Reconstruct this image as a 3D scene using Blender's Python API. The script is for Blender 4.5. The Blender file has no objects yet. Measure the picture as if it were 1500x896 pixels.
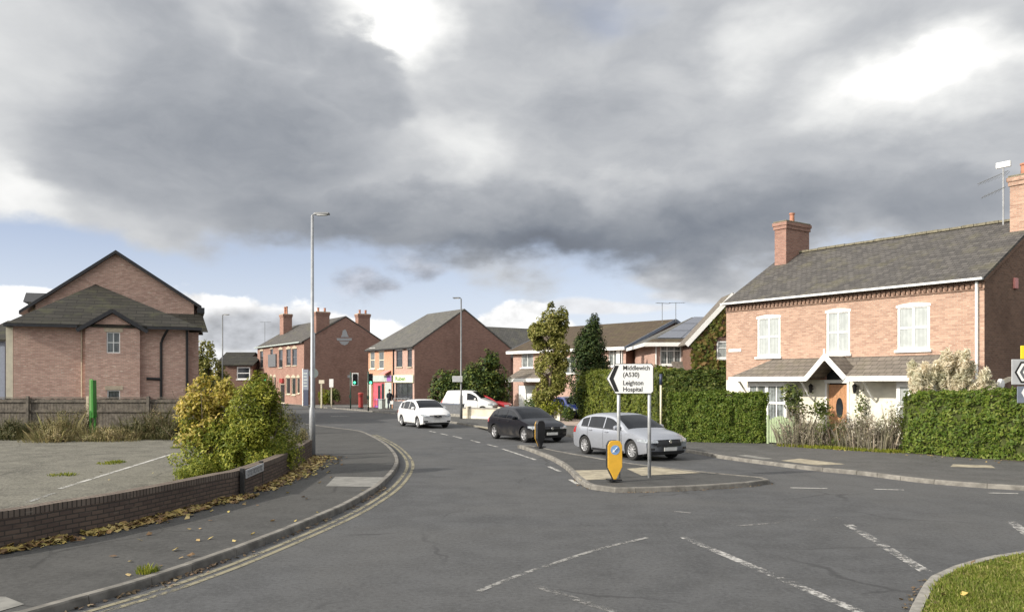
import bpy, bmesh, math, random
from mathutils import Vector, Matrix, noise
R = math.radians
random.seed(7)
sc = bpy.context.scene
COL = sc.collection

# ------------------------------------------------------------------ camera, sun, exposure
F, H, HZ = 1200.0, 2.5, 560.0
cam_d = bpy.data.cameras.new('camera')
cam = bpy.data.objects.new('camera', cam_d)
COL.objects.link(cam)
cam_d.sensor_width = 36.0
cam_d.lens = 28.8
cam_d.shift_y = 0.0747
cam_d.clip_start = 0.05
cam_d.clip_end = 6000
cam.location = (0, 0, H)
cam.rotation_euler = (R(90), 0, 0)
sc.camera = cam
sc.view_settings.view_transform = 'Standard'
sc.view_settings.look = 'None'
sc.view_settings.exposure = 0.3
sc.view_settings.gamma = 1.0
sc.view_settings.use_curve_mapping = False
sc.cycles.use_denoising = True
sc.cycles.max_bounces = 6
sc.cycles.transparent_max_bounces = 8

SUN_EL = 27.0
SUN_DIR = Vector((-0.90, -0.44, 0)).normalized() * math.cos(R(SUN_EL)) + Vector((0, 0, math.sin(R(SUN_EL))))
sun_d = bpy.data.lights.new('sun', 'SUN')
sun = bpy.data.objects.new('sun', sun_d)
COL.objects.link(sun)
sun_d.energy = 4.0
sun_d.angle = R(1.2)
sun_d.color = (1.0, 0.93, 0.82)
sun.rotation_euler = SUN_DIR.to_track_quat('Z', 'Y').to_euler()
sun.location = (0, 0, 50)

# ------------------------------------------------------------------ node helper
class NT:
    def __init__(s, tree):
        s.t = tree
        s.n = tree.nodes
        s.l = tree.links
    def node(s, typ, **kw):
        nd = s.n.new(typ)
        for k, v in kw.items():
            setattr(nd, k, v)
        return nd
    def put(s, sock, v):
        if v is None:
            return
        if isinstance(v, bpy.types.NodeSocket):
            s.l.new(v, sock)
        else:
            if isinstance(v, (tuple, list)) and len(v) == 3 and sock.type == 'RGBA':
                v = (v[0], v[1], v[2], 1)
            sock.default_value = v
    def math(s, op, a, b=None, c=None, clamp=False):
        nd = s.node('ShaderNodeMath', operation=op)
        nd.use_clamp = clamp
        for i, v in enumerate((a, b, c)):
            s.put(nd.inputs[i], v)
        return nd.outputs[0]
    def vm(s, op, a, b=None, c=None):
        nd = s.node('ShaderNodeVectorMath', operation=op)
        for i, v in enumerate((a, b, c)):
            s.put(nd.inputs[i], v)
        return nd.outputs['Value'] if op in ('LENGTH', 'DISTANCE', 'DOT_PRODUCT') else nd.outputs[0]
    def ss(s, v, a, b, lo=0.0, hi=1.0):
        nd = s.node('ShaderNodeMapRange', interpolation_type='SMOOTHSTEP')
        s.put(nd.inputs[0], v)
        for i, q in enumerate((a, b, lo, hi)):
            s.put(nd.inputs[1 + i], q)
        return nd.outputs[0]
    def lin(s, v, a, b, lo=0.0, hi=1.0):
        nd = s.node('ShaderNodeMapRange')
        s.put(nd.inputs[0], v)
        for i, q in enumerate((a, b, lo, hi)):
            s.put(nd.inputs[1 + i], q)
        return nd.outputs[0]
    def noise(s, vec, scale, detail=4, rough=0.5, col=False, dist=0.0):
        nd = s.node('ShaderNodeTexNoise')
        s.put(nd.inputs['Vector'], vec)
        nd.inputs['Scale'].default_value = scale
        nd.inputs['Detail'].default_value = detail
        nd.inputs['Roughness'].default_value = rough
        nd.inputs['Distortion'].default_value = dist
        return nd.outputs['Color'] if col else nd.outputs['Fac']
    def mix(s, f, a, b, blend='MIX'):
        nd = s.node('ShaderNodeMix', data_type='RGBA', blend_type=blend)
        s.put(nd.inputs[0], f)
        s.put(nd.inputs[6], a)
        s.put(nd.inputs[7], b)
        return nd.outputs[2]
    def ramp(s, f, stops, interp='LINEAR'):
        nd = s.node('ShaderNodeValToRGB')
        nd.color_ramp.interpolation = interp
        e = nd.color_ramp.elements
        while len(e) < len(stops):
            e.new(0.5)
        for i, (p, c) in enumerate(stops):
            e[i].position = p
            e[i].color = (c[0], c[1], c[2], 1)
        s.put(nd.inputs[0], f)
        return nd.outputs[0]
    def sep(s, v):
        nd = s.node('ShaderNodeSeparateXYZ')
        s.put(nd.inputs[0], v)
        return nd.outputs
    def comb(s, x, y, z):
        nd = s.node('ShaderNodeCombineXYZ')
        for i, v in enumerate((x, y, z)):
            s.put(nd.inputs[i], v)
        return nd.outputs[0]

# ------------------------------------------------------------------ world: sky texture behind procedural cloud layers
world = bpy.data.worlds.new('World')
sc.world = world
world.use_nodes = True
w = NT(world.node_tree)
w.n.clear()
SKY_STRENGTH = 0.1
sky = w.node('ShaderNodeTexSky', sky_type='NISHITA')
sky.sun_disc = False
sky.sun_elevation = R(SUN_EL)
sky.sun_rotation = math.atan2(SUN_DIR.x, SUN_DIR.y)
sky.altitude = 50
sky.air_density = 1.0
sky.dust_density = 0.6
sky.ozone_density = 1.5
tc = w.node('ShaderNodeTexCoord')
D = tc.outputs['Generated']
dx, dy, dz = w.sep(D)
AZ = w.math('ARCTAN2', dx, dy)
EL = w.math('ARCSINE', dz)
flat = w.vm('MULTIPLY', D, (1.0, 1.0, 1.9))
n_warp = w.noise(flat, 5.0, 4, 0.5, col=True)
n_fine = w.noise(w.vm('ADD', flat, (3.1, 1.7, 0.4)), 16.0, 6, 0.6, col=True)
wv = w.vm('SUBTRACT', n_warp, (0.5, 0.5, 0.5))
fv = w.vm('SUBTRACT', n_fine, (0.5, 0.5, 0.5))
P0 = w.comb(AZ, EL, 0.0)
PW = w.vm('ADD', P0, w.vm('MULTIPLY', wv, (0.24, 0.13, 0.0)))
PW = w.vm('ADD', PW, w.vm('MULTIPLY', fv, (0.045, 0.04, 0.0)))

def ang(px, py):
    p = (px - 750) / F
    q = (HZ - py) / F
    return math.atan(p), math.atan(q / math.sqrt(1 + p * p))
def blob(px, py, rx, ry, soft=1.0, vec=None):
    a, e = ang(px, py)
    a2, _ = ang(px + rx, py)
    _, e2 = ang(px, py - ry)
    ra, re = abs(a2 - a), abs(e2 - e)
    v = w.vm('MULTIPLY_ADD', vec or PW, (1 / ra, 1 / re, 0.0), (-a / ra, -e / re, 0.0))
    return w.ss(w.vm('LENGTH', v), 1.0, 1.0 - soft)
def acc(lst):
    o = None
    for b, amt in lst:
        t = w.math('MULTIPLY', b, amt)
        o = t if o is None else w.math('ADD', o, t)
    return o
big = w.noise(w.vm('ADD', flat, (9.0, 4.0, 2.0)), 2.2, 7, 0.58)
mid = w.noise(w.vm('ADD', flat, (1.0, 7.0, 5.0)), 7.0, 8, 0.6)
bil_v = w.vm('ADD', w.vm('ADD', flat, (4.0, 2.0, 8.0)), w.vm('MULTIPLY', wv, (0.16, 0.16, 0.16)))
bil = w.noise(bil_v, 4.6, 12, 0.6)
bil_up = w.noise(w.vm('ADD', bil_v, (-0.030, 0.0, 0.055)), 4.6, 8, 0.58)
relief = w.math('SUBTRACT', bil, bil_up)           # lit from the upper left
def fmax(lst):
    o = None
    for it in lst:
        o = it if o is None else w.math('MAXIMUM', o, it)
    return o
# bright layer above, with gaps where the sun shines through
Lb = acc([
    (blob(610, 30, 130, 120, 1.0), 0.60),
    (blob(1350, 125, 250, 110, 1.0), 0.42),
    (blob(1370, 110, 140, 60, 1.0), 0.40),
    (blob(1120, 60, 120, 80, 1.0), 0.22),
    (blob(1460, 60, 140, 70, 1.0), 0.22),
    (blob(665, 225, 120, 75, 1.0), 0.22),
    (blob(10, 275, 130, 110, 1.0), 0.26),
    (blob(30, 40, 200, 110, 1.0), 0.05),
    (blob(900, 190, 260, 140, 1.0), -0.09),
    (blob(850, 20, 90, 60, 1.0), -0.06),
])
Lb = w.math('ADD', 0.47, Lb)
Lb = w.math('ADD', Lb, w.math('MULTIPLY', w.math('SUBTRACT', big, 0.5), 0.22))
Lb = w.math('ADD', Lb, w.math('MULTIPLY', relief, 0.34))
# darker billowed masses in front
fld = fmax([blob(300, 200, 430, 270, 1.0), blob(120, 40, 340, 200, 1.0), blob(530, 130, 170, 150, 1.0), blob(420, 60, 170, 110, 1.0), blob(540, 340, 520, 120, 1.0), blob(800, 340, 420, 130, 1.0), blob(1060, 310, 480, 140, 1.0), blob(1380, 300, 340, 120, 1.0), w.ss(AZ, 0.75, 1.2), w.ss(AZ, -0.7, -1.1)])
fld = w.math('ADD', fld, w.math('MULTIPLY', w.math('SUBTRACT', bil, 0.5), 0.55))
Fm = w.ss(fld, 0.25, 0.50)
Lf = acc([
    (blob(310, 200, 300, 170, 1.0), -0.06),
    (blob(560, 350, 420, 75, 1.0), -0.10),
    (blob(780, 380, 260, 60, 1.0), -0.16),
    (blob(980, 335, 380, 95, 1.0), -0.14),
    (blob(1300, 290, 330, 85, 1.0), -0.06),
    (blob(850, 240, 300, 110, 1.0), 0.06),
    (blob(100, 330, 160, 60, 1.0), 0.10),
    (blob(20, 60, 190, 130, 1.0), 0.12),
    (blob(660, 240, 120, 70, 1.0), 0.14),
])
Lf = w.math('ADD', 0.36, Lf)
Lf = w.math('ADD', Lf, w.math('MULTIPLY', relief, 0.30))
Lf = w.math('ADD', Lf, w.math('MULTIPLY', w.math('SUBTRACT', mid, 0.5), 0.06))
Lf = w.math('ADD', Lf, w.math('MULTIPLY', w.ss(fld, 0.75, 0.35), 0.09))
L = w.math('ADD', Lb, w.math('MULTIPLY', w.math('SUBTRACT', Lf, Lb), Fm))
# the deck brightens on the sun's side of the sky, behind the camera
sunward = w.vm('DOT_PRODUCT', D, tuple(SUN_DIR))
L = w.math('ADD', L, w.math('MULTIPLY', w.ss(sunward, 0.10, 0.9), 1.3))
L = w.math('MAXIMUM', L, 0.13)
deck_col = w.ramp(w.math('MULTIPLY', L, 0.5), [(0.0, (0.09, 0.10, 0.125)), (0.10, (0.185, 0.205, 0.24)), (0.20, (0.385, 0.40, 0.425)),
                                               (0.35, (0.70, 0.705, 0.70)), (0.5, (1.02, 1.005, 0.98)), (1.0, (2.0, 1.95, 1.85))])
# where the deck ends above the horizon
base_el = w.math('ADD', R(8.1), acc([(blob(40, 400, 260, 170, 0.9, P0), R(2.1)), (blob(760, 440, 190, 120, 0.8, P0), R(-1.9)), (blob(1080, 460, 300, 130, 0.8, P0), R(-1.5)), (blob(520, 480, 60, 140, 0.9, P0), R(0.5))]))
pw_el = w.sep(PW)[1]
deck = w.ss(w.math('SUBTRACT', pw_el, base_el), R(-0.6), R(1.3))
gap = w.math('MULTIPLY', blob(900, 20, 90, 55, 1.0), 0.35)
deck = w.math('SUBTRACT', deck, gap, clamp=True)
# low clouds near the horizon
def lowcloud(base, items, colour):
    f = None
    for it in items:
        f = it if f is None else w.math('MAXIMUM', f, it)
    return w.mix(f, base, colour)
sky_col = w.mix(1.0, sky.outputs[0], (1.12, 0.98, 1.06), 'MULTIPLY')
K = 1.0 / SKY_STRENGTH
def kc(c):
    return tuple(v * K for v in c)
puff = w.ramp(mid, [(0.25, kc((0.60, 0.62, 0.66))), (0.6, kc((0.95, 0.95, 0.94)))])
haze_b = w.ss(EL, R(12.0), R(0.5))
sky_col = w.mix(w.math('ADD', w.math('MULTIPLY', haze_b, 0.45), 0.2), sky_col, kc((0.70, 0.76, 0.88)))
PL = w.vm('ADD', P0, w.vm('MULTIPLY', wv, (0.05, 0.035, 0.0)))
PD = w.vm('ADD', P0, w.vm('MULTIPLY', wv, (0.10, 0.05, 0.0)))
PD = w.vm('ADD', PD, w.vm('MULTIPLY', fv, (0.07, 0.045, 0.0)))
low_n = w.noise(w.vm('MULTIPLY', D, (1.0, 1.0, 1.6)), 14.0, 8, 0.58)
low_up = w.noise(w.vm('ADD', w.vm('MULTIPLY', D, (1.0, 1.0, 1.6)), (-0.008, 0.0, 0.022)), 14.0, 5, 0.58)
low_rel = w.math('SUBTRACT', low_n, low_up)
def low(base, items, colour, amp=0.9, a=0.34, b=0.5):
    f_ = w.math('ADD', fmax(items), w.math('MULTIPLY', w.math('SUBTRACT', low_n, 0.5), amp))
    return w.mix(w.ss(f_, a, b), base, colour)
def tone(v, k=0.9, tint=(1.0, 1.0, 1.0)):
    l_ = w.math('MAXIMUM', w.math('ADD', v, w.math('MULTIPLY', low_rel, k)), 0.1)
    return w.vm('MULTIPLY', w.comb(l_, l_, l_), tuple(K * q for q in tint))
sky_col = low(sky_col, [blob(880, 447, 230, 18, 1.0, PL), blob(1040, 425, 150, 20, 1.0, PL)], tone(0.72, 0.4, (0.98, 1.0, 1.04)), 0.8, 0.2, 0.7)
sky_col = low(sky_col, [blob(10, 455, 170, 75, 1.0, PL), blob(775, 485, 130, 75, 1.0, PL), blob(320, 500, 260, 125, 1.0, PL), blob(480, 520, 260, 100, 1.0, PL)], tone(0.86, 1.1), 0.75, 0.30, 0.42)
sky_col = low(sky_col, [blob(370, 480, 170, 65, 1.0, PL), blob(440, 500, 160, 60, 1.0, PL), blob(1010, 402, 170, 30, 1.0, PL)], tone(0.46, 0.8, (0.97, 1.0, 1.06)), 0.8, 0.3, 0.7)
sky_col = low(sky_col, [blob(528, 424, 70, 46, 1.0, PD), blob(555, 430, 60, 36, 1.0, PD), blob(612, 400, 62, 46, 1.0, PD)], tone(0.44, 0.9, (0.94, 1.0, 1.14)), 1.2, 0.15, 1.0)
out_col = w.mix(deck, sky_col, w.vm('MULTIPLY', deck_col, (K, K, K)))
bg = w.node('ShaderNodeBackground')
w.put(bg.inputs[0], out_col)
bg.inputs[1].default_value = SKY_STRENGTH
wo = w.node('ShaderNodeOutputWorld')
w.l.new(bg.outputs[0], wo.inputs[0])
world.cycles.sampling_method = 'MANUAL'
world.cycles.sample_map_resolution = 512
# ------------------------------------------------------------------ materials
MATS = {}
def newmat(name):
    m = bpy.data.materials.new(name)
    m.use_nodes = True
    t = NT(m.node_tree)
    t.n.clear()
    out = t.node('ShaderNodeOutputMaterial')
    b = t.node('ShaderNodeBsdfPrincipled')
    t.l.new(b.outputs[0], out.inputs[0])
    MATS[name] = m
    return m, t, b, out
def bump(t, b, h, strength=0.3, dist=0.01):
    nd = t.node('ShaderNodeBump')
    nd.inputs['Strength'].default_value = strength
    nd.inputs['Distance'].default_value = dist
    t.put(nd.inputs['Height'], h)
    t.l.new(nd.outputs[0], b.inputs['Normal'])
def objco(t):
    return t.node('ShaderNodeTexCoord').outputs['Object']
def plain(name, col, rough=0.6, metal=0.0, var=0.12, scale=6.0, coat=0.0, spec=0.5):
    m, t, b, o = newmat(name)
    n = t.noise(objco(t), scale, 5, 0.6)
    c = t.mix(t.ss(n, 0.3, 0.7), tuple(v * (1 - var) for v in col), tuple(min(1, v * (1 + var)) for v in col))
    t.put(b.inputs['Base Color'], c)
    b.inputs['Roughness'].default_value = rough
    b.inputs['Metallic'].default_value = metal
    b.inputs['Coat Weight'].default_value = coat
    b.inputs['Coat Roughness'].default_value = 0.05
    b.inputs['Specular IOR Level'].default_value = spec
    return m
def wall_uv(t):
    c = t.node('ShaderNodeTexCoord')
    x, y, z = t.sep(c.outputs['Object'])
    nx, ny, nz = t.sep(c.outputs['Normal'])
    f = t.math('GREATER_THAN', t.math('ABSOLUTE', nx), t.math('ABSOLUTE', ny))
    u = t.math('ADD', t.math('MULTIPLY', x, t.math('SUBTRACT', 1.0, f)), t.math('MULTIPLY', y, f))
    return u, z, c.outputs['Object'], t.comb(u, z, 0.0)
def brick(name, c1, c2, mortar, pale=(0.55, 0.45, 0.38), pale_amt=0.15, bw=0.225, bh=0.075, soot=0.25, mort=0.009):
    m, t, b, o = newmat(name)
    u, z, oc, v = wall_uv(t)
    br = t.node('ShaderNodeTexBrick')
    t.put(br.inputs['Vector'], v)
    for k, q in (('Color1', c1), ('Color2', c2), ('Mortar', mortar)):
        t.put(br.inputs[k], q)
    for k, q in (('Scale', 1.0), ('Mortar Size', mort), ('Mortar Smooth', 0.2), ('Bias', 0.0), ('Brick Width', bw), ('Row Height', bh)):
        br.inputs[k].default_value = q
    s1 = t.noise(t.comb(t.math('MULTIPLY', u, 1.6), t.math('MULTIPLY', z, 8.0), t.math('MULTIPLY', z, 0.0)), 1.6, 3, 0.7)
    c = t.mix(t.math('MULTIPLY', t.ss(s1, 0.60, 0.70), pale_amt), br.outputs[0], pale)
    c = t.mix(t.math('MULTIPLY', t.ss(s1, 0.42, 0.32), 0.55), c, tuple(q * 0.62 for q in c2))
    fl = t.noise(t.comb(t.math('MULTIPLY', u, 3.2), t.math('MULTIPLY', z, 12.0), 3.0), 1.0, 1, 0.5)
    c = t.mix(t.math('MULTIPLY', t.ss(fl, 0.68, 0.74), pale_amt), c, tuple(min(0.8, q * 1.15) for q in pale))
    lf = t.noise(oc, 0.55, 5, 0.6)
    c = t.mix(t.math('MULTIPLY', t.ss(lf, 0.45, 0.75), soot), c, tuple(q * 0.5 for q in c2))
    t.put(b.inputs['Base Color'], c)
    b.inputs['Roughness'].default_value = 0.9
    b.inputs['Specular IOR Level'].default_value = 0.15
    bump(t, b, t.math('MULTIPLY', br.outputs['Fac'], -1.0), 0.5, 0.012)
    return m
def tiles(name, c1, c2, moss=(0.10, 0.10, 0.05), moss_amt=0.4, bw=0.3, bh=0.13, gap=0.012):
    m, t, b, o = newmat(name)
    u, z, oc, v = wall_uv(t)
    # along-the-eaves coordinate: whichever horizontal axis the slope does not face
    c = t.node('ShaderNodeTexCoord')
    x, y, zz = t.sep(c.outputs['Object'])
    nx, ny, nz = t.sep(c.outputs['Normal'])
    br = t.node('ShaderNodeTexBrick')
    t.put(br.inputs['Vector'], v)
    for k, q in (('Color1', c1), ('Color2', c2), ('Mortar', tuple(q * 0.3 for q in c1))):
        t.put(br.inputs[k], q)
    for k, q in (('Scale', 1.0), ('Mortar Size', gap), ('Mortar Smooth', 0.3), ('Brick Width', bw), ('Row Height', bh)):
        br.inputs[k].default_value = q
    n1 = t.noise(oc, 1.1, 6, 0.65)
    n2 = t.noise(oc, 7.0, 4, 0.6)
    cc = t.mix(t.math('MULTIPLY', t.ss(n1, 0.48, 0.72), moss_amt), br.outputs[0], moss)
    cc = t.mix(t.math('MULTIPLY', t.ss(n2, 0.55, 0.75), 0.35), cc, tuple(q * 1.7 for q in c1))
    t.put(b.inputs['Base Color'], cc)
    b.inputs['Roughness'].default_value = 0.8
    b.inputs['Specular IOR Level'].default_value = 0.25
    saw = t.math('FRACT', t.math('DIVIDE', z, bh))
    bump(t, b, t.math('ADD', t.math('MULTIPLY', saw, -0.8), t.math('MULTIPLY', n2, 0.4)), 0.7, 0.03)
    return m
def asphalt(name, base, spread=0.25, patch=(0.16, 0.155, 0.145), patch_amt=0.35, fine=90.0, tint=None, speck=0.5):
    m, t, b, o = newmat(name)
    oc = objco(t)
    big_ = t.noise(oc, 0.16, 6, 0.6, dist=0.6)
    mid_ = t.noise(oc, 1.3, 6, 0.65)
    fin = t.noise(oc, fine, 2, 0.8)
    fin2 = t.noise(oc, fine * 0.3, 3, 0.75)
    x, y, z = t.sep(oc)
    lane = t.noise(t.comb(t.math('MULTIPLY', x, 0.9), t.math('MULTIPLY', y, 0.10), 0.0), 1.0, 4, 0.6)
    c = t.mix(t.ss(mid_, 0.3, 0.7), tuple(q * (1 - spread) for q in base), tuple(q * (1 + spread) for q in base))
    c = t.mix(t.math('MULTIPLY', t.ss(big_, 0.42, 0.66), patch_amt), c, patch)
    c = t.mix(t.math('MULTIPLY', t.ss(lane, 0.5, 0.72), 0.35), c, tuple(q * 0.62 for q in base))
    c = t.mix(t.math('MULTIPLY', t.ss(fin, 0.52, 0.72), speck), c, tuple(min(1, q * 2.1) for q in base))
    c = t.mix(t.math('MULTIPLY', t.ss(fin, 0.48, 0.30), speck), c, tuple(q * 0.4 for q in base))
    c = t.mix(t.math('MULTIPLY', t.ss(fin2, 0.6, 0.75), 0.4), c, tuple(q * 1.5 for q in base))
    med = t.noise(oc, 16.0, 5, 0.75)
    c = t.mix(t.math('MULTIPLY', t.ss(med, 0.5, 0.64), 0.6), c, tuple(q * 1.45 for q in base))
    c = t.mix(t.math('MULTIPLY', t.ss(med, 0.47, 0.36), 0.65), c, tuple(q * 0.62 for q in base))
    st = t.noise(t.vm('ADD', oc, (7.3, 2.1, 0.0)), 0.75, 5, 0.7)
    c = t.mix(t.math('MULTIPLY', t.ss(st, 0.62, 0.72), 0.45), c, tuple(q * 0.55 for q in base))
    # dark repaired crack lines
    vo = t.node('ShaderNodeTexVoronoi', feature='DISTANCE_TO_EDGE')
    t.put(vo.inputs['Vector'], t.vm('ADD', oc, t.vm('MULTIPLY', t.noise(oc, 1.2, 4, 0.6, col=True), (0.7, 0.7, 0.0))))
    vo.inputs['Scale'].default_value = 0.28
    cr = t.math('MULTIPLY', t.ss(vo.outputs['Distance'], 0.012, 0.003), t.ss(t.noise(oc, 0.3, 2, 0.5), 0.5, 0.62))
    c = t.mix(t.math('MULTIPLY', cr, 0.6), c, tuple(q * 0.45 for q in base))
    t.put(b.inputs['Base Color'], c)
    b.inputs['Roughness'].default_value = 0.88
    b.inputs['Specular IOR Level'].default_value = 0.3
    bump(t, b, t.math('ADD', fin, fin2), 0.5, 0.008)
    return m
def worn(name, col, keep=0.5, rough=0.7, scale=9.0, soft=0.11):
    m, t, b, o = newmat(name)
    oc = objco(t)
    n = t.noise(oc, scale, 6, 0.75)
    n2 = t.noise(oc, 1.1, 3, 0.6)
    f = t.ss(t.math('ADD', n, t.math('MULTIPLY', t.math('SUBTRACT', n2, 0.5), 0.6)), 1 - keep - soft, 1 - keep + soft)
    t.put(b.inputs['Base Color'], t.mix(n, tuple(q * 0.8 for q in col), col))
    b.inputs['Roughness'].default_value = rough
    tr = t.node('ShaderNodeBsdfTransparent')
    mx = t.node('ShaderNodeMixShader')
    t.put(mx.inputs[0], f)
    t.l.new(tr.outputs[0], mx.inputs[1])
    t.l.new(b.outputs[0], mx.inputs[2])
    t.l.new(mx.outputs[0], o.inputs[0])
    return m
def leaf(name, cols, trans=0.3, rough=0.55):
    m, t, b, o = newmat(name)
    g = t.node('ShaderNodeNewGeometry')
    n = len(cols)
    c = t.ramp(g.outputs['Random Per Island'], [((i + 0.5) / n, q) for i, q in enumerate(cols)])
    cl = t.noise(objco(t), 1.6, 3, 0.6)
    c = t.mix(t.ss(cl, 0.35, 0.65), t.mix(1.0, c, (0.72, 0.78, 0.72), 'MULTIPLY'), c)
    t.put(b.inputs['Base Color'], c)
    b.inputs['Roughness'].default_value = rough
    b.inputs['Specular IOR Level'].default_value = 0.25
    tr = t.node('ShaderNodeBsdfTranslucent')
    t.put(tr.inputs[0], c)
    mx = t.node('ShaderNodeMixShader')
    mx.inputs[0].default_value = trans
    t.l.new(b.outputs[0], mx.inputs[1])
    t.l.new(tr.outputs[0], mx.inputs[2])
    t.l.new(mx.outputs[0], o.inputs[0])
    return m
def paint(name, col, metal=0.0, rough=0.3, coat=0.7):
    m, t, b, o = newmat(name)
    oc = objco(t)
    dirt = t.noise(oc, 3.0, 5, 0.65)
    z = t.sep(oc)[2]
    d = t.math('MULTIPLY', t.ss(z, 0.75, 0.2), t.ss(dirt, 0.3, 0.7))
    c = t.mix(t.math('MULTIPLY', d, 0.35), col, (0.16, 0.14, 0.11))
    t.put(b.inputs['Base Color'], c)
    t.put(b.inputs['Roughness'], t.math('ADD', rough, t.math('MULTIPLY', d, 0.3)))
    b.inputs['Metallic'].default_value = metal
    b.inputs['Coat Weight'].default_value = coat
    b.inputs['Coat Roughness'].default_value = 0.06
    return m
def glassy(name, col, rough=0.06, spec=0.6):
    m, t, b, o = newmat(name)
    oc = objco(t)
    n = t.noise(oc, 1.4, 3, 0.6)
    t.put(b.inputs['Base Color'], t.mix(t.ss(n, 0.35, 0.65), tuple(q * 0.7 for q in col), tuple(q * 1.2 for q in col)))
    b.inputs['Roughness'].default_value = rough
    b.inputs['Specular IOR Level'].default_value = spec
    bump(t, b, t.noise(oc, 2.0, 2, 0.5), 0.04, 0.02)
    return m
def curtain(name, col, dark=0.55):
    m, t, b, o = newmat(name)
    oc = objco(t)
    x, y, z = t.sep(oc)
    wv_ = t.math('SINE', t.math('MULTIPLY', t.math('ADD', x, y), 38.0))
    n = t.noise(oc, 2.5, 4, 0.6)
    f = t.ss(t.math('ADD', n, t.math('MULTIPLY', wv_, 0.08)), 0.35, 0.65)
    t.put(b.inputs['Base Color'], t.mix(f, tuple(q * dark for q in col), col))
    b.inputs['Roughness'].default_value = 0.5
    b.inputs['Coat Weight'].default_value = 1.0
    b.inputs['Coat Roughness'].default_value = 0.04
    return m

M_ = MATS
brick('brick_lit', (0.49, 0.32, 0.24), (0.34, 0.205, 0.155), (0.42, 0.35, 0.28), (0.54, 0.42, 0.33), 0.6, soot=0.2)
brick('brick_gable_shade', (0.235, 0.14, 0.10), (0.165, 0.10, 0.074), (0.22, 0.18, 0.145), (0.36, 0.24, 0.18), 0.3, soot=0.4)  # darker copy of the lit house brick, the gable's shade put into the colour
brick('brick_modern', (0.68, 0.45, 0.37), (0.48, 0.295, 0.24), (0.40, 0.34, 0.28), (0.66, 0.56, 0.47), 0.85, soot=0.25)
brick('brick_red', (0.37, 0.205, 0.16), (0.265, 0.142, 0.112), (0.30, 0.24, 0.2), (0.42, 0.28, 0.21), 0.5, soot=0.4)
brick('brick_orange', (0.62, 0.31, 0.19), (0.50, 0.24, 0.15), (0.50, 0.40, 0.32), (0.66, 0.42, 0.3), 0.3, soot=0.1)
brick('brick_pink', (0.52, 0.32, 0.26), (0.42, 0.25, 0.20), (0.48, 0.42, 0.37), (0.6, 0.45, 0.38), 0.4, soot=0.15)
brick('brick_brown', (0.20, 0.105, 0.075), (0.15, 0.08, 0.06), (0.18, 0.15, 0.13), (0.26, 0.16, 0.11), 0.2)
brick('brick_wall', (0.175, 0.13, 0.105), (0.12, 0.09, 0.078), (0.075, 0.066, 0.058), (0.20, 0.17, 0.14), 0.4, soot=0.4, mort=0.011)
brick('brick_coping', (0.21, 0.17, 0.14), (0.15, 0.12, 0.10), (0.06, 0.052, 0.046), (0.27, 0.24, 0.2), 0.4, bw=0.082, bh=0.4, soot=0.4, mort=0.011)
tiles('slate_grey', (0.115, 0.107, 0.10), (0.068, 0.064, 0.062), (0.13, 0.12, 0.07), 0.5, bw=0.26, bh=0.11)
tiles('slate_blue', (0.135, 0.13, 0.12), (0.094, 0.092, 0.088), (0.17, 0.165, 0.11), 0.3, bw=0.28, bh=0.12)
tiles('tile_brown', (0.040, 0.037, 0.031), (0.027, 0.025, 0.021), (0.07, 0.072, 0.035), 0.5, bw=0.9, bh=0.2, gap=0.022)
tiles('tile_moss', (0.10, 0.075, 0.05), (0.075, 0.055, 0.038), (0.11, 0.10, 0.045), 0.5, bw=0.33, bh=0.12)
tiles('tile_leanto', (0.19, 0.165, 0.14), (0.14, 0.122, 0.105), (0.12, 0.11, 0.07), 0.4, bw=0.3, bh=0.16)
plain('verge_black', (0.022, 0.022, 0.026), 0.45, var=0.3)
plain('white_upvc', (0.80, 0.80, 0.78), 0.35, var=0.05)
plain('white_render', (0.74, 0.71, 0.60), 0.85, var=0.12, scale=2.0)
plain('cream_render', (0.70, 0.64, 0.50), 0.85, var=0.1, scale=2.0)
plain('stone_sill', (0.46, 0.39, 0.29), 0.85, var=0.15)
plain('concrete', (0.24, 0.228, 0.204), 0.9, var=0.3, scale=5.0)
plain('kerb_stone', (0.165, 0.155, 0.138), 0.9, var=0.35, scale=3.5)
plain('wall_cream', (0.58, 0.53, 0.42), 0.9, var=0.2, scale=1.5)
plain('wall_grey', (0.12, 0.125, 0.135), 0.85, var=0.2)
plain('wood_fence', (0.115, 0.10, 0.082), 0.9, var=0.4, scale=5.0)
plain('wood_door', (0.46, 0.235, 0.115), 0.45, var=0.15, scale=12.0)
plain('gate_green', (0.29, 0.36, 0.21), 0.6, var=0.12)
plain('galvanised', (0.40, 0.41, 0.42), 0.45, metal=0.35, var=0.2, scale=4)
plain('lamp_grey', (0.34, 0.35, 0.365), 0.4, metal=0.3, var=0.12)
plain('lamp_dark', (0.18, 0.185, 0.19), 0.5, metal=0.3, var=0.1)
plain('black', (0.012, 0.012, 0.013), 0.5, var=0.3)
plain('black_plastic', (0.02, 0.02, 0.022), 0.4, var=0.2)
plain('sign_white', (0.84, 0.84, 0.82), 0.4, var=0.03)
plain('sign_grey', (0.42, 0.43, 0.44), 0.5, var=0.08)
plain('bollard_yellow', (0.78, 0.44, 0.045), 0.45, var=0.06)
plain('sign_blue', (0.22, 0.38, 0.66), 0.4, var=0.05)
plain('dark_blue', (0.035, 0.045, 0.085), 0.45, var=0.1)
plain('slate_panel', (0.17, 0.19, 0.24), 0.45, var=0.1)
plain('grass_green_paint', (0.15, 0.33, 0.10), 0.45, var=0.06)
plain('dark_green_paint', (0.03, 0.20, 0.02), 0.45, var=0.1)
plain('traffic_green', (0.02, 0.055, 0.04), 0.45)
plain('red_paint', (0.32, 0.04, 0.035), 0.4, var=0.08)
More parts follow.
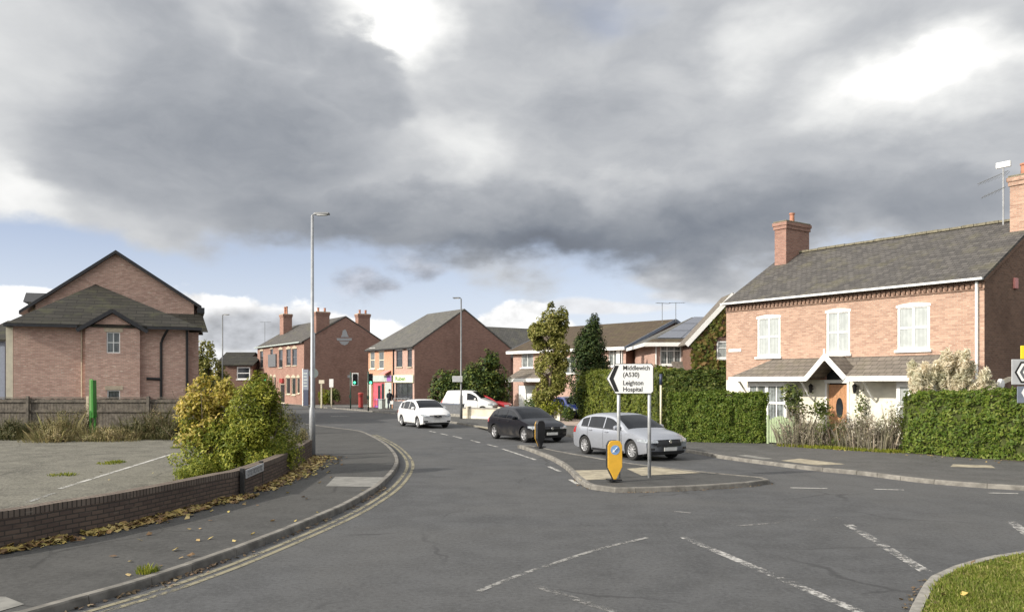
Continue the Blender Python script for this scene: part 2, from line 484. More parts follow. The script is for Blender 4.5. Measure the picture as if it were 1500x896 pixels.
plain('pink_red', (0.55, 0.10, 0.13), 0.5, var=0.2, scale=2)
plain('purple', (0.30, 0.11, 0.38), 0.5, var=0.15)
plain('fascia_grey', (0.42, 0.47, 0.44), 0.5, var=0.08)
plain('fascia_cream', (0.72, 0.71, 0.52), 0.5, var=0.05)
plain('letter_green', (0.045, 0.19, 0.015), 0.5)
plain('yellow_sign', (0.88, 0.68, 0.03), 0.4, var=0.03)
plain('pale_pole', (0.62, 0.58, 0.42), 0.5)
plain('terracotta', (0.42, 0.19, 0.12), 0.8, var=0.2)
plain('lead_moss', (0.17, 0.155, 0.11), 0.9, var=0.3)
plain('solar', (0.145, 0.155, 0.185), 0.25, var=0.06)
plain('coat_cloth', (0.022, 0.024, 0.035), 0.9)
plain('skin', (0.55, 0.36, 0.27), 0.6)
plain('hair', (0.06, 0.045, 0.035), 0.8)
plain('bark', (0.13, 0.10, 0.075), 0.9, var=0.35, scale=9)
plain('twig', (0.17, 0.13, 0.10), 0.9, var=0.3)
plain('hedge_core', (0.05, 0.062, 0.014), 1.0, var=0.4, scale=8)
plain('soil', (0.075, 0.06, 0.045), 1.0, var=0.4, scale=3)
plain('tactile', (0.30, 0.265, 0.195), 0.9, var=0.3, scale=4)
plain('slab_grey', (0.19, 0.186, 0.172), 0.9, var=0.2, scale=4)
plain('drive_pink', (0.34, 0.27, 0.23), 0.9, var=0.2, scale=4)
plain('tyre', (0.018, 0.018, 0.018), 0.85, var=0.3)
plain('alloy', (0.62, 0.62, 0.63), 0.32, metal=0.7, var=0.08)
plain('chrome', (0.75, 0.75, 0.76), 0.15, metal=0.9, var=0.05)
plain('headlamp_glass', (0.34, 0.37, 0.40), 0.08, var=0.25, scale=12, coat=1.0)
plain('tail_red', (0.35, 0.02, 0.02), 0.2, coat=1.0)
plain('plate_white', (0.62, 0.62, 0.60), 0.5, var=0.08)
plain('alarm_pink', (0.62, 0.26, 0.24), 0.5)
glassy('glass_dark', (0.025, 0.03, 0.035))
glassy('car_glass', (0.008, 0.010, 0.014), 0.04, 0.32)
glassy('glass_shop', (0.05, 0.055, 0.065))
curtain('pane_blind', (0.40, 0.43, 0.42), 0.8)
curtain('pane_curtain', (0.24, 0.27, 0.27), 0.3)
curtain('pane_dim', (0.13, 0.15, 0.15), 0.35)
asphalt('asphalt_road', (0.074, 0.0755, 0.0785), 0.2, (0.100, 0.099, 0.097), 0.6)
asphalt('asphalt_path', (0.060, 0.0595, 0.058), 0.2, (0.082, 0.08, 0.075), 0.5, fine=70, speck=0.25)
asphalt('asphalt_pale', (0.085, 0.084, 0.082), 0.2, (0.105, 0.10, 0.092), 0.5, fine=70, speck=0.25)
asphalt('gravel', (0.118, 0.112, 0.092), 0.5, (0.155, 0.148, 0.12), 0.8, fine=22, speck=1.0)
worn('paint_white', (0.46, 0.45, 0.43), 0.46)
worn('paint_white_fresh', (0.50, 0.49, 0.46), 0.56)
worn('paint_faint', (0.30, 0.295, 0.28), 0.53)
worn('paint_yellow', (0.25, 0.225, 0.15), 0.58)
worn('paint_ghost', (0.24, 0.235, 0.225), 0.46)
worn('paint_cream', (0.50, 0.44, 0.31), 0.5)
leaf('leaf_hedge', [(0.100, 0.131, 0.019), (0.139, 0.172, 0.025), (0.173, 0.200, 0.029), (0.219, 0.227, 0.043)])
leaf('leaf_hedge_shaded', [(0.049, 0.077, 0.017), (0.077, 0.112, 0.022), (0.112, 0.147, 0.028), (0.168, 0.182, 0.042)])  # hedge leaves darkened, shade on the hedge end put into the colour
leaf('leaf_privet', [(0.082, 0.133, 0.019), (0.114, 0.169, 0.023), (0.146, 0.199, 0.028), (0.199, 0.229, 0.046)])
leaf('leaf_conifer', [(0.027, 0.053, 0.018), (0.045, 0.075, 0.024), (0.068, 0.098, 0.030), (0.105, 0.128, 0.038)], 0.15)
leaf('leaf_darkbush', [(0.034, 0.062, 0.020), (0.057, 0.092, 0.023), (0.087, 0.125, 0.029), (0.174, 0.202, 0.039)], 0.15)
leaf('leaf_autumn', [(0.14, 0.15, 0.03), (0.21, 0.21, 0.04), (0.30, 0.28, 0.07), (0.40, 0.36, 0.13)])
leaf('leaf_yellow', [(0.40, 0.32, 0.05), (0.54, 0.42, 0.08), (0.62, 0.47, 0.17), (0.24, 0.23, 0.035)])
leaf('leaf_bush', [(0.133, 0.173, 0.024), (0.188, 0.226, 0.030), (0.281, 0.300, 0.042), (0.438, 0.420, 0.074)])
leaf('leaf_limegreen', [(0.168, 0.200, 0.021), (0.252, 0.263, 0.032), (0.347, 0.336, 0.047)])
leaf('leaf_lavender', [(0.210, 0.172, 0.144), (0.316, 0.266, 0.213), (0.180, 0.172, 0.097), (0.420, 0.345, 0.261)], 0.15)
leaf('leaf_shrub', [(0.070, 0.098, 0.028), (0.112, 0.147, 0.035), (0.210, 0.224, 0.070)])
leaf('leaf_ivy', [(0.098, 0.119, 0.025), (0.154, 0.168, 0.035), (0.224, 0.196, 0.049), (0.238, 0.140, 0.056)])
leaf('straw', [(0.317, 0.259, 0.130), (0.432, 0.346, 0.173), (0.202, 0.202, 0.072), (0.245, 0.187, 0.108)], 0.2)
leaf('straw_dark', [(0.220, 0.162, 0.097), (0.151, 0.138, 0.056), (0.288, 0.211, 0.121), (0.101, 0.114, 0.041)], 0.2)
leaf('plume', [(0.84, 0.76, 0.60), (0.88, 0.82, 0.68), (0.76, 0.66, 0.50)], 0.45)
leaf('grass_blade', [(0.13, 0.17, 0.025), (0.17, 0.215, 0.03), (0.24, 0.27, 0.05), (0.33, 0.30, 0.11)], 0.3)
leaf('leaf_litter', [(0.55, 0.40, 0.13), (0.62, 0.49, 0.23), (0.36, 0.22, 0.10), (0.44, 0.37, 0.12), (0.24, 0.14, 0.07), (0.18, 0.11, 0.06)], 0.1)
leaf('litter_brown', [(0.143, 0.094, 0.055), (0.209, 0.143, 0.094), (0.099, 0.072, 0.050), (0.308, 0.231, 0.143)], 0.1)
paint('paint_silver', (0.36, 0.38, 0.425), 0.45, 0.3)
paint('paint_navy_black', (0.005, 0.006, 0.010), 0.0, 0.3, 0.12)
paint('paint_white_car', (0.80, 0.80, 0.80), 0.0, 0.3)
paint('paint_red_car', (0.42, 0.02, 0.03), 0.0, 0.3)
paint('paint_blue_car', (0.02, 0.035, 0.16), 0.1, 0.25)

# the lamps that are lit: green aspects of the traffic lights
m, t, b, o = newmat('lit_green')
b.inputs['Base Color'].default_value = (0.02, 0.3, 0.15, 1)
b.inputs['Emission Color'].default_value = (0.1, 1.0, 0.45, 1)
b.inputs['Emission Strength'].default_value = 2.2

# ground under grass: greenish, noisy
m, t, b, o = newmat('turf')
oc = objco(t)
n1 = t.noise(oc, 0.5, 5, 0.6)
n2 = t.noise(oc, 14.0, 4, 0.7)
c = t.mix(t.ss(n1, 0.35, 0.65), (0.075, 0.10, 0.018), (0.11, 0.125, 0.03))
c = t.mix(t.math('MULTIPLY', t.ss(n2, 0.45, 0.7), 0.6), c, (0.05, 0.055, 0.02))
t.put(b.inputs['Base Color'], c)
b.inputs['Roughness'].default_value = 1.0
b.inputs['Specular IOR Level'].default_value = 0.1

# ------------------------------------------------------------------ mesh builder
class MB:
    def __init__(s):
        s.v, s.f, s.m, s.mi = [], [], [], 0
    def add(s, vs, fs):
        b0 = len(s.v)
        s.v += [tuple(v) for v in vs]
        for f in fs:
            s.f.append([b0 + i for i in f])
            s.m.append(s.mi)
        return s
    def box(s, x0, y0, z0, x1, y1, z1):
        vs = [(x0, y0, z0), (x1, y0, z0), (x1, y1, z0), (x0, y1, z0), (x0, y0, z1), (x1, y0, z1), (x1, y1, z1), (x0, y1, z1)]
        return s.add(vs, [(0, 3, 2, 1), (4, 5, 6, 7), (0, 1, 5, 4), (1, 2, 6, 5), (2, 3, 7, 6), (3, 0, 4, 7)])
    def beam(s, p, q, wd, ht, up=(0, 0, 1)):
        p, q, up = Vector(p), Vector(q), Vector(up)
        a = (q - p).normalized()
        sd = a.cross(up).normalized() * (wd / 2)
        u2 = sd.cross(a).normalized() * (ht / 2)
        vs = [p - sd - u2, p + sd - u2, p + sd + u2, p - sd + u2, q - sd - u2, q + sd - u2, q + sd + u2, q - sd + u2]
        return s.add(vs, [(0, 1, 2, 3), (7, 6, 5, 4), (0, 4, 5, 1), (1, 5, 6, 2), (2, 6, 7, 3), (3, 7, 4, 0)])
    def tube(s, pts, r, n=8, cap=True):
        pts = [Vector(p) for p in pts]
        rs = r if isinstance(r, (list, tuple)) else [r] * len(pts)
        rings = []
        ref = Vector((1, 0, 0))
        for i, p in enumerate(pts):
            a = (pts[min(i + 1, len(pts) - 1)] - pts[max(i - 1, 0)]).normalized()
            rf = ref if abs(a.dot(ref)) < 0.9 else Vector((0, 1, 0))
            u = a.cross(rf).normalized()
            v = a.cross(u)
            rings.append([p + (u * math.cos(k * 2 * math.pi / n) + v * math.sin(k * 2 * math.pi / n)) * rs[i] for k in range(n)])
        vs = [q for rg in rings for q in rg]
        fs = []
        for i in range(len(pts) - 1):
            for k in range(n):
                k2 = (k + 1) % n
                fs.append((i * n + k, (i + 1) * n + k, (i + 1) * n + k2, i * n + k2))
        if cap:
            fs.append(tuple(range(n)))
            fs.append(tuple(reversed([(len(pts) - 1) * n + k for k in range(n)])))
        return s.add(vs, fs)
    def prism(s, pts, z0, z1):
        n = len(pts)
        ar = sum(pts[i][0] * pts[(i + 1) % n][1] - pts[(i + 1) % n][0] * pts[i][1] for i in range(n))
        if ar < 0:
            pts = pts[::-1]
        vs = [(x, y, z0) for x, y in pts] + [(x, y, z1) for x, y in pts]
        fs = [tuple(range(n, 2 * n)), tuple(reversed(range(n)))]
        fs += [(i, (i + 1) % n, n + (i + 1) % n, n + i) for i in range(n)]
        return s.add(vs, fs)
    def yprism(s, pts, y0, y1):      # pts are (x, z), extruded along y
        n = len(pts)
        vs = [(x, y0, z) for x, z in pts] + [(x, y1, z) for x, z in pts]
        fs = [tuple(range(n)), tuple(reversed(range(n, 2 * n)))]
        fs += [(i, n + i, n + (i + 1) % n, (i + 1) % n) for i in range(n)]
        return s.add(vs, fs)
    def xprism(s, pts, x0, x1):      # pts are (y, z), extruded along x
        n = len(pts)
        vs = [(x0, y, z) for y, z in pts] + [(x1, y, z) for y, z in pts]
        fs = [tuple(reversed(range(n))), tuple(range(n, 2 * n))]
        fs += [(i, (i + 1) % n, n + (i + 1) % n, n + i) for i in range(n)]
        return s.add(vs, fs)
    def lathe(s, prof, n=16, centre=(0, 0, 0), axis='z'):
        vs, fs = [], []
        cx, cy, cz = centre
        for r, h in prof:
            for k in range(n):
                a = 2 * math.pi * k / n
                c_, s_ = math.cos(a) * r, math.sin(a) * r
                if axis == 'z':
                    vs.append((cx + c_, cy + s_, cz + h))
                elif axis == 'y':
                    vs.append((cx + c_, cy + h, cz + s_))
                else:
                    vs.append((cx + h, cy + c_, cz + s_))
        for i in range(len(prof) - 1):
            for k in range(n):
                k2 = (k + 1) % n
                fs.append((i * n + k, i * n + k2, (i + 1) * n + k2, (i + 1) * n + k))
        return s.add(vs, fs)
    def grid(s, rows):               # rows of points
        n = len(rows[0])
        vs = [p for r_ in rows for p in r_]
        fs = [(i * n + j, i * n + j + 1, (i + 1) * n + j + 1, (i + 1) * n + j) for i in range(len(rows) - 1) for j in range(n - 1)]
        return s.add(vs, fs)
    def build(s, name, mats, parent=None, smooth=False, bevel=0.0, fixn=False):
        me = bpy.data.meshes.new(name)
        me.from_pydata(s.v, [], s.f)
        for mm in (mats if isinstance(mats, (list, tuple)) else [mats]):
            me.materials.append(M_[mm])
        me.polygons.foreach_set('material_index', s.m)
        if fixn:
            bm = bmesh.new()
            bm.from_mesh(me)
            bmesh.ops.remove_doubles(bm, verts=bm.verts, dist=0.0005)
            bmesh.ops.recalc_face_normals(bm, faces=bm.faces)
            bm.to_mesh(me)
            bm.free()
        if smooth:
            me.polygons.foreach_set('use_smooth', [True] * len(me.polygons))
        me.update()
        o = bpy.data.objects.new(name, me)
        COL.objects.link(o)
        if parent:
            o.parent = parent
        if bevel:
            bv = o.modifiers.new('edge', 'BEVEL')
            bv.width = bevel
            bv.segments = 2
            bv.limit_method = 'ANGLE'
            bv.angle_limit = R(35)
        return o

def tag(o, label, cat, group=None):
    o['label'] = label
    o['category'] = cat
    if group:
        o['group'] = group
    return o
def thing(name, label, cat, loc=(0, 0, 0), rz=0.0, group=None):
    o = bpy.data.objects.new(name, None)
    o.empty_display_size = 0.2
    COL.objects.link(o)
    o.location = loc
    o.rotation_euler = (0, 0, rz)
    return tag(o, label, cat, group)
def struct(o, kind='structure'):
    o['kind'] = kind
    return o
def copy_tree(o, parent=None, loc=None, rz=None, label=None):
    c = o.copy()
    COL.objects.link(c)
    c.parent = parent
    for ch in list(o.children):
        copy_tree(ch, c)
    if loc is not None:
        c.location = loc
    if rz is not None:
        c.rotation_euler = (0, 0, rz)
    if label:
        c['label'] = label
    return c
def G(px, py, z=0.0):
    d = F * (H - z) / (py - HZ)
    return ((px - 750) / F * d, d)
def P3(px, py, d):
    return Vector(((px - 750) / F * d, d, H + (HZ - py) / F * d))
def smooth_path(pts, step=0.5):
    pts = [Vector((p[0], p[1], 0)) for p in pts]
    ext = [pts[0] * 2 - pts[1]] + pts + [pts[-1] * 2 - pts[-2]]
    out = []
    for i in range(1, len(ext) - 2):
        p0, p1, p2, p3 = ext[i - 1:i + 3]
        k = max(1, int((p2 - p1).length / step))
        for j in range(k):
            u = j / k
            q = 0.5 * ((2 * p1) + (p2 - p0) * u + (2 * p0 - 5 * p1 + 4 * p2 - p3) * u * u + (3 * p1 - p0 - 3 * p2 + p3) * u ** 3)
            out.append(q)
    out.append(pts[-1])
    return out
def offs(path, d):
    out = []
    for i, p in enumerate(path):
        a = (path[min(i + 1, len(path) - 1)] - path[max(i - 1, 0)]).normalized()
        out.append(p + Vector((a.y, -a.x, 0)) * d)       # to the right of travel
    return out
def text_mesh(body, size, mat, parent, name, loc, rot, extrude=0.002, align='LEFT', sx=1.0):
    cu = bpy.data.curves.new(name, 'FONT')
    cu.body = body
    cu.size = size
    cu.extrude = extrude
    cu.offset = size * 0.018
    cu.align_x = align
    tmp = bpy.data.objects.new('tmp', cu)
    COL.objects.link(tmp)
    dg = bpy.context.evaluated_depsgraph_get()
    me = bpy.data.meshes.new_from_object(tmp.evaluated_get(dg))
    bpy.data.objects.remove(tmp)
    me.materials.clear()
    me.materials.append(M_[mat])
    o = bpy.data.objects.new(name, me)
    COL.objects.link(o)
    o.parent = parent
    o.location = loc
    o.rotation_euler = rot
    o.scale = (sx, 1, 1)
    return o

leaf('scrub_green', [(0.06, 0.07, 0.025), (0.10, 0.105, 0.035), (0.15, 0.13, 0.06), (0.20, 0.17, 0.085)], 0.2)
# ------------------------------------------------------------------ setting: ground, road, pavements
def sheet(name, pts, z, mat):
    mb = MB()
    n = len(pts)
    ar = sum(pts[i][0] * pts[(i + 1) % n][1] - pts[(i + 1) % n][0] * pts[i][1] for i in range(n))
    if ar < 0:
        pts = pts[::-1]
    mb.add([(p[0], p[1], z) for p in pts], [tuple(range(n))])
    return mb.build(name, mat)
mb = MB()
mb.add([(-2500, -2500, -0.05), (2500, -2500, -0.05), (2500, 2500, -0.05), (-2500, 2500, -0.05)], [(0, 1, 2, 3)])
struct(mb.build('ground', 'turf'))
struct(sheet('road', [(-90, -30), (90, -30), (90, 150), (-90, 150)], 0.0, 'asphalt_road'))

ZK = 0.11
KL_px = [(40, 895), (130, 870), (222, 844), (346, 802), (477, 751), (525, 728), (560, 706), (580, 685), (584, 672), (578, 660), (565, 648), (545, 637), (525, 630)]
KL = smooth_path([(-13, 3.0), (-7.6, 6.6)] + [G(x, y, ZK) for x, y in KL_px] + [(-10.0, 44.5), (-14, 51), (-19, 59), (-25, 68.5), (-38, 89)], 0.45)
KR = smooth_path([(40, 9.5), (22, 15.0), G(1500, 711, ZK), G(1255, 689, ZK), G(1180, 682, ZK), G(1060, 667, ZK), G(1000, 657, ZK), (2.8, 37.3), (-0.9, 43.2), (-3.2, 49), (-6.0, 57), (-8.8, 63.8), (-12.2, 70), (-17, 78), (-27, 94), (-42, 118)], 0.45)
def kerb(mb, path, zt=ZK, wd=0.12, side=-1, stone=2):
    """stones of about 0.9 m with open joints; the path is the road-side top edge, side=-1 puts the stone to its left"""
    inner = offs(path, side * wd)
    i = 0
    while i < len(path) - 1:
        j = min(i + stone, len(path) - 1)
        a = path[i:j + 1]
        b_ = inner[i:j + 1]
        g = (a[-1] - a[0]).normalized() * 0.006
        a = [a[0] + g] + a[1:-1] + [a[-1] - g]
        b_ = [b_[0] + g] + b_[1:-1] + [b_[-1] - g]
        dz = random.uniform(-0.004, 0.004)
        front = [q + (q - p_) * 0.12 for q, p_ in zip(a, b_)]
        rows = [[(q.x, q.y, -0.02) for q in front], [(q.x, q.y, zt - 0.02 + dz) for q in a], [(q.x + (p_.x - q.x) * .12, q.y + (p_.y - q.y) * .12, zt + dz) for q, p_ in zip(a, b_)], [(p_.x, p_.y, zt + dz) for p_ in b_], [(p_.x, p_.y, -0.02) for p_ in b_]]
        if side > 0:
            rows = rows[::-1]
        mb.grid([list(r_) for r_ in zip(*rows)][::-1] if side < 0 else [list(r_) for r_ in zip(*rows)][::-1])
        for e in (0, -1):
            pts = [r_[e] for r_ in rows]
            mb.add(pts, [tuple(range(len(pts)))] if (e == 0) else [tuple(reversed(range(len(pts))))])
        i = j
def xy(path):
    return [(p.x, p.y) for p in path]
ZP = 0.10
lp = xy(offs(KL, -0.13))
mb = MB()
mb.prism(lp + [(-90, 89), (-90, 3)], -0.04, ZP)
struct(mb.build('pavement', 'asphalt_path'))
rp = xy(offs(KR, 0.13))
mb = MB()
mb.prism(rp + [(-42, 150), (90, 150), (90, 9.5)], -0.04, ZP)
struct(mb.build('pavement', 'asphalt_pale'))
mb = MB()
kerb(mb, KL, side=-1)
kerb(mb, KR, side=1)
# traffic island
ISL0 = [(0.25, 31.4), (0.75, 29.2), (1.25, 26.4), (1.55, 23.6), (1.66, 20.8), (1.85, 19.2), (2.35, 18.62), (4.0, 18.95), (5.7, 19.7), (6.35, 20.2), (6.35, 20.75), (5.3, 21.9), (3.6, 24.3), (2.0, 27.8), (0.75, 31.2)]
isl = smooth_path(ISL0 + [ISL0[0]], 0.45)[:-1]
kerb(mb, isl + [isl[0]], side=-1)
struct(mb.build('kerb', 'kerb_stone', fixn=True))
mb = MB()
mb.prism(xy(offs(isl + [isl[0]], -0.125))[:-1], -0.04, ZP)
struct(mb.build('traffic_island', 'asphalt_path'))
# grass corner at the right
VK = smooth_path([(5.2, -2), (4.1, 4.5), G(1318, 930, ZK), G(1330, 896, ZK), G(1345, 866, ZK), G(1362, 843, ZK), G(1395, 828, ZK), G(1430, 818, ZK), G(1500, 805, ZK), (10, 12.7), (16, 13.6), (40, 14.0)][:-1] + [(26, 8.0)], 0.45)
VK = smooth_path([(5.2, -2), (4.1, 4.5), G(1318, 930, ZK), G(1330, 896, ZK), G(1345, 866, ZK), G(1362, 843, ZK), G(1395, 828, ZK), G(1430, 818, ZK), G(1500, 805, ZK), (9.5, 12.5), (13.5, 12.6), (22, 9.0)], 0.45)
mb = MB()
kerb(mb, VK, side=1)
struct(mb.build('kerb', 'concrete', fixn=True))
verge_poly = xy(offs(VK, 0.13)) + [(22, -2)]
mb = MB()
mb.prism(verge_poly, -0.04, 0.085)
struct(mb.build('verge', 'turf'))

# car park behind the low wall
WALL_px = [(0, 806), (90, 788), (167, 773), (250, 753), (325, 733.5), (352, 727), (400, 706), (430, 689), (457, 669)]
WALLF = smooth_path([(-13.5, 5.5), (-9.0, 9.4)] + [G(x, y, ZP) for x, y in WALL_px], 0.3)
wall_back = offs(WALLF, -0.25)
struct(sheet('car_park', xy(wall_back) + [(-7.4, 29), (-8.6, 33), (-10.3, 37.6), (-70, 37.6), (-70, 5.5)], ZP + 0.006, 'gravel'))
struct(sheet('yard', [(-10.3, 37.6), (-12, 43), (-17, 51), (-24, 62), (-40, 85), (-80, 85), (-80, 37.6)], ZP + 0.004, 'asphalt_pale'))
# right side: gardens, drives
struct(sheet('front_garden', [(6.6, 34.2), (10.0, 33.0), (10.2, 32.6), (11.2, 31.6), (13.7, 27.4), (15.6, 24.6), (17.5, 22.4), (26, 16.5), (34, 30), (30, 60), (12, 47), (8.2, 43.5)], ZP + 0.006, 'soil'))
struct(sheet('driveway', [(2.9, 46.2), (5.6, 44.2), (7.5, 46), (12, 60), (3.8, 66), (2.5, 52)], ZP + 0.005, 'drive_pink'))
struct(sheet('lawn', [(-2.5, 57), (2.2, 52.8), (3.4, 66), (-2, 70), (-4, 66)], ZP + 0.007, 'turf'))
struct(sheet('footway', [(-21.2, 88.2), (-27, 96), (-28, 95), (-20.5, 83.5), (-14.5, 82.5), (-12, 84)], ZP + 0.008, 'slab_grey'))

# painted markings
def ribbon(mb, path, wd, z, d0=0.0, d1=None):
    a, b_ = offs(path, -wd / 2), offs(path, wd / 2)
    mb.grid([[(p.x, p.y, z) for p in b_], [(p.x, p.y, z) for p in a]])
def seg(mb, p, q, wd, z):
    ribbon(mb, [Vector((p[0], p[1], 0)), Vector((q[0], q[1], 0))], wd, z)
near = [p for p in KL if p.y < 39.5]
mb = MB()
for off_ in (0.26, 0.43):
    ribbon(mb, offs(near, off_), 0.085, 0.005)
struct(mb.build('yellow_lines', 'paint_yellow'))
mb = MB()
for a, b_ in [((629, 631), (638, 633)), ((645, 634.5), (656, 637)), ((664, 638.5), (676, 641.5)), ((690, 644.5), (703, 648)), ((714, 650.5), (728, 654)), ((736, 657), (784, 673)), ((804, 683), (820, 690)), ((835, 702), (847, 709))]:
    seg(mb, G(*a), G(*b_), 0.11, 0.005)
for a, b_ in [((1280, 716), (1324, 717.3)), ((1447, 721.5), (1492, 722.5)), ((1158, 714), (1212, 715))]:
    seg(mb, G(*a), G(*b_), 0.10, 0.005)
seg(mb, (-13.4, 60.5), (-12.2, 61.4), 0.3, 0.005)
struct(mb.build('road_markings', 'paint_white_fresh'))
mb = MB()
seg(mb, G(1000, 786), G(1262, 897), 0.15, 0.005)
seg(mb, G(1243, 768), G(1358, 838), 0.17, 0.0055)
seg(mb, G(1480, 763), G(1545, 812), 0.17, 0.0055)
struct(mb.build('road_markings', 'paint_white'))
mb = MB()
crv = smooth_path([G(700, 866), G(760, 842), G(820, 822), G(880, 803), G(948, 787)], 0.3)
ribbon(mb, crv, 0.085, 0.005)
struct(mb.build('road_markings', 'paint_faint'))
mb = MB()
seg(mb, G(780, 856), G(900, 896), 0.13, 0.0055)
seg(mb, G(1080, 770), G(1230, 758), 0.08, 0.0055)
seg(mb, G(985, 748), G(1012, 751), 0.10, 0.0055)
struct(mb.build('road_markings', 'paint_ghost'))
mb = MB()
seg(mb, G(87, 716, ZP), G(258, 663, ZP), 0.12, ZP + 0.012)
seg(mb, G(258, 663.3, ZP), G(300, 664.5, ZP), 0.10, ZP + 0.013)
struct(mb.build('parking_line', 'paint_white_fresh'))
mb = MB()
seg(mb, G(40, 736, ZP), G(80, 722, ZP), 0.10, ZP + 0.012)
struct(mb.build('parking_line', 'paint_faint'))
# tactile slabs and pale repairs let into the pavements
def pxsheet(name, pts, z, mat):
    return struct(sheet(name, [G(x, y, z) for x, y in pts], z, mat))
pxsheet('tactile_paving', [(838, 688.5), (890, 687.5), (905, 700.5), (850, 703)], ZP + 0.006, 'tactile')
pxsheet('tactile_paving', [(918, 686), (952, 683), (1028, 692), (940, 696)], ZP + 0.006, 'tactile')
pxsheet('tactile_paving', [(1143, 674.0), (1172, 671), (1238, 679.2), (1196, 680.8)], ZP + 0.006, 'tactile')
pxsheet('tactile_paving', [(1078, 666.4), (1094, 665.6), (1134, 671.5), (1118, 672.2)], ZP + 0.006, 'slab_grey')
pxsheet('pavement_slab', [(477, 711.5), (491, 697.5), (566, 698.5), (552, 712.5)], ZP + 0.006, 'slab_grey')
pxsheet('pavement_slab', [(-20, 873), (8, 873), (36, 884), (-10, 897)], ZP + 0.006, 'slab_grey')
pxsheet('pavement_slab', [(1396, 679.5), (1452, 681), (1458, 685), (1392, 683)], ZP + 0.006, 'tactile')
pxsheet('pavement_slab', [(692, 623.0), (708, 624.4), (724, 628), (712, 627.6)], ZP + 0.006, 'tactile')

# low brick wall, a brick-on-edge course on top
mb = MB()
def wall_strip(mb, path, thick, z0, z1, flip=False):
    inner = offs(path, -thick)
    rows = [[(p.x, p.y, z0) for p in path], [(p.x, p.y, z1) for p in path], [(p.x, p.y, z1) for p in inner], [(p.x, p.y, z0) for p in inner]]
    g = [list(r_) for r_ in zip(*rows)]
    mb.grid(g[::-1])
    for e in (0, -1):
        pts = [r_[e] for r_ in rows]
        mb.add(pts, [(0, 1, 2, 3)] if e == 0 else [(3, 2, 1, 0)])
def arc_wall(name, path, thick, z0, z1, mat, parent):
    """a wall that follows a path: built straight along x in its own coordinates would break the curve, so each vertex keeps the
    run along the wall in a UV map that the brick texture reads"""
    mb = MB()
    wall_strip(mb, path, thick, z0, z1)
    o = mb.build(name, mat, parent, fixn=True)
    return o
def run_uv(o, path, thick):
    L_ = [0.0]
    for i in range(1, len(path)):
        L_.append(L_[-1] + (path[i] - path[i - 1]).length)
    me = o.data
    uv = me.uv_layers.new(name='run')
    for p in me.polygons:
        for li in p.loop_indices:
            co = me.vertices[me.loops[li].vertex_index].co
            k = min(range(len(path)), key=lambda i: (path[i].x - co.x) ** 2 + (path[i].y - co.y) ** 2)
            d_ = math.hypot(path[k].x - co.x, path[k].y - co.y)
            uv.data[li].uv = (L_[k], co.z + (d_ if abs(p.normal.z) > 0.5 else 0))
def uvbrick(mat):
    """copy of a brick material that reads the run along the wall"""
    m = M_[mat].copy()
    M_[mat + '_run'] = m
    t = NT(m.node_tree)
    br = next(n for n in t.n if n.type == 'TEX_BRICK')
    uvn = t.node('ShaderNodeUVMap')
    uvn.uv_map = 'run'
    t.l.new(uvn.outputs[0], br.inputs['Vector'])
    return mat + '_run'
wr, cr = uvbrick('brick_wall'), uvbrick('brick_coping')
wall_t = thing('brick_wall', 'low dark brick wall curving between the car park and the pavement', 'wall')
o = arc_wall('wall_face', WALLF, 0.22, ZP - 0.05, ZP + 0.45, wr, wall_t)
run_uv(o, WALLF, 0.22)
cop = offs(WALLF, 0.006)
o = arc_wall('coping', cop, 0.232, ZP + 0.452, ZP + 0.56, cr, wall_t)
run_uv(o, cop, 0.232)
# ------------------------------------------------------------------ buildings
class Facade:
    """front wall of a building: local x runs along it from the left, y into the building"""
    def __init__(s, ox, oy, ang_deg):
        s.o = Vector((ox, oy, 0))
        a = R(ang_deg)
        s.x = Vector((math.cos(a), math.sin(a), 0))
        s.y = Vector((-math.sin(a), math.cos(a), 0))
        s.a = a
    def at(s, px, py, y=0.0):
        """local (x, z) where the sight line of photo pixel (px, py) meets the plane at local depth y"""
        d = Vector(((px - 750) / F, 1.0, 0))
        n = s.y
        t_ = ((s.o + n * y).dot(n)) / d.dot(n)
        p = d * t_
        return (p - s.o).dot(s.x), H + (HZ - py) / F * t_
    def rect(s, x0, y0, x1, y1, y=0.0):
        a, b_ = s.at(x0, y0, y), s.at(x1, y1, y)
        m_ = s.at((x0 + x1) / 2, y0, y)[1], s.at((x0 + x1) / 2, y1, y)[1]
        return (a[0], b_[0], m_[1], m_[0])
    def side(s, px, py, x):
        """local (y, z) where the sight line meets the plane local x = const"""
        d = Vector(((px - 750) / F, 1.0, 0))
        t_ = ((s.o + s.x * x).dot(s.x)) / d.dot(s.x)
        return (d * t_ - s.o).dot(s.y), H + (HZ - py) / F * t_
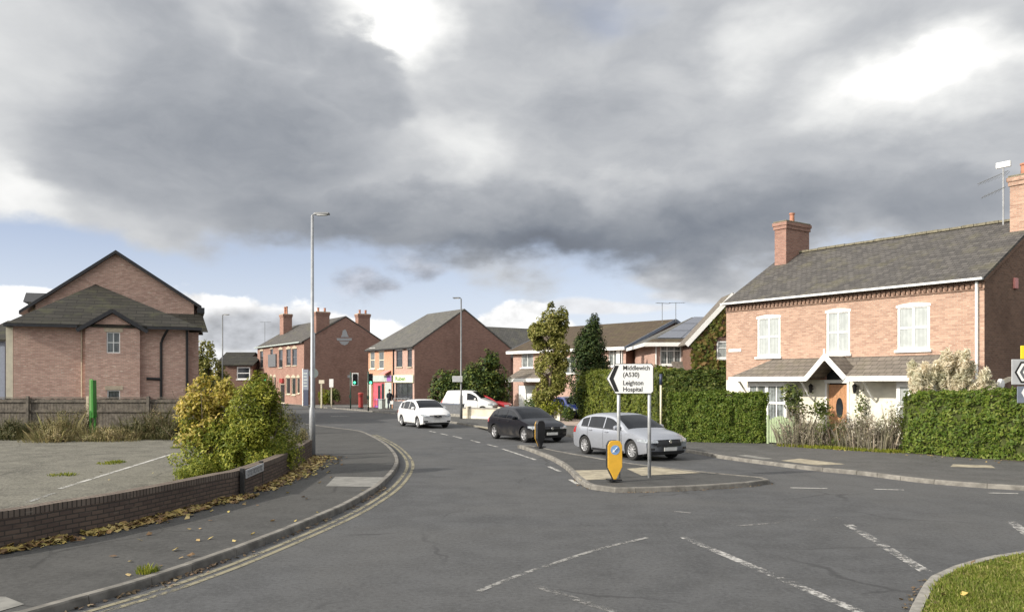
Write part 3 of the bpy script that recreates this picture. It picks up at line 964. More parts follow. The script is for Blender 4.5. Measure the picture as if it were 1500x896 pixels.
def holes_wall(mb, u0, u1, z0, z1, holes, y=0.0, rev=0.10):
    us = sorted({u0, u1} | {min(max(h[k], u0), u1) for h in holes for k in (0, 1)})
    zs = sorted({z0, z1} | {min(max(h[k], z0), z1) for h in holes for k in (2, 3)})
    for i in range(len(us) - 1):
        for j in range(len(zs) - 1):
            cu, cz = (us[i] + us[i + 1]) / 2, (zs[j] + zs[j + 1]) / 2
            if any(h[0] < cu < h[1] and h[2] < cz < h[3] for h in holes):
                continue
            mb.add([(us[i], y, zs[j]), (us[i + 1], y, zs[j]), (us[i + 1], y, zs[j + 1]), (us[i], y, zs[j + 1])], [(0, 1, 2, 3)])
    for a, b_, c, d in holes:
        q = y + rev
        mb.add([(a, y, c), (b_, y, c), (b_, q, c), (a, q, c)], [(0, 1, 2, 3)])
        mb.add([(a, y, d), (b_, y, d), (b_, q, d), (a, q, d)], [(3, 2, 1, 0)])
        mb.add([(a, y, c), (a, q, c), (a, q, d), (a, y, d)], [(0, 1, 2, 3)])
        mb.add([(b_, y, c), (b_, q, c), (b_, q, d), (b_, y, d)], [(3, 2, 1, 0)])
def shell(mb, L_, Dp, ze, zr, holes, zb=0.0, front=True, end_mat=None, yoff=0.0):
    if front:
        holes_wall(mb, 0, L_, zb, ze, holes)
    m0 = mb.mi
    if end_mat is not None:
        mb.mi = end_mat
    mb.add([(0, Dp, zb), (0, 0, zb), (0, 0, ze), (0, Dp / 2, zr), (0, Dp, ze)], [(0, 1, 2, 3, 4)])
    mb.add([(L_, 0, zb), (L_, Dp, zb), (L_, Dp, ze), (L_, Dp / 2, zr), (L_, 0, ze)], [(0, 1, 2, 3, 4)])
    mb.add([(L_, Dp, zb), (0, Dp, zb), (0, Dp, ze), (L_, Dp, ze)], [(0, 1, 2, 3)])
    mb.mi = m0
def gable_roof(mb, x0, x1, y0, y1, ze, zr, over=0.3, th=0.12):
    ym = (y0 + y1) / 2
    sl = (zr - ze) / (ym - y0)
    a, b_ = y0 - over, y1 + over
    e = ze - over * sl
    mb.xprism([(a, e + 0.02), (ym, zr + 0.02), (ym, zr + th + 0.02), (a, e + th + 0.02)], x0, x1)
    mb.xprism([(ym, zr + 0.02), (b_, e + 0.02), (b_, e + th + 0.02), (ym, zr + th + 0.02)], x0, x1)
def window(parent, r, y=0.06, frame='white_upvc', pane='glass_dark', cols=2, rows=1, fw=0.06, sill=None, trans=None, name='window', split=None):
    u0, u1, z0, z1 = r
    mb = MB()
    d0, d1 = y, y + 0.06
    mb.box(u0, d0, z0, u0 + fw, d1, z1)
    mb.box(u1 - fw, d0, z0, u1, d1, z1)
    mb.box(u0 + fw, d0, z0, u1 - fw, d1, z0 + fw)
    mb.box(u0 + fw, d0, z1 - fw, u1 - fw, d1, z1)
    bw = fw * 0.75
    for k in range(1, cols):
        c = u0 + (u1 - u0) * k / cols
        mb.box(c - bw / 2, d0 + 0.004, z0 + fw, c + bw / 2, d1 - 0.004, z1 - fw)
    hs = [z0 + (z1 - z0) * k / rows for k in range(1, rows)] if split is None else [z0 + (z1 - z0) * q for q in split]
    for c in hs:
        mb.box(u0 + fw, d0 + 0.008, c - bw / 2, u1 - fw, d1 - 0.008, c + bw / 2)
    f = mb.build(name, frame, parent)
    mb = MB()
    mb.box(u0 + fw * 0.5, y + 0.03, z0 + fw * 0.5, u1 - fw * 0.5, y + 0.036, z1 - fw * 0.5)
    mb.build('pane', pane, f)
    if sill:
        mb = MB()
        mb.box(u0 - 0.08, -0.09, z0 - 0.10, u1 + 0.08, y + 0.02, z0 - 0.002)
        mb.build('sill', sill, f, bevel=0.008)
    return f
def chimney(parent, x0, x1, y0, y1, zb, zt, mat='brick_red', pots=2, pot_h=0.5, along='y', cap='stone_sill'):
    mb = MB()
    mb.box(x0, y0, zb, x1, y1, zt - 0.35)
    mb.box(x0 - 0.05, y0 - 0.05, zt - 0.348, x1 + 0.05, y1 + 0.05, zt - 0.18)
    mb.box(x0 - 0.09, y0 - 0.09, zt - 0.178, x1 + 0.09, y1 + 0.09, zt - 0.02)
    c = mb.build('chimney', mat, parent)
    mb = MB()
    mb.box(x0 - 0.06, y0 - 0.06, zt - 0.018, x1 + 0.06, y1 + 0.06, zt + 0.06)
    mb.build('chimney_cap', cap, c, bevel=0.03)
    for k in range(pots):
        q = (k + 0.5) / pots
        cx = (x0 + x1) / 2 if along == 'y' else x0 + (x1 - x0) * q
        cy = (y0 + y1) / 2 if along == 'x' else y0 + (y1 - y0) * q
        mb = MB()
        mb.lathe([(0.0, 0.06), (0.16, 0.06), (0.12, 0.12), (0.11, pot_h * 0.85), (0.14, pot_h * 0.88), (0.14, pot_h), (0.09, pot_h), (0.09, pot_h - 0.2), (0, pot_h - 0.2)], 12, (cx, cy, zt))
        mb.build('chimney_pot', 'terracotta', c, smooth=False)
    return c
def pipe(parent, x, y, z0, z1, mat, r=0.045, name='downpipe'):
    mb = MB()
    mb.tube([(x, y, z0), (x, y, z1)], r, 8)
    return mb.build(name, mat, parent, smooth=False)

# ---- Victorian brick house on the right
fv_ = Facade(10.2, 39.0, -55.0)
vic = thing('brick_house', 'long red brick house with white ground floor, slate roof and wooden front door', 'house', fv_.o, fv_.a)
VL, VD, VE, VR = 11.75, 8.9, 6.25, 8.85
up = [fv_.rect(1109, 464, 1143, 522), fv_.rect(1210, 455, 1245, 518), fv_.rect(1314, 447, 1362, 512)]
mb = MB()
holes_wall(mb, 0, VL, 2.62, VE, up)
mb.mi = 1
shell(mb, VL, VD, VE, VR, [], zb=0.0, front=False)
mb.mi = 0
mb.build('wall', ['brick_lit', 'brick_gable_shade'], vic)
for i, r_ in enumerate(up):
    f_ = window(vic, r_, 0.03, 'white_upvc', 'pane_blind', 2, 2, fw=0.10, sill='white_upvc')
    mb = MB()
    u0, u1, z0, z1 = r_
    pts = [(u0 - 0.04, z1 - 0.06)] + [(u0 - 0.04 + (u1 - u0 + 0.08) * k / 10, z1 + 0.03 + 0.075 * math.sin(math.pi * k / 10)) for k in range(11)] + [(u1 + 0.04, z1 - 0.06)]
    mb.yprism(pts, -0.012, 0.028)
    mb.build('arched_head', 'white_upvc', f_)
# ground floor, rendered white, door and bays
door = fv_.rect(1212, 563, 1241, 612)
door = (door[0], door[1], 0.1, door[3])
fan = (door[0] - 0.02, door[1] + 0.02, door[3] + 0.06, door[3] + 0.62)
bayL = fv_.rect(1095, 553, 1152, 612, -0.75)
bayR = fv_.rect(1313, 553, 1352, 612, -0.75)
mb = MB()
holes_wall(mb, 0, VL, 0.0, 2.618, [(door[0], door[1], 0.0, fan[3] - 0.2)], 0.002, 0.16)
gf = mb.build('ground_floor', 'white_render', vic)
mb = MB()
mb.box(door[0] + 0.01, 0.10, 0.1, door[1] - 0.01, 0.15, door[3])
for k in range(1, 5):
    q = door[0] + (door[1] - door[0]) * k / 5
    mb.box(q - 0.012, 0.092, 0.2, q + 0.012, 0.10, door[3] - 0.08)
dr = mb.build('door', 'wood_door', vic)
mb = MB()
cx_ = (door[0] + door[1]) / 2 + 0.05
mb.yprism([(cx_ + 0.16 * math.cos(a), 1.45 + 0.42 * math.sin(a)) for a in [2 * math.pi * k / 20 for k in range(20)]], 0.078, 0.09)
mb.build('oval_pane', 'glass_dark', dr)
mb = MB()
mb.lathe([(0, 0), (0.03, 0.0), (0.035, -0.05), (0, -0.06)], 10, (door[0] + 0.14, 0.09, 1.15), 'y')
mb.build('handle', 'chrome', dr)
mb = MB()
mb.box(door[0] - 0.10, -0.03, 0.1, door[0] - 0.002, 0.06, door[3] + 0.06)
mb.box(door[1] + 0.002, -0.03, 0.1, door[1] + 0.10, 0.06, door[3] + 0.06)
mb.box(door[0] - 0.12, -0.045, door[3] + 0.062, door[1] + 0.12, 0.08, door[3] + 0.20)
mb.build('door_surround', 'white_upvc', vic)
mb = MB()
cxd, rad = (door[0] + door[1]) / 2, (door[1] - door[0]) / 2 + 0.02
zf = door[3] + 0.202
mb.yprism([(cxd + rad * math.cos(a), zf + 0.62 * math.sin(a)) for a in [math.pi * k / 12 for k in range(13)]], -0.012, 0.0)
mb.build('fanlight', 'glass_dark', vic)
mb = MB()
ro, ri = rad + 0.30, rad + 0.02
for k in range(12):
    a0, a1 = math.pi * k / 12 + 0.01, math.pi * (k + 1) / 12 - 0.01
    mb.yprism([(cxd + ri * math.cos(a0), zf + 0.63 * math.sin(a0)), (cxd + ro * math.cos(a0), zf + 0.9 * math.sin(a0)), (cxd + ro * math.cos(a1), zf + 0.9 * math.sin(a1)), (cxd + ri * math.cos(a1), zf + 0.63 * math.sin(a1))], -0.06, 0.0)
mb.build('door_arch', 'brick_red', vic)
for r_, cols in ((bayL, 4), (bayR, 3)):
    u0, u1, z0, z1 = r_
    u0, u1 = max(u0, 0.15), min(max(u1, u0 + 1.5), VL - 0.1)
    mb = MB()
    mb.box(u0, -0.75, 0.0, u1, 0.0, 0.75)
    by = mb.build('bay', 'white_render', vic)
    mb = MB()
    mb.box(u0, -0.75, 2.42, u1, 0.0, 2.60)
    mb.build('bay_header', 'white_upvc', by)
    mb = MB()
    for k in range(cols + 1):
        q = u0 + (u1 - u0) * k / cols
        wd_ = 0.14 if k in (0, cols) else (0.17 if k == 2 and cols == 4 else 0.05)
        mb.box(q - wd_ if k == cols else (q if k == 0 else q - wd_ / 2), -0.75, 0.752, q if k == cols else (q + wd_ if k == 0 else q + wd_ / 2), -0.68, 2.418)
    mb.box(u0 + 0.02, -0.745, 0.752, u1 - 0.02, -0.69, 0.83)
    mb.box(u0 + 0.02, -0.745, 2.34, u1 - 0.02, -0.69, 2.418)
    mb.box(u0 + 0.02, -0.742, 1.56, u1 - 0.02, -0.692, 1.66)
    wf = mb.build('window', 'white_upvc', vic)
    mb = MB()
    mb.box(u0 + 0.03, -0.72, 0.76, u1 - 0.03, -0.71, 2.41)
    mb.box(u0 + 0.02, -0.70, 0.76, u0 + 0.03, -0.02, 2.41)
    mb.box(u1 - 0.03, -0.70, 0.76, u1 - 0.02, -0.02, 2.41)
    mb.build('pane', 'pane_curtain' if cols == 4 else 'pane_blind', wf)
# lean-to canopy over the ground floor with a little porch gable
cy0 = -1.15
pk = fv_.at(1209, 521, cy0 - 0.12)
pl = fv_.at(1182, 546, cy0 - 0.12)
pr = fv_.at(1238, 546, cy0 - 0.12)
zf_ = 2.66
mb = MB()
zw = 3.55
hipx = 1.35
cs = fv_.at(1070, 546, cy0 - 0.12)[0]
for a, b_, ha in ((cs, pl[0], True), (pr[0], VL - 1.0, False)):
    ta = a + hipx if ha else a
    vs = [(a, cy0 - 0.1, zf_ + 0.10), (b_, cy0 - 0.1, zf_ + 0.10), (b_, -0.004, zw), (ta, -0.004, zw), (a, cy0 - 0.1, zf_ + 0.02), (b_, cy0 - 0.1, zf_ + 0.02), (b_, -0.004, zf_ + 0.02), (a, -0.004, zf_ + 0.02), (a, -0.004, zf_ + 0.10)]
    mb.add(vs, [(0, 1, 2, 3), (0, 3, 8), (4, 7, 6, 5), (0, 4, 5, 1), (1, 5, 6, 2), (0, 8, 7, 4)])
# between, rising to the porch peak
zpk = pk[1]
pm = pk[0]
mb.add([(pl[0], cy0 - 0.12, zf_ + 0.06), (pm, cy0 - 0.12, zpk), (pm, -0.004, zpk + 0.02), (pl[0], -0.004, zw), (pl[0], -0.004, zf_ + 0.06)], [(0, 1, 2, 4)])
mb.add([(pr[0], cy0 - 0.12, zf_ + 0.06), (pm, cy0 - 0.12, zpk), (pm, -0.004, zpk + 0.02), (pr[0], -0.004, zf_ + 0.06)], [(0, 3, 2, 1)])
mb.add([(pl[0], -0.003, zf_ + 0.06), (pr[0], -0.003, zf_ + 0.06), (pr[0], -0.003, zw), (pl[0], -0.003, zw)], [(0, 1, 2, 3)])
mb.build('canopy_roof', 'tile_leanto', vic)
mb = MB()
mb.box(cs - 0.05, cy0 - 0.16, zf_ - 0.10, pl[0], cy0 - 0.102, zf_ + 0.09)
mb.box(pr[0], cy0 - 0.16, zf_ - 0.10, VL - 0.95, cy0 - 0.102, zf_ + 0.09)
mb.box(cs - 0.08, cy0 - 0.16, zf_ - 0.10, cs - 0.02, -0.01, zf_ + 0.09)
mb.beam((pl[0] - 0.02, cy0 - 0.16, zf_ + 0.0), (pm, cy0 - 0.16, zpk - 0.02), 0.06, 0.2, (0, 0, 1))
mb.beam((pr[0] + 0.02, cy0 - 0.163, zf_ + 0.0), (pm, cy0 - 0.163, zpk - 0.02), 0.06, 0.2, (0, 0, 1))
mb.box(pm - 0.04, cy0 - 0.21, zpk - 0.2, pm + 0.04, cy0 - 0.195, zpk + 0.28)
mb.build('canopy_fascia', 'white_upvc', vic)
for q in (cs + 0.2, pl[0] - 0.55, pr[0] + 0.55, VL - 1.6):
    mb = MB()
    mb.tube([(q, -0.05, 1.75), (q, -0.35, 1.95), (q, -0.85, 2.5), (q, cy0, zf_ - 0.02)], 0.045, 6)
    mb.build('bracket', 'white_upvc', vic)
for px_ in (1191, 1255):
    q = fv_.at(px_, 570)[0]
    mb = MB()
    mb.lathe([(0, 0), (0.06, 0.02), (0.10, 0.30), (0.12, 0.31), (0.0, 0.42)], 6, (q, -0.16, 2.05))
    mb.box(q - 0.02, -0.15, 2.2, q + 0.02, 0.0, 2.24)
    mb.build('lantern', 'black', vic)
# roof, gutter, dentils
mb = MB()
gable_roof(mb, -0.08, VL + 0.06, 0, VD, VE, VR, 0.22, 0.10)
rf = mb.build('roof', 'slate_grey', vic)
mb = MB()
for k in range(24):
    mb.box(k * VL / 24 + 0.01, VD / 2 - 0.13, VR + 0.09, (k + 1) * VL / 24 - 0.01, VD / 2 + 0.13, VR + 0.19 + random.uniform(-.012, .012))
mb.build('ridge_tiles', 'lead_moss', rf)
mb = MB()
mb.box(-0.1, -0.33, VE - 0.08, VL + 0.06, -0.225, VE + 0.0)
mb.build('gutter', 'white_upvc', vic)
mb = MB()
mb.box(0.0, -0.05, VE - 0.16, VL, -0.003, VE - 0.02)
mb.box(0.0, -0.04, VE - 0.42, VL, -0.003, VE - 0.36)
for k in range(58):
    q = k * VL / 58
    mb.box(q + 0.03, -0.07, VE - 0.34, q + 0.13, -0.003, VE - 0.17)
mb.build('cornice', 'brick_gable_shade', vic)
q = fv_.at(1432, 480)[0]
pipe(vic, q, -0.07, 2.5, VE - 0.1, 'white_upvc', 0.055)
q0 = fv_.rect(1068, 511, 1086, 515)
mb = MB()
mb.box(q0[0], -0.03, q0[2], q0[1], -0.003, q0[3])
mb.build('name_stone', 'white_upvc', vic)
chimney(vic, 0.25, 0.92, 3.3, 5.15, 7.6, 10.4, 'brick_red', 1, 0.55, 'y', 'lead_moss')
chimney(vic, VL - 0.62, VL + 0.004, 3.35, 5.2, 7.6, 10.45, 'brick_lit', 2, 0.55, 'y', 'lead_moss')
ya, za = fv_.side(1486, 415, VL)
mb = MB()
mb.box(VL + 0.002, ya - 0.14, za - 0.2, VL + 0.09, ya + 0.14, za + 0.2)
mb.build('alarm_box', 'alarm_pink', vic, bevel=0.02)
ya, za = fv_.side(1457, 562, VL)
mb = MB()
mb.lathe([(0, 0.0), (0.05, 0.0), (0.05, 0.12), (0.19, 0.16), (0.19, 0.24), (0.15, 0.28), (0, 0.29)], 16, (VL, ya, za), 'x')
mb.build('round_lamp', 'sign_white', vic)
mb = MB()
mb.beam((VL + 0.12, ya + 0.25, za + 0.05), (VL + 0.12, ya + 0.95, za + 0.2), 0.12, 0.14)
mb.build('lamp_arm', 'cream_render', vic)
mb = MB()
gx = VL + 0.012
sl = (VR - VE) / (VD / 2)
mb.beam((gx + 0.02, -0.1, VE - 0.10), (gx + 0.02, VD / 2, VR - 0.06), 0.05, 0.14)
mb.beam((gx + 0.02, VD + 0.1, VE - 0.10), (gx + 0.02, VD / 2, VR - 0.06), 0.05, 0.14)
mb.build('verge', 'brick_gable_shade', vic)
# aerial on the right chimney
aer = fv_.o + fv_.x * (VL - 0.75) + fv_.y * 3.1
ae = thing('tv_aerial', 'grey television aerial strapped to the right-hand chimney of the long brick house', 'aerial', (aer.x, aer.y, 8.9), fv_.a)
mb = MB()
mb.tube([(0, 0, -0.3), (0, 0, 2.0)], 0.03, 6)
mb.build('mast', 'galvanised', ae)
mb = MB()
mb.tube([(-1.1, 0.3, 1.55), (0.2, -0.05, 1.75)], 0.014, 5)
mb.tube([(-0.9, 0.2, 0.95), (0.1, -0.05, 1.15)], 0.014, 5)
for k in range(9):
    q = -1.0 + k * 0.13
    mb.tube([(q, 0.05 - q * .1, 1.42 + (q + 1.1) * .15), (q, 0.45 - q * .1, 1.66 + (q + 1.1) * .15)], 0.008, 4)
for k in range(6):
    q = -0.85 + k * 0.13
    mb.tube([(q, 0.0 - q * .1, 0.85 + (q + .9) * .2), (q, 0.35 - q * .1, 1.1 + (q + .9) * .2)], 0.008, 4)
mb.build('antenna', 'lamp_dark', ae)
mb = MB()
mb.box(-0.25, -0.06, 1.92, 0.28, 0.06, 2.14)
mb.build('box_antenna', 'sign_white', ae, bevel=0.02)

# ---- house with garage, partly behind the trees
fa = Facade(0.1, 69.0, -47.5)
ha = thing('garage_house', 'low pitched pink brick house with white garage door and tiled canopy', 'house', fa.o, fa.a)
AL, AD, AE_, AR = 12.2, 11.4, 5.15, 7.3
w1 = fa.rect(763.5, 515.5, 781, 538)
w2 = fa.rect(891, 509, 913, 536)
gd = fa.rect(759, 564, 784, 592)
gd = (gd[0], gd[1], 0.1, gd[3])
mb = MB()
shell(mb, AL, AD, AE_, AR, [w1, w2, gd, (5.2, 7.2, 3.2, 4.5)], 0.0, True, 1)
mb.build('wall', ['brick_pink', 'brick_brown'], ha)  # gable ends in darker brick than the front, their shade put into the colour
window(ha, w1, 0.05, 'white_upvc', 'pane_curtain', 2, 1, 0.07, 'white_upvc')
window(ha, w2, 0.05, 'white_upvc', 'pane_curtain', 3, 1, 0.07, 'white_upvc', split=[0.68])
window(ha, (5.2, 7.2, 3.2, 4.5), 0.05, 'white_upvc', 'pane_dim', 3, 1, 0.07, 'white_upvc')
mb = MB()
mb.box(gd[0], 0.05, 0.1, gd[1], 0.09, gd[3])
for k in range(1, 5):
    z_ = 0.1 + (gd[3] - 0.1) * k / 5
    mb.box(gd[0] + 0.03, 0.043, z_ - 0.015, gd[1] - 0.03, 0.05, z_ + 0.015)
mb.build('garage_door', 'white_upvc', ha)
mb = MB()
gable_roof(mb, -0.35, AL + 0.25, 0, AD, AE_, AR, 0.45, 0.10)
mb.build('roof', 'tile_moss', ha)
mb = MB()
sl = (AR - AE_) / (AD / 2)
mb.box(-0.35, -0.51, AE_ - 0.45 * sl - 0.10, AL + 0.25, -0.452, AE_ - 0.45 * sl + 0.13)
mb.build('fascia', 'white_upvc', ha)
mb = MB()
mb.box(-0.33, -0.45, AE_ - 0.28, AL + 0.22, 0.0, AE_ - 0.24)
mb.build('soffit', 'white_upvc', ha)
for xx in (-0.38, AL + 0.28):
    mb = MB()
    mb.beam((xx, -0.46, AE_ - 0.45 * sl), (xx, AD / 2, AR + 0.03), 0.05, 0.24)
    mb.beam((xx, AD + 0.46, AE_ - 0.45 * sl), (xx, AD / 2, AR + 0.03), 0.05, 0.24)
    mb.build('bargeboard', 'slate_panel', ha)
mb = MB()
c0 = fa.at(741, 553, -1.7)[0]
c1 = 5.0
mb.xprism([(-1.7, 2.72), (-0.004, 3.5), (-0.004, 3.62), (-1.7, 2.82)], c0, c1)
mb.build('canopy_roof', 'tile_leanto', ha)
mb = MB()
mb.box(c0, -1.76, 2.56, c1, -1.702, 2.83)
mb.build('canopy_fascia', 'white_upvc', ha)
pipe(ha, c0 + 0.15, -1.5, 0.1, 2.7, 'lamp_dark', 0.06, 'post')
pipe(ha, AL - 0.35, -0.06, 0.1, AE_ - 0.2, 'white_upvc')
mb = MB()
mb.box(AL - 0.9, -0.025, 3.0, AL - 0.55, -0.003, AE_ - 0.25)
mb.build('wall_panel', 'white_upvc', ha)
def aerial(label, x, y, z, h):
    a_ = thing('tv_aerial', label, 'aerial', (x, y, z), random.uniform(0, 1))
    mb = MB()
    mb.tube([(0, 0, 0), (0, 0, h)], 0.025, 5)
    mb.build('mast', 'lamp_dark', a_)
    mb = MB()
    mb.tube([(-0.55, 0, h - 0.05), (0.75, 0, h - 0.02)], 0.016, 4)
    for k in range(8):
        mb.tube([(-0.5 + k * .16, -0.22, h - 0.04), (-0.5 + k * .16, 0.22, h - 0.04)], 0.009, 4)
    mb.build('antenna', 'lamp_dark', a_)
p = P3(970, 467, 63.0)
aerial('left of two thin aerials on the mossy roof of the garage house', p.x, p.y, p.z - 0.3, 1.55)
p = P3(990, 470, 63.5)
aerial('right of two thin aerials on the mossy roof, just above the solar panels', p.x, p.y, p.z - 0.3, 1.75)

# ---- house with solar panels
fb = Facade(9.06, 52.0, 0.0)
hb = thing('solar_house', 'pink brick house with grey solar panels covering its roof', 'house', fb.o, 0.0)
BL = 4.6
wb = fb.rect(967, 505.5, 998, 534)
mb = MB()
holes_wall(mb, 0, BL, 0, 5.0, [wb])
mb.add([(0, 9, 0), (0, 0, 0), (0, 0, 5.0), (0, 9, 5.0)], [(0, 1, 2, 3)])
mb.add([(BL, 0, 0), (BL, 9, 0), (BL, 9, 5.0), (BL, 0, 5.0)], [(0, 1, 2, 3)])
mb.add([(BL, 9, 0), (0, 9, 0), (0, 9, 5.0), (BL, 9, 5.0)], [(0, 1, 2, 3)])
mb.build('wall', 'brick_pink', hb)
window(hb, wb, 0.05, 'white_upvc', 'pane_curtain', 3, 1, 0.075, 'white_upvc', split=[0.72])
ex, ey = -0.7, -0.5
rx0, rz = 3.35, 7.0
mb = MB()
vs = [(ex, ey, 4.98), (BL + 2.2, ey, 4.98), (BL + 2.2, 4.5, rz), (rx0, 4.5, rz), (ex, 9.5, 4.98), (BL + 2.2, 9.5, 4.98)]
mb.add(vs, [(0, 1, 2, 3), (0, 3, 4), (4, 3, 2, 5), (0, 4, 5, 1), (1, 5, 2)])
mb.build('roof', 'slate_blue', hb)
mb = MB()
n_ = Vector((0, -(rz - 4.98), 5.0)).normalized() * 0.05
def on_roof(x, f_):
    return Vector((x, ey + (4.5 - ey) * f_, 4.98 + (rz - 4.98) * f_)) + n_
for k in range(3):
    for j in range(4):
        f0, f1 = 0.16 + k * 0.28, 0.16 + (k + 1) * 0.28 - 0.012
        def xr(f_, q):
            l_ = ex + (rx0 - ex) * f_ + 0.2
            return l_ + (BL + 2.0 - l_) * q
        q0_, q1_ = j / 4, (j + 1) / 4 - 0.006
        mb.add([on_roof(xr(f0, q0_), f0), on_roof(xr(f0, q1_), f0), on_roof(xr(f1, q1_), f1), on_roof(xr(f1, q0_), f1)], [(0, 1, 2, 3)])
mb.build('solar_panel', 'solar', hb)
mb = MB()
n2_ = n_ * 0.4
fe = 0.13
mb.add([Vector((ex, ey, 4.98)) + n2_, Vector((BL + 2.2, ey, 4.98)) + n2_, on_roof(BL + 2.2, fe) - n_ * 0.6, on_roof(ex + (rx0 - ex) * fe + 0.03, fe) - n_ * 0.6], [(0, 1, 2, 3)])
mb.build('eaves_tiles', 'tile_moss', hb)
mb = MB()
mb.box(ex - 0.05, ey - 0.07, 4.78, BL - 2.0, ey - 0.003, 5.02)
mb.box(ex - 0.05, ey, 4.78, ex - 0.004, 9.4, 5.0)
mb.box(ex, ey, 4.76, BL, 0.0, 4.79)
mb.build('fascia', 'white_upvc', hb)
pipe(hb, 0.08, -0.06, 0.1, 4.8, 'white_upvc')
mb = MB()
mb.xprism([(-0.9, 3.25), (-0.004, 3.75), (-0.004, 3.83), (-0.9, 3.35)], 1.05, 2.6)
mb.build('porch_roof', 'tile_leanto', hb)

# ---- ivy clad gable
fi = Facade(10.75, 49.0, 0.0)
hi_ = thing('ivy_house', 'gabled house wall covered in ivy under a white bargeboard', 'house', fi.o, 0.0)
IW = 4.9
za_ = 5.0 + IW / 2 * 1.1
wi = fi.rect(1050, 494, 1066, 524.5)
mb = MB()
holes_wall(mb, 0, IW, 0, 5.0, [(wi[0], wi[1], wi[2], min(wi[3], 4.98))])
mb.add([(0, 0, 5.0), (IW, 0, 5.0), (IW / 2, 0, za_)], [(0, 1, 2)])
mb.add([(0, 2.6, 0), (0, 0, 0), (0, 0, 5.0), (0, 2.6, 5.0)], [(0, 1, 2, 3)])
mb.add([(IW, 0, 0), (IW, 2.6, 0), (IW, 2.6, 5.0), (IW, 0, 5.0)], [(0, 1, 2, 3)])
mb.build('wall', 'brick_brown', hi_)
window(hi_, (wi[0], wi[1], wi[2], min(wi[3], 4.97)), -0.02, 'white_upvc', 'pane_blind', 1, 2, 0.08, 'white_upvc', split=[0.6])
mb = MB()
mb.yprism([(-0.35, 4.72), (0, 5.1), (IW / 2, za_ + 0.1), (IW / 2, za_ + 0.2), (-0.35, 4.82)][0:1] + [(IW / 2, za_ + 0.03), (IW / 2, za_ + 0.16), (-0.38, 4.76)], -0.15, 2.6)
mb.yprism([(IW + 0.35, 4.72), (IW + 0.38, 4.76), (IW / 2, za_ + 0.16), (IW / 2, za_ + 0.03)], -0.15, 2.6)
mb.build('roof', 'tile_leanto', hi_)
mb = MB()
mb.beam((-0.36, -0.19, 4.72), (IW / 2, -0.19, za_ + 0.06), 0.06, 0.26)
mb.build('bargeboard', 'white_upvc', hi_)
mb = MB()
mb.beam((IW + 0.36, -0.193, 4.72), (IW / 2, -0.193, za_ + 0.06), 0.06, 0.26)
mb.build('bargeboard', 'white_upvc', hi_)
mb = MB()
for i in range(3800):
    u, z = random.uniform(-0.05, IW + 0.05), random.uniform(0, za_)
    if z > 5.0 + min(u, IW - u) * 1.1 - 0.1 or (wi[0] - 0.1 < u < wi[1] + .1 and wi[2] - 0.1 < z < wi[3] + .1):
        continue
    s_ = random.uniform(0.09, 0.17)
    a = random.uniform(0, 6.28)
    dp = -random.uniform(0.02, 0.2) * (0.6 + 0.8 * noise.noise(Vector((u * 1.2, z * 1.2, 0))))
    t1 = Vector((math.cos(a), random.uniform(-.5, .5), math.sin(a))) * s_
    t2 = Vector((-math.sin(a), random.uniform(-.5, .5), math.cos(a))) * s_ * 0.8
    c = Vector((u, dp - 0.03, z))
    mb.add([c - t1, c + t2, c + t1, c - t2], [(0, 1, 2, 3)])
mb.build('ivy', 'leaf_ivy', hi_)

# ---- shops
fs = Facade(-14.2, 81.0, -55.5)
sh = thing('shop_building', 'brick shop building with two shopfronts under a hipped slate roof beside the traffic lights', 'shop', fs.o, fs.a)
SL, SD, SE, SR = 9.7, 10.4, 5.75, 9.2
mid_x = fs.at(577, 530)[0]
wl = [fs.rect(542, 514, 549, 540), fs.rect(554.5, 514, 562.5, 540)]
wr_ = [fs.rect(580.5, 513, 589.5, 537), fs.rect(597, 512, 603.5, 537)]
dl = fs.rect(545.5, 560, 563, 594)
wp = fs.rect(564.5, 560, 574, 594)
sw = fs.rect(579.5, 560.5, 604.5, 586)
mb = MB()
holes_wall(mb, 0, mid_x, 0, SE, wl + [(dl[0], dl[1], 0.1, dl[3])], 0, 0.12)
mb.mi = 1
holes_wall(mb, mid_x, SL, 0, SE, wr_ + [sw], 0, 0.12)
mb.mi = 2
mb.add([(0, SD, 0), (0, 0, 0), (0, 0, SE), (0, SD, SE)], [(0, 1, 2, 3)])
mb.add([(SL, 0, 0), (SL, SD, 0), (SL, SD, SE), (SL, SD / 2, SR), (SL, 0, SE)], [(0, 1, 2, 3, 4)])
mb.add([(SL, SD, 0), (0, SD, 0), (0, SD, SE), (SL, SD, SE)], [(0, 1, 2, 3)])
# rear wing
mb.box(2.2, SD + 0.002, 0, 8.2, SD + 7, 5.0)
mb.add([(2.2, SD + 7.0, 5.0), (8.2, SD + 7.0, 5.0), (5.2, SD + 7.0, 8.0)], [(2, 1, 0)])
mb.build('wall', ['brick_orange', 'brick_pink', 'brick_red'], sh)
for r_ in wl:
    window(sh, r_, 0.03, 'cream_render', 'pane_dim', 1, 2, 0.10, 'cream_render')
for r_ in wr_:
    window(sh, r_, 0.05, 'wall_grey', 'glass_dark', 1, 2, 0.05, 'stone_sill')
mb = MB()
for r_ in wl + wr_:
    mb = MB()
    mb.box(r_[0] - 0.12, -0.03, r_[3] + 0.0, r_[1] + 0.12, -0.003, r_[3] + 0.32)
    mb.build('window_head', 'white_upvc', sh)
window(sh, sw, 0.06, 'black_plastic', 'glass_shop', 3, 1, 0.08, None, name='shop_window', split=[0.3])
mb = MB()
mb.box(dl[0] + 0.02, 0.08, 0.1, dl[1] - 0.02, 0.11, dl[3] - 0.02)
dd = mb.build('shop_door', 'pink_red', sh)
mb = MB()
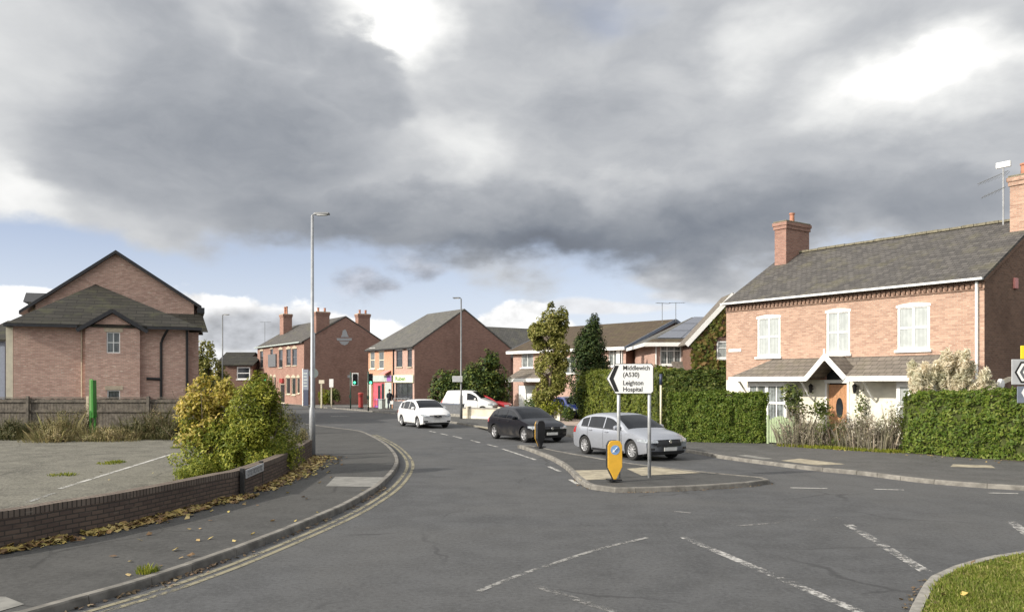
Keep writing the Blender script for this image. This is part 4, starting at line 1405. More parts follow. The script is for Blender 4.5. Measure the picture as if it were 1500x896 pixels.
mb.box(dl[0] + (dl[1] - dl[0]) * 0.42, 0.062, 0.5, dl[0] + (dl[1] - dl[0]) * 0.62, 0.078, dl[3] - 0.3)
mb.box(dl[0] + (dl[1] - dl[0]) * 0.72, 0.062, 0.3, dl[1] - 0.05, 0.078, dl[3] - 0.1)
mb.build('pane', 'glass_dark', dd)
mb = MB()
mb.box(wp[0], -0.05, 0.1, wp[1], -0.003, wp[3])
mb.build('white_panel', 'fascia_grey', sh)
ll = fs.rect(540, 560, 545, 594)
mb = MB()
mb.box(0.0, -0.10, 0.1, ll[1], -0.003, ll[3])
mb.build('pilaster', 'cream_render', sh)
sg = fs.rect(546, 549.5, 575, 558.5)
mb = MB()
mb.box(sg[0], -0.12, sg[2], sg[1], -0.003, sg[3])
fg = mb.build('fascia_sign', 'fascia_grey', sh)
mb = MB()
k_ = sg[1] - (sg[1] - sg[0]) * 0.22
mb.box(k_, -0.135, sg[2] + 0.03, sg[1] - 0.03, -0.121, sg[3] - 0.03)
mb.build('logo_panel', 'purple', fg)
sg = fs.rect(577.5, 549, 606, 560)
mb = MB()
mb.box(sg[0] + 0.05, -0.12, sg[2], SL - 0.05, -0.003, sg[3])
fg = mb.build('fascia_sign', 'fascia_cream', sh)
text_mesh('Ruben', (sg[3] - sg[2]) * 0.72, 'letter_green', fg, 'lettering', (sg[0] + 0.45, -0.128, sg[2] + 0.2), (R(90), 0, 0), 0.004, 'LEFT', 1.6)
al = fs.rect(564, 543, 573, 548.5)
mb = MB()
mb.xprism([(-0.7, al[2]), (-0.005, al[3]), (-0.005, al[3] + 0.06), (-0.7, al[2] + 0.06)], al[0], al[1])
mb.build('awning', 'alarm_pink', sh)
pipe(sh, mid_x, -0.06, 0.1, SE - 0.1, 'black', 0.07)
mb = MB()
ov = 0.25
slp = (SR - SE) / (SD / 2)
ez = SE - ov * slp
hx = 2.6
vs = [(-ov, -ov, ez), (SL + 0.05, -ov, ez), (SL + 0.05, SD / 2, SR), (hx, SD / 2, SR), (-ov, SD + ov, ez), (SL + 0.05, SD + ov, ez)]
vs2 = [(x, y, z + 0.14) for x, y, z in vs]
mb.add(vs + vs2, [(6, 7, 8, 9), (6, 9, 10), (10, 9, 8, 11), (0, 3, 2, 1), (0, 4, 3), (4, 5, 2, 3), (0, 1, 7, 6), (1, 2, 8, 7), (2, 5, 11, 8), (5, 4, 10, 11), (4, 0, 6, 10)])
# rear wing roof
mb.yprism([(1.95, 4.8), (5.2, 8.02), (5.2, 8.14), (1.95, 4.92)], SD - 4.0, SD + 7.2)
mb.yprism([(8.45, 4.8), (8.45, 4.92), (5.2, 8.14), (5.2, 8.02)], SD - 4.0, SD + 7.2)
mb.build('roof', 'slate_blue', sh)
mb = MB()
mb.box(-ov, -ov - 0.08, ez - 0.02, SL + 0.05, -ov - 0.003, ez + 0.10)
mb.build('gutter', 'black', sh)

# ---- pub at the far corner
fp = Facade(-32.0, 103.0, -57.4)
pb = thing('corner_pub', 'two storey red brick pub with three chimneys and a painted crest on its gable', 'pub', fp.o, fp.a)
PL_, PD, PE, PR_ = 18.0, 9.4, 6.9, 9.7
pw = [fp.rect(381, 514, 385.5, 538), fp.rect(396, 511, 400, 520), fp.rect(408.5, 512, 414, 538), fp.rect(419.5, 511, 426, 535), fp.rect(428, 510.5, 435, 535)]
gw = [fp.rect(419, 553, 425, 577), fp.rect(427, 553, 433, 578), fp.rect(435, 553, 439, 576), fp.rect(395, 552, 399, 570), fp.rect(401, 552, 404, 570), fp.rect(410, 562, 417, 590)]
mb = MB()
shell(mb, PL_, PD, PE, PR_, pw + gw, 0.0, True, 1)
mb.build('wall', ['brick_red', 'brick_red'], pb)
for r_ in pw:
    window(pb, r_, 0.06, 'wall_grey', 'glass_dark', 1, 2, 0.09, 'stone_sill')
for r_ in gw:
    window(pb, r_, 0.06, 'cream_render', 'glass_dark', 1, 1, 0.07, 'stone_sill', name='arched_window')
mb = MB()
for r_ in gw[:5] + pw:
    mb = MB()
    mb.yprism([(r_[0] - 0.1, r_[3]), (r_[1] + 0.1, r_[3]), (r_[1] + 0.1, r_[3] + 0.12), ((r_[0] + r_[1]) / 2, r_[3] + 0.38), (r_[0] - 0.1, r_[3] + 0.12)], -0.05, -0.003)
    mb.build('window_head', 'stone_sill', pb)
mb = MB()
gable_roof(mb, -0.1, PL_ + 0.06, 0, PD, PE, PR_, 0.3, 0.12)
mb.build('roof', 'slate_grey', pb)
mb = MB()
mb.box(-0.1, -0.40, PE - 0.12, PL_ * 0.97, -0.305, PE + 0.0)
mb.build('gutter', 'fascia_grey', pb)
q = fp.at(424, 470, 3.4)[0]
chimney(pb, q - 0.75, q + 0.75, 2.4, 3.5, 7.6, 11.0, 'brick_red', 2, 1.0, 'x')
ya, za = fp.side(473, 470, PL_)
chimney(pb, PL_ - 0.9, PL_ + 0.004, ya - 0.75, ya + 0.75, 7.4, fp.side(473, 457, PL_)[1], 'brick_red', 2, 0.5, 'y')
ya, za = fp.side(533.5, 470, PL_)
chimney(pb, PL_ - 0.9, PL_ + 0.005, ya - 0.7, ya + 0.7, 6.4, fp.side(533, 460, PL_)[1], 'brick_red', 2, 0.5, 'y')
q0 = fp.rect(394.5, 518.5, 405.5, 537)
mb = MB()
mb.box(q0[0], -0.16, q0[2], q0[1], -0.004, q0[3])
mb.build('wall_board', 'wall_grey', pb)
q0 = fp.rect(411.5, 554, 416, 560.5)
mb = MB()
mb.box(q0[0], -0.2, q0[2], q0[1], -0.004, q0[3])
mb.build('red_canopy', 'red_paint', pb)
# crest painted on the gable: a flame-like white shape over a bar
def gp(px, py):
    y_, z_ = fp.side(px, py, PL_)
    return (y_, z_)
mb = MB()
for pts in ([(502, 484), (505.5, 482), (508, 486), (509, 490), (511, 493.5), (499, 493.5), (501, 490)],
            [(493, 495), (515.5, 495), (515, 498.5), (494, 498.5)],
            [(496.5, 499.5), (511.5, 499.5), (509, 503.5), (505, 505.5), (500, 504)]):
    mb.xprism([gp(x, y) for x, y in pts], PL_ + 0.003, PL_ + 0.02)
mb.build('painted_crest', 'sign_grey', pb)
mb = MB()
ya, za = fp.side(509, 551, PL_)
y2, _ = fp.side(516, 551, PL_)
mb.box(PL_ + 0.003, ya, za - 0.15, PL_ + 0.06, y2, za + 0.15)
mb.build('wall_sign', 'sign_grey', pb)
p = P3(388, 522, 101)
aerial('thin aerial standing above the left end of the pub roof', P3(388, 500, 100).x, 100.0, 7.0, 2.9)

# ---- big modern brick building at the left
fl = Facade(-26.3, 43.2, 22.0)
lb = thing('brick_building', 'large modern brick building with tall black-edged gable and hipped front wing', 'building', fl.o, fl.a)
def lx(px, y=0.0):
    return fl.at(px, 500, y)[0]
def lz(py, y=0.0, px=170):
    return fl.at(px, py, y)[1]
EW = lx(277)                       # width of the front wing
bx0, bx1 = lx(125, -0.4), lx(205, -0.4)
be = lz(477.5, 0, 24)
wu = fl.rect(156, 486, 176, 517, -0.4)
wg = fl.rect(157, 571, 176, 590, -0.4)
mb = MB()
holes_wall(mb, 0, bx0, 0, be, [], 0.0)
holes_wall(mb, bx1, EW, 0, be, [], 0.0)
holes_wall(mb, bx0, bx1, 0, be - 0.1, [wu, wg], -0.4, 0.12)
pkx, pkz = fl.at(165, 459, -0.4)
mb.add([(bx0, -0.4, be - 0.1), (bx1, -0.4, be - 0.1), (pkx, -0.4, pkz)], [(0, 1, 2)])
mb.add([(bx0, 0, 0), (bx0, -0.4, 0), (bx0, -0.4, be - 0.1), (bx0, 0, be - 0.1)], [(0, 1, 2, 3)])
mb.add([(bx1, -0.4, 0), (bx1, 0, 0), (bx1, 0, be - 0.1), (bx1, -0.4, be - 0.1)], [(0, 1, 2, 3)])
mb.add([(0, 5.5, 0), (0, 0, 0), (0, 0, be), (0, 5.5, be)], [(0, 1, 2, 3)])
mb.add([(EW, 0, 0), (EW, 5.5, 0), (EW, 5.5, be), (EW, 0, be)], [(0, 1, 2, 3)])
# main block: gable end towards the camera
gy = 5.5
g0, g1 = lx(52, gy), lx(284, gy)
gpx, gpz = fl.at(170, 372, gy)
ge0 = lz(446, gy, 55)
ge1 = lz(446, gy, 284)
gxl = lx(18, gy)
mb.add([(g0, gy, 0), (g1, gy, 0), (g1, gy, ge1), (gpx, gy, gpz), (g0, gy, ge0)], [(0, 1, 2, 3, 4)])
mb.add([(g1, gy, 0), (g1, gy + 12, 0), (g1, gy + 12, ge1), (g1, gy, ge1)], [(0, 1, 2, 3)])
mb.add([(g0, gy + 12, 0), (g0, gy, 0), (g0, gy, ge0), (g0, gy + 12, ge0)], [(0, 1, 2, 3)])
mb.build('wall', 'brick_modern', lb)
mb = MB()
mb.box(-0.34, 0.02, 0.0, -0.02, 5.4, be - 0.05)
mb.build('sunlit_side', 'cream_render', lb)  # pale strip, sunlight on the left side wall put into its colour
window(lb, wu, -0.34, 'white_upvc', 'pane_dim', 2, 2, 0.06, 'stone_sill').location = (0, 0, 0)
window(lb, wg, -0.34, 'white_upvc', 'pane_dim', 1, 1, 0.06, None)
mb = MB()
for r_ in (wu, wg):
    mb = MB()
    mb.box(r_[0] - 0.12, -0.43, r_[3] + 0.0, r_[1] + 0.14, -0.404, r_[3] + 0.22)
    mb.build('lintel', 'stone_sill', lb)
# hipped roof of the wing, leaning on the gable
tx, tz = fl.at(140, 419, gy)
el_, er_ = lx(8, -0.5), lx(293, -0.5)
ee = be + 0.02
mb = MB()
vs = [(el_, -0.5, ee), (er_, -0.5, ee), (er_ + 0.3, gy - 0.004, ee), (tx, gy - 0.004, tz), (el_, gy - 0.004, ee)]
vs2 = [(x, y, z + 0.12) for x, y, z in vs]
mb.add(vs + vs2, [(5, 6, 8), (6, 7, 8), (5, 8, 9), (0, 3, 1), (1, 3, 2), (0, 4, 3), (0, 1, 6, 5), (1, 2, 7, 6), (4, 0, 5, 9), (0, 1, 2, 4)])
# little gable roof over the middle bay
pz2 = pkz + 0.1
back = 2.3
mb.yprism([(bx0 - 0.35, be - 0.22), (pkx, pz2), (pkx, pz2 + 0.13), (bx0 - 0.35, be - 0.09)], -0.62, back)
mb.yprism([(bx1 + 0.35, be - 0.22), (bx1 + 0.35, be - 0.09), (pkx, pz2 + 0.13), (pkx, pz2)], -0.62, back)
# a lower piece of roof at the right end of the main block
mb.add([(lx(238, gy), gy - 0.006, lz(459, gy, 250)), (g1 + 0.5, gy - 0.006, lz(459, gy, 250)), (g1 + 0.8, gy - 1.6, ee + 0.1), (lx(262, gy - 1.6), gy - 1.6, ee + 0.1)], [(3, 2, 1, 0)])
mb.build('roof', 'tile_brown', lb)
mb = MB()
def slab(x0, z0, x1, z1, y0, y1, th):
    mb.yprism([(x0, z0), (x1, z1), (x1, z1 + th), (x0, z0 + th)] if x0 < x1 else [(x0, z0), (x0, z0 + th), (x1, z1 + th), (x1, z1)], y0, y1)
s0 = (gpz - ge0) / (gpx - g0)
s1 = (gpz - ge1) / (g1 - gpx)
slab(g0 - 0.8, ge0 - 0.8 * s0, gpx, gpz, gy - 0.35, gy + 12, 0.2)
slab(g1 + 0.45, ge1 - 0.45 * s1, gpx, gpz, gy - 0.352, gy + 12, 0.2)
mb.build('main_roof', 'verge_black', lb)
mb = MB()
mb.box(el_ - 0.08, -0.62, ee - 0.06, bx0 - 0.36, -0.505, ee + 0.09)
mb.box(el_ - 0.09, -0.50, ee - 0.06, el_ - 0.004, gy, ee + 0.09)
mb.build('gutter', 'verge_black', lb)
mb = MB()
mb.box(bx1 + 0.36, -0.62, ee - 0.06, er_ + 0.1, -0.505, ee + 0.09)
mb.build('gutter', 'verge_black', lb)
mb = MB()
mb.beam((bx0 - 0.4, -0.65, be - 0.2), (pkx, -0.65, pz2 + 0.04), 0.05, 0.2)
mb.beam((bx1 + 0.4, -0.653, be - 0.2), (pkx, -0.653, pz2 + 0.04), 0.05, 0.2)
mb.build('bargeboard', 'verge_black', lb)
mb = MB()
mb.box(g1 + 0.2, gy - 0.5, ge1 - 0.55, g1 + 0.62, gy + 3, ge1 - 0.22)
mb.build('box_eave', 'verge_black', lb)
mb = MB()
x_ = lx(236, -0.1)
mb.tube([(x_ + 0.35, -0.55, ee - 0.05), (x_ + 0.1, -0.15, ee - 0.5), (x_, -0.08, ee - 0.8), (x_, -0.08, 0)], 0.07, 8)
mb.tube([(x_, -0.08, lz(555, 0, 236)), (x_ - 0.75, -0.08, lz(554, 0, 220))], 0.08, 8)
mb.build('downpipe', 'black', lb)
pipe(lb, lx(274), -0.07, 0, ee, 'black', 0.07)
pipe(lb, lx(126) - 0.2, -0.06, 0, ee, 'stone_sill', 0.035)
# dormers at the left of the main roof
mb = MB()
for k, (a, b_, c, d) in enumerate(((26, 458, 52, 440), (36, 440, 60, 419))):
    pass
for k, (y0_, xo) in enumerate(((0.9, 0.75), (4.2, 0.9))):
    mb = MB()
    zd = ge0 - 0.5
    mb.box(g0 - xo + 0.3, gy + y0_, zd, g0 + 0.5, gy + y0_ + 1.6, zd + 0.75)
    dm = mb.build('dormer', 'cream_render', lb)
    mb = MB()
    mb.xprism([(gy + y0_ - 0.25, zd + 0.7), (gy + y0_ + 0.8, zd + 1.35), (gy + y0_ + 1.85, zd + 0.7)], g0 - xo, g0 + 1.2)
    mb.build('dormer_roof', 'verge_black', dm)
# right sliver of the main block, further back
mb = MB()
mb.box(EW + 0.002, 0.6, 0, lx(291, 0.6), 5.45, be - 0.1)
mb.build('end_wing', 'brick_modern', lb)

# ---- far houses behind the bush
def small_house(name, label, cx, cy, L_, Dp, ze, zr, rz, wall, roofm, win=None, chim=False):
    t_ = thing(name, label, 'house', (cx, cy, 0), rz)
    mb = MB()
    shell(mb, L_, Dp, ze, zr, [win] if win else [], 0, True)
    mb.build('wall', wall, t_)
    if win:
        window(t_, win, 0.05, 'white_upvc', 'glass_dark', 1, 2, 0.12, 'white_upvc')
    mb = MB()
    gable_roof(mb, -0.2, L_ + 0.2, 0, Dp, ze, zr, 0.3, 0.15)
    r_ = mb.build('roof', roofm, t_)
    if chim:
        mb = MB()
        mb.box(L_ * .4, Dp * .4, zr - 0.6, L_ * .4 + 0.9, Dp * .4 + .7, zr + 1.1)
        mb.build('chimney', 'brick_red', r_)
    return t_
p = P3(331, 560, 100)
small_house('far_house', 'brown roofed house with a small white window beyond the bushes', p.x, 100, 3.2, 7, 4.6, 5.6, 0.05, 'brick_brown', 'tile_brown', (1.3, 2.9, 2.9, 4.4))
p = P3(318, 560, 106)
small_house('far_house', 'dark roofed house standing behind the brown one with the white window', p.x, 106, 3.6, 8, 4.8, 6.4, 0.0, 'brick_brown', 'tile_brown')
p = P3(362, 560, 150)
small_house('far_house', 'tiny distant red roofed house beside the pub wall', p.x, 150, 4.5, 8, 4.2, 6.2, -0.5, 'brick_red', 'tile_leanto', None, True)
p = P3(-40, 560, 60)
small_house('far_house', 'slate grey house end cut off at the left edge of the photo', p.x, 60, 2.35, 9, 5.6, 7.2, 0.0, 'slate_panel', 'tile_brown')
# ------------------------------------------------------------------ vegetation
def rnd_dir():
    z = random.uniform(-1, 1)
    a = random.uniform(0, 2 * math.pi)
    r_ = math.sqrt(1 - z * z)
    return Vector((r_ * math.cos(a), r_ * math.sin(a), z))
def leaf_card(mb, c, n, s, asp=0.6):
    n = n.normalized()
    t1 = n.cross(rnd_dir())
    if t1.length < 1e-3:
        t1 = n.cross(Vector((1, 0, 0.3)))
    t1 = t1.normalized() * s
    t2 = n.cross(t1).normalized() * s * asp
    mb.add([c - t1, c + t2 * 0.9 - t1 * 0.1, c + t1, c - t2 * 0.9 - t1 * 0.1], [(0, 1, 2, 3)])
def crown(mb, blobs, n, s, asp=0.6, gap=0.25, freq=1.6, shell_bias=0.45, up=0.25):
    """leaves through the volume of ellipsoids ((x,y,z),(rx,ry,rz)); noise opens gaps and clumps them"""
    wts = [b_[1][0] * b_[1][1] * b_[1][2] for b_ in blobs]
    wts = [q ** 0.75 for q in wts]
    off_ = Vector((random.uniform(0, 50), random.uniform(0, 50), 0))
    k = 0
    tries = 0
    while k < n and tries < n * 6:
        tries += 1
        (c, r_) = random.choices(blobs, wts)[0]
        d = rnd_dir()
        q = random.random() ** shell_bias
        p = Vector((c[0] + d.x * r_[0] * q, c[1] + d.y * r_[1] * q, c[2] + d.z * r_[2] * q))
        nz = noise.noise(p * freq + off_)
        if nz < gap * 0.9 - 0.38 - 0.0:
            continue
        nz2 = noise.noise(p * freq * 2.7 - off_)
        p += d * nz2 * 0.22 * min(r_)
        leaf_card(mb, p, d + rnd_dir() * 0.9 + Vector((0, 0, up)), s * random.uniform(0.6, 1.35), asp)
        k += 1
def limbs(mb, base, top, r0, n, spread, h0=0.3):
    base, top = Vector(base), Vector(top)
    pts = [base + (top - base) * q + Vector((random.uniform(-1, 1), random.uniform(-1, 1), 0)) * 0.04 * (top - base).length * (q > 0) for q in (0, .3, .6, 1)]
    mb.tube(pts, [r0, r0 * .75, r0 * .5, r0 * .15], 8)
    for i in range(n):
        q = random.uniform(h0, 0.85)
        p = base + (top - base) * q
        a = random.uniform(0, 2 * math.pi)
        l_ = spread * random.uniform(0.5, 1.0) * (1.15 - q)
        e = p + Vector((math.cos(a) * l_, math.sin(a) * l_, l_ * random.uniform(0.5, 1.1)))
        m_ = (p + e) / 2 + Vector((0, 0, -0.08 * l_))
        mb.tube([p, m_, e], [r0 * .35, r0 * .22, r0 * .06], 5)
def tree(name, label, cat, x, y, blobs, n, s, mat, h, r0=0.12, nl=8, spread=1.0, z0=0.1, group=None, trunk_mat='bark', **kw):
    t_ = thing(name, label, cat, (x, y, z0), random.uniform(0, 0.3), group)
    mb = MB()
    limbs(mb, (0, 0, 0), (0, 0, h), r0, nl, spread)
    mb.build('trunk', trunk_mat, t_)
    mb = MB()
    crown(mb, blobs, n, s, **kw)
    mb.build('crown', mat, t_)
    return t_
def hedge(name, label, path, thick, h, n, s, mat, z0=0.1, round_=0.25, group=None, bulge=0.1):
    """clipped hedge along a path (front edge), leafy all over, with a twiggy body inside"""
    pth = smooth_path(path, 0.35)
    o0 = Vector((pth[0].x, pth[0].y, z0))
    t_ = thing(name, label, 'hedge', o0, 0, group)
    back = offs(pth, -thick)
    L_ = [0]
    for i in range(1, len(pth)):
        L_.append(L_[-1] + (pth[i] - pth[i - 1]).length)
    tot = L_[-1]
    def at(l_):
        for i in range(1, len(pth)):
            if L_[i] >= l_:
                f_ = (l_ - L_[i - 1]) / max(1e-6, L_[i] - L_[i - 1])
                return pth[i - 1].lerp(pth[i], f_), back[i - 1].lerp(back[i], f_)
        return pth[-1], back[-1]
    mb = MB()
    ins = 0.16
    rows = []
    for i, (a, b_) in enumerate(zip(pth, back)):
        d = (b_ - a).normalized() * ins
        e = 0.0
        if i in (0, len(pth) - 1):
            e = 0.15
        a2, b2 = a + d, b_ - d
        rows.append([(a2.x - o0.x, a2.y - o0.y, -0.1), (a2.x - o0.x, a2.y - o0.y, h - ins - 0.1), (a2.x * .7 + b2.x * .3 - o0.x, a2.y * .7 + b2.y * .3 - o0.y, h - ins), (a2.x * .3 + b2.x * .7 - o0.x, a2.y * .3 + b2.y * .7 - o0.y, h - ins), (b2.x - o0.x, b2.y - o0.y, h - ins - 0.1), (b2.x - o0.x, b2.y - o0.y, -0.1)])
    mb.grid(rows[::-1])
    mb.add(rows[0], [tuple(range(6))])
    mb.add(rows[-1], [tuple(reversed(range(6)))])
    mb.build('inner_twigs', 'hedge_core', t_)
    mb = MB()
    area_f, area_t, area_e = tot * h, tot * thick, thick * h
    off_ = Vector((random.uniform(0, 40), 3, 7))
    for i in range(n):
        q = random.uniform(0, 2 * area_f + area_t * 1.6 + 2 * area_e)
        ends = None
        if q < 1.5 * area_f:
            l_, f_, z = random.uniform(0, tot), 0.0, random.uniform(0, h)
            side = 'f'
        elif q < 1.5 * area_f + 1.6 * area_t:
            l_, f_, z = random.uniform(0, tot), random.uniform(0, 1), h
            side = 't'
        elif q < 1.5 * area_f + 1.6 * area_t + 2 * area_e:
            l_, f_, z = random.choice((0.0, tot)), random.uniform(0, 1), random.uniform(0, h)
            side = 'e'
        else:
            l_, f_, z = random.uniform(0, tot), 1.0, random.uniform(0, h)
            side = 'b'
        a, b_ = at(l_)
        p = a.lerp(b_, f_)
        across = (b_ - a).normalized()
        along = Vector((across.y, -across.x, 0))
        nrm = {'f': -across, 'b': across, 't': Vector((0, 0, 1)), 'e': along * (1 if l_ == 0 else -1) * -1}[side]
        # rounded shoulders
        zt = h
        edge = min(f_, 1 - f_) * thick
        drop = max(0, z - (h - round_)) / round_
        if side in ('f', 'b'):
            p = p + across * (1 if side == 'f' else -1) * round_ * 0.6 * drop ** 2
        if side == 't' and edge < round_:
            z -= (1 - edge / round_) ** 2 * round_ * 0.6
        le = min(l_, tot - l_)
        if le < round_ * 1.4 and side != 'e':
            qq = 1 - le / (round_ * 1.4)
            z = z - (qq ** 2) * round_ * 0.7 * (z / h)
            p = p + across * (0.5 - f_) * qq ** 2 * thick * 0.35
        P_ = Vector((p.x, p.y, z))
        bmp = noise.noise(P_ * 0.9 + off_) * bulge * 1.3 + noise.noise(P_ * 3.1 - off_) * bulge * 0.8 + (max(0, noise.noise(P_ * 5.0)) * 0.16 if side == 't' else 0)
        P_ = P_ + nrm * (bmp - random.random() ** 2 * 0.10)
        if P_.z < 0.0:
            continue
        hol = noise.noise(P_ * 3.4 + off_)
        if hol < -0.28:
            P_ = P_ - nrm * min(0.14, 0.3 * (-0.28 - hol) + 0.05)
            if random.random() < 0.45:
                continue
        if random.random() < 0.012:
            P_ = P_ + nrm * random.uniform(0.04, 0.14)
        leaf_card(mb, P_ - Vector((o0.x, o0.y, 0)), nrm + rnd_dir() * 0.85 + Vector((0, 0, 0.3)), s * random.uniform(0.6, 1.4), 0.55)
    mb.build('foliage', mat, t_)
    return t_
def blades(mb, x, y, r_, n, h, wd=0.02, lean=0.35, z=0.0, sq=1.0):
    for i in range(n):
        a = random.uniform(0, 2 * math.pi)
        q = math.sqrt(random.random()) * r_
        bx, by = x + math.cos(a) * q, y + math.sin(a) * q * sq
        hh = h * random.uniform(0.45, 1.1) * (1 - 0.35 * q / r_)
        d = Vector((math.cos(a), math.sin(a), 0)) * hh * lean * random.uniform(0.2, 1.2) + Vector((random.uniform(-1, 1), random.uniform(-1, 1), 0)) * hh * 0.15
        wv_ = Vector((math.cos(a + 1.57 + random.uniform(-1, 1)), math.sin(a + 1.57 + random.uniform(-1, 1)), 0)) * wd
        b0 = Vector((bx, by, z))
        m_ = b0 + d * 0.4 + Vector((0, 0, hh * 0.62))
        t_ = b0 + d + Vector((0, 0, hh))
        mb.add([b0 - wv_, b0 + wv_, m_ + wv_ * 0.7, t_, m_ - wv_ * 0.7], [(0, 1, 2, 3, 4)])

# --- bushes behind the low wall
def gx(px, y):
    return (px - 750) / F * y
by = 20.6
mb = MB()
t_ = thing('yellow_bush', 'tall bush with pale yellow autumn leaves leaning over the car park behind the low wall', 'bush', (gx(303, 22.0), 22.0, 0.1))
limbs(mb, (0, 0, 0), (-0.1, 0, 2.3), 0.04, 16, 1.3, 0.05)
for k in range(9):
    a = random.uniform(0, 6.28)
    mb.tube([(0.25 * math.cos(a), 0.25 * math.sin(a), 0), (0.5 * math.cos(a), 0.5 * math.sin(a), 1.1), (0.9 * math.cos(a), 0.8 * math.sin(a), 2.2)], [0.022, 0.016, 0.006], 5)
mb.build('stem', 'twig', t_)
mb = MB()
crown(mb, [((0.15, 0, 2.0), (0.75, 0.7, 0.62)), ((-0.35, 0.1, 1.7), (0.5, 0.6, 0.5)), ((0.75, 0, 2.15), (0.45, 0.5, 0.42)), ((-0.1, -0.2, 1.45), (0.75, 0.6, 0.45))], 5600, 0.052, 0.62, gap=0.36)
mb.build('crown', 'leaf_yellow', t_)
mb = MB()
crown(mb, [((0.0, 0, 0.75), (0.75, 0.8, 0.75)), ((0.5, -0.1, 1.1), (0.7, 0.7, 0.7)), ((-0.35, 0.2, 1.3), (0.45, 0.6, 0.6)), ((0.1, -0.1, 0.35), (1.1, 0.9, 0.45)), ((.8, -.3, .5), (.5, .5, .6))], 12500, 0.048, 0.5, gap=0.28)
mb.build('lower_foliage', 'leaf_bush', t_)
mb = MB()
crown(mb, [((0.2, -.3, 1.2), (.8, .5, .5)), ((-.2, -.3, .9), (.6, .5, .5))], 700, 0.055, 0.6, gap=0.4)
mb.build('stray_yellow_leaves', 'leaf_yellow', t_)
t_ = thing('green_bush', 'dense upright green bush with yellow tips behind the low wall, right of the yellow one', 'bush', (gx(376, 21.5), 21.5, 0.1))
mb = MB()
for k in range(26):
    a = random.uniform(0, 6.28)
    q = random.uniform(0.1, 0.6)
    mb.tube([(0.3 * q * math.cos(a), 0.3 * q * math.sin(a), 0), (q * math.cos(a), q * math.sin(a), 1.2), (1.35 * q * math.cos(a), 1.35 * q * math.sin(a), random.uniform(1.9, 2.5))], [0.016, 0.012, 0.004], 5)
mb.build('stem', 'twig', t_)
mb = MB()
crown(mb, [((0, 0, 1.5), (0.72, 0.75, 0.95)), ((0.1, 0, 2.1), (0.42, 0.5, 0.5)), ((-0.35, -0.1, 1.2), (0.55, 0.6, 0.8)), ((0.4, 0, 1.1), (0.5, 0.6, 0.75)), ((0, -.1, 0.4), (0.95, 0.85, 0.5)), ((.6, .2, .6), (.6, .6, .6))], 18000, 0.046, 0.40, gap=0.27, up=0.6)
mb.build('crown', 'leaf_bush', t_)
mb = MB()
crown(mb, [((-0.2, -0.35, 1.75), (0.4, 0.4, 0.6)), ((0.1, -0.1, 2.3), (0.4, 0.45, 0.4)), ((0.35, -0.2, 1.9), (0.4, 0.4, 0.5)), ((0.1, -.4, 1.2), (.6, .4, .5))], 4200, 0.05, 0.40, gap=0.3, up=0.6)
mb.build('tip_leaves', 'leaf_limegreen', t_)
for (px, y, r_, n, h, mt, lab) in ((415, 25.4, 0.7, 170, 1.6, 'scrub_green', 'clump of tall grey-green weeds between the green bush and the street lamp'),
                                   (434, 26.9, 0.42, 200, 0.85, 'straw', 'low straw-coloured grass clump beside the foot of the near street lamp'),
                                   (398, 23.4, 0.45, 160, 0.9, 'leaf_bush', 'green weedy clump at the right foot of the green bush'),
                                   (285, 20.2, 0.45, 260, 0.5, 'leaf_bush', 'low green weeds at the left foot of the yellow bush')):
    t_ = thing('weed_clump', lab, 'weeds', (gx(px, y), y, 0.1), 0, 'weeds behind the low wall')
    mb = MB()
    blades(mb, 0, 0, r_, n, h, 0.007, 0.3)
    crown(mb, [((0, 0, h * .45), (r_ * 1.2, r_, h * .5)), ((0.15, 0, h * .8), (r_ * .6, r_ * .5, h * .3))], 3400, 0.035, 0.35, gap=0.34, up=0.6)
    mb.build('stems', mt, t_)

# --- weeds in front of the fence
specs = [(6, 35.2, 1.3, 1.3, 'scrub_green', 'dark green scrubby weeds at the far left foot of the fence'),
         (34, 34.9, 1.1, 1.0, 'scrub_green', 'low dark scrub, second clump from the left edge along the fence'),
         (56, 35.6, 0.9, 0.9, 'straw_dark', 'brown scrub against the fence left of the pale grass'),
         (86, 34.2, 0.9, 1.5, 'straw', 'tall pale grass clump just left of the green sign post'),
         (104, 35.2, 1.0, 1.8, 'straw_dark', 'tall reddish dry grass behind the pale clump'),
         (74, 33.3, 0.8, 0.75, 'straw', 'shorter pale grass spilling on to the car park, left of the tall clump'),
         (140, 34.2, 1.0, 0.8, 'straw', 'low straw clump at the foot of the green sign post'),
         (165, 34.0, 1.1, 0.65, 'straw', 'low straw clump below the ground floor window'),
         (192, 34.9, 1.1, 1.0, 'scrub_green', 'olive scrub in front of the fence, right of the window'),
         (216, 35.3, 1.2, 1.55, 'scrub_green', 'high tangled bramble against the right part of the fence'),
         (244, 35.4, 1.1, 1.95, 'straw_dark', 'tall brown weeds between the brambles and the yellow bush'),
         (266, 34.8, 0.9, 1.3, 'scrub_green', 'dark weeds half hidden by the yellow bush')]
for (px, y, r_, h, mt, lab) in specs:
    t_ = thing('weed_clump', lab, 'weeds', (gx(px, y), y, 0.1), 0, 'weeds along the fence')
    mb = MB()
    blades(mb, 0, 0, r_, 230, h, 0.008, 0.6, sq=0.6)
    blades(mb, 0, -r_ * .55, r_ * 1.3, 200, min(.5, h * .45), 0.009, 0.9, sq=0.45)
    for k in range(7):
        a_, q_ = random.uniform(0, 6.28), random.uniform(0.2, 1.0) * r_
        hh_ = h * random.uniform(0.25, 0.75)
        rr_ = r_ * random.uniform(.3, .6)
        crown(mb, [((q_ * math.cos(a_), q_ * math.sin(a_) * .6, hh_ * .6), (rr_, rr_ * .8, hh_ * .6))], 380, 0.05, 0.34, gap=0.4, up=0.7, freq=2.5)
    mb.build('stems', mt, t_)
mb = MB()
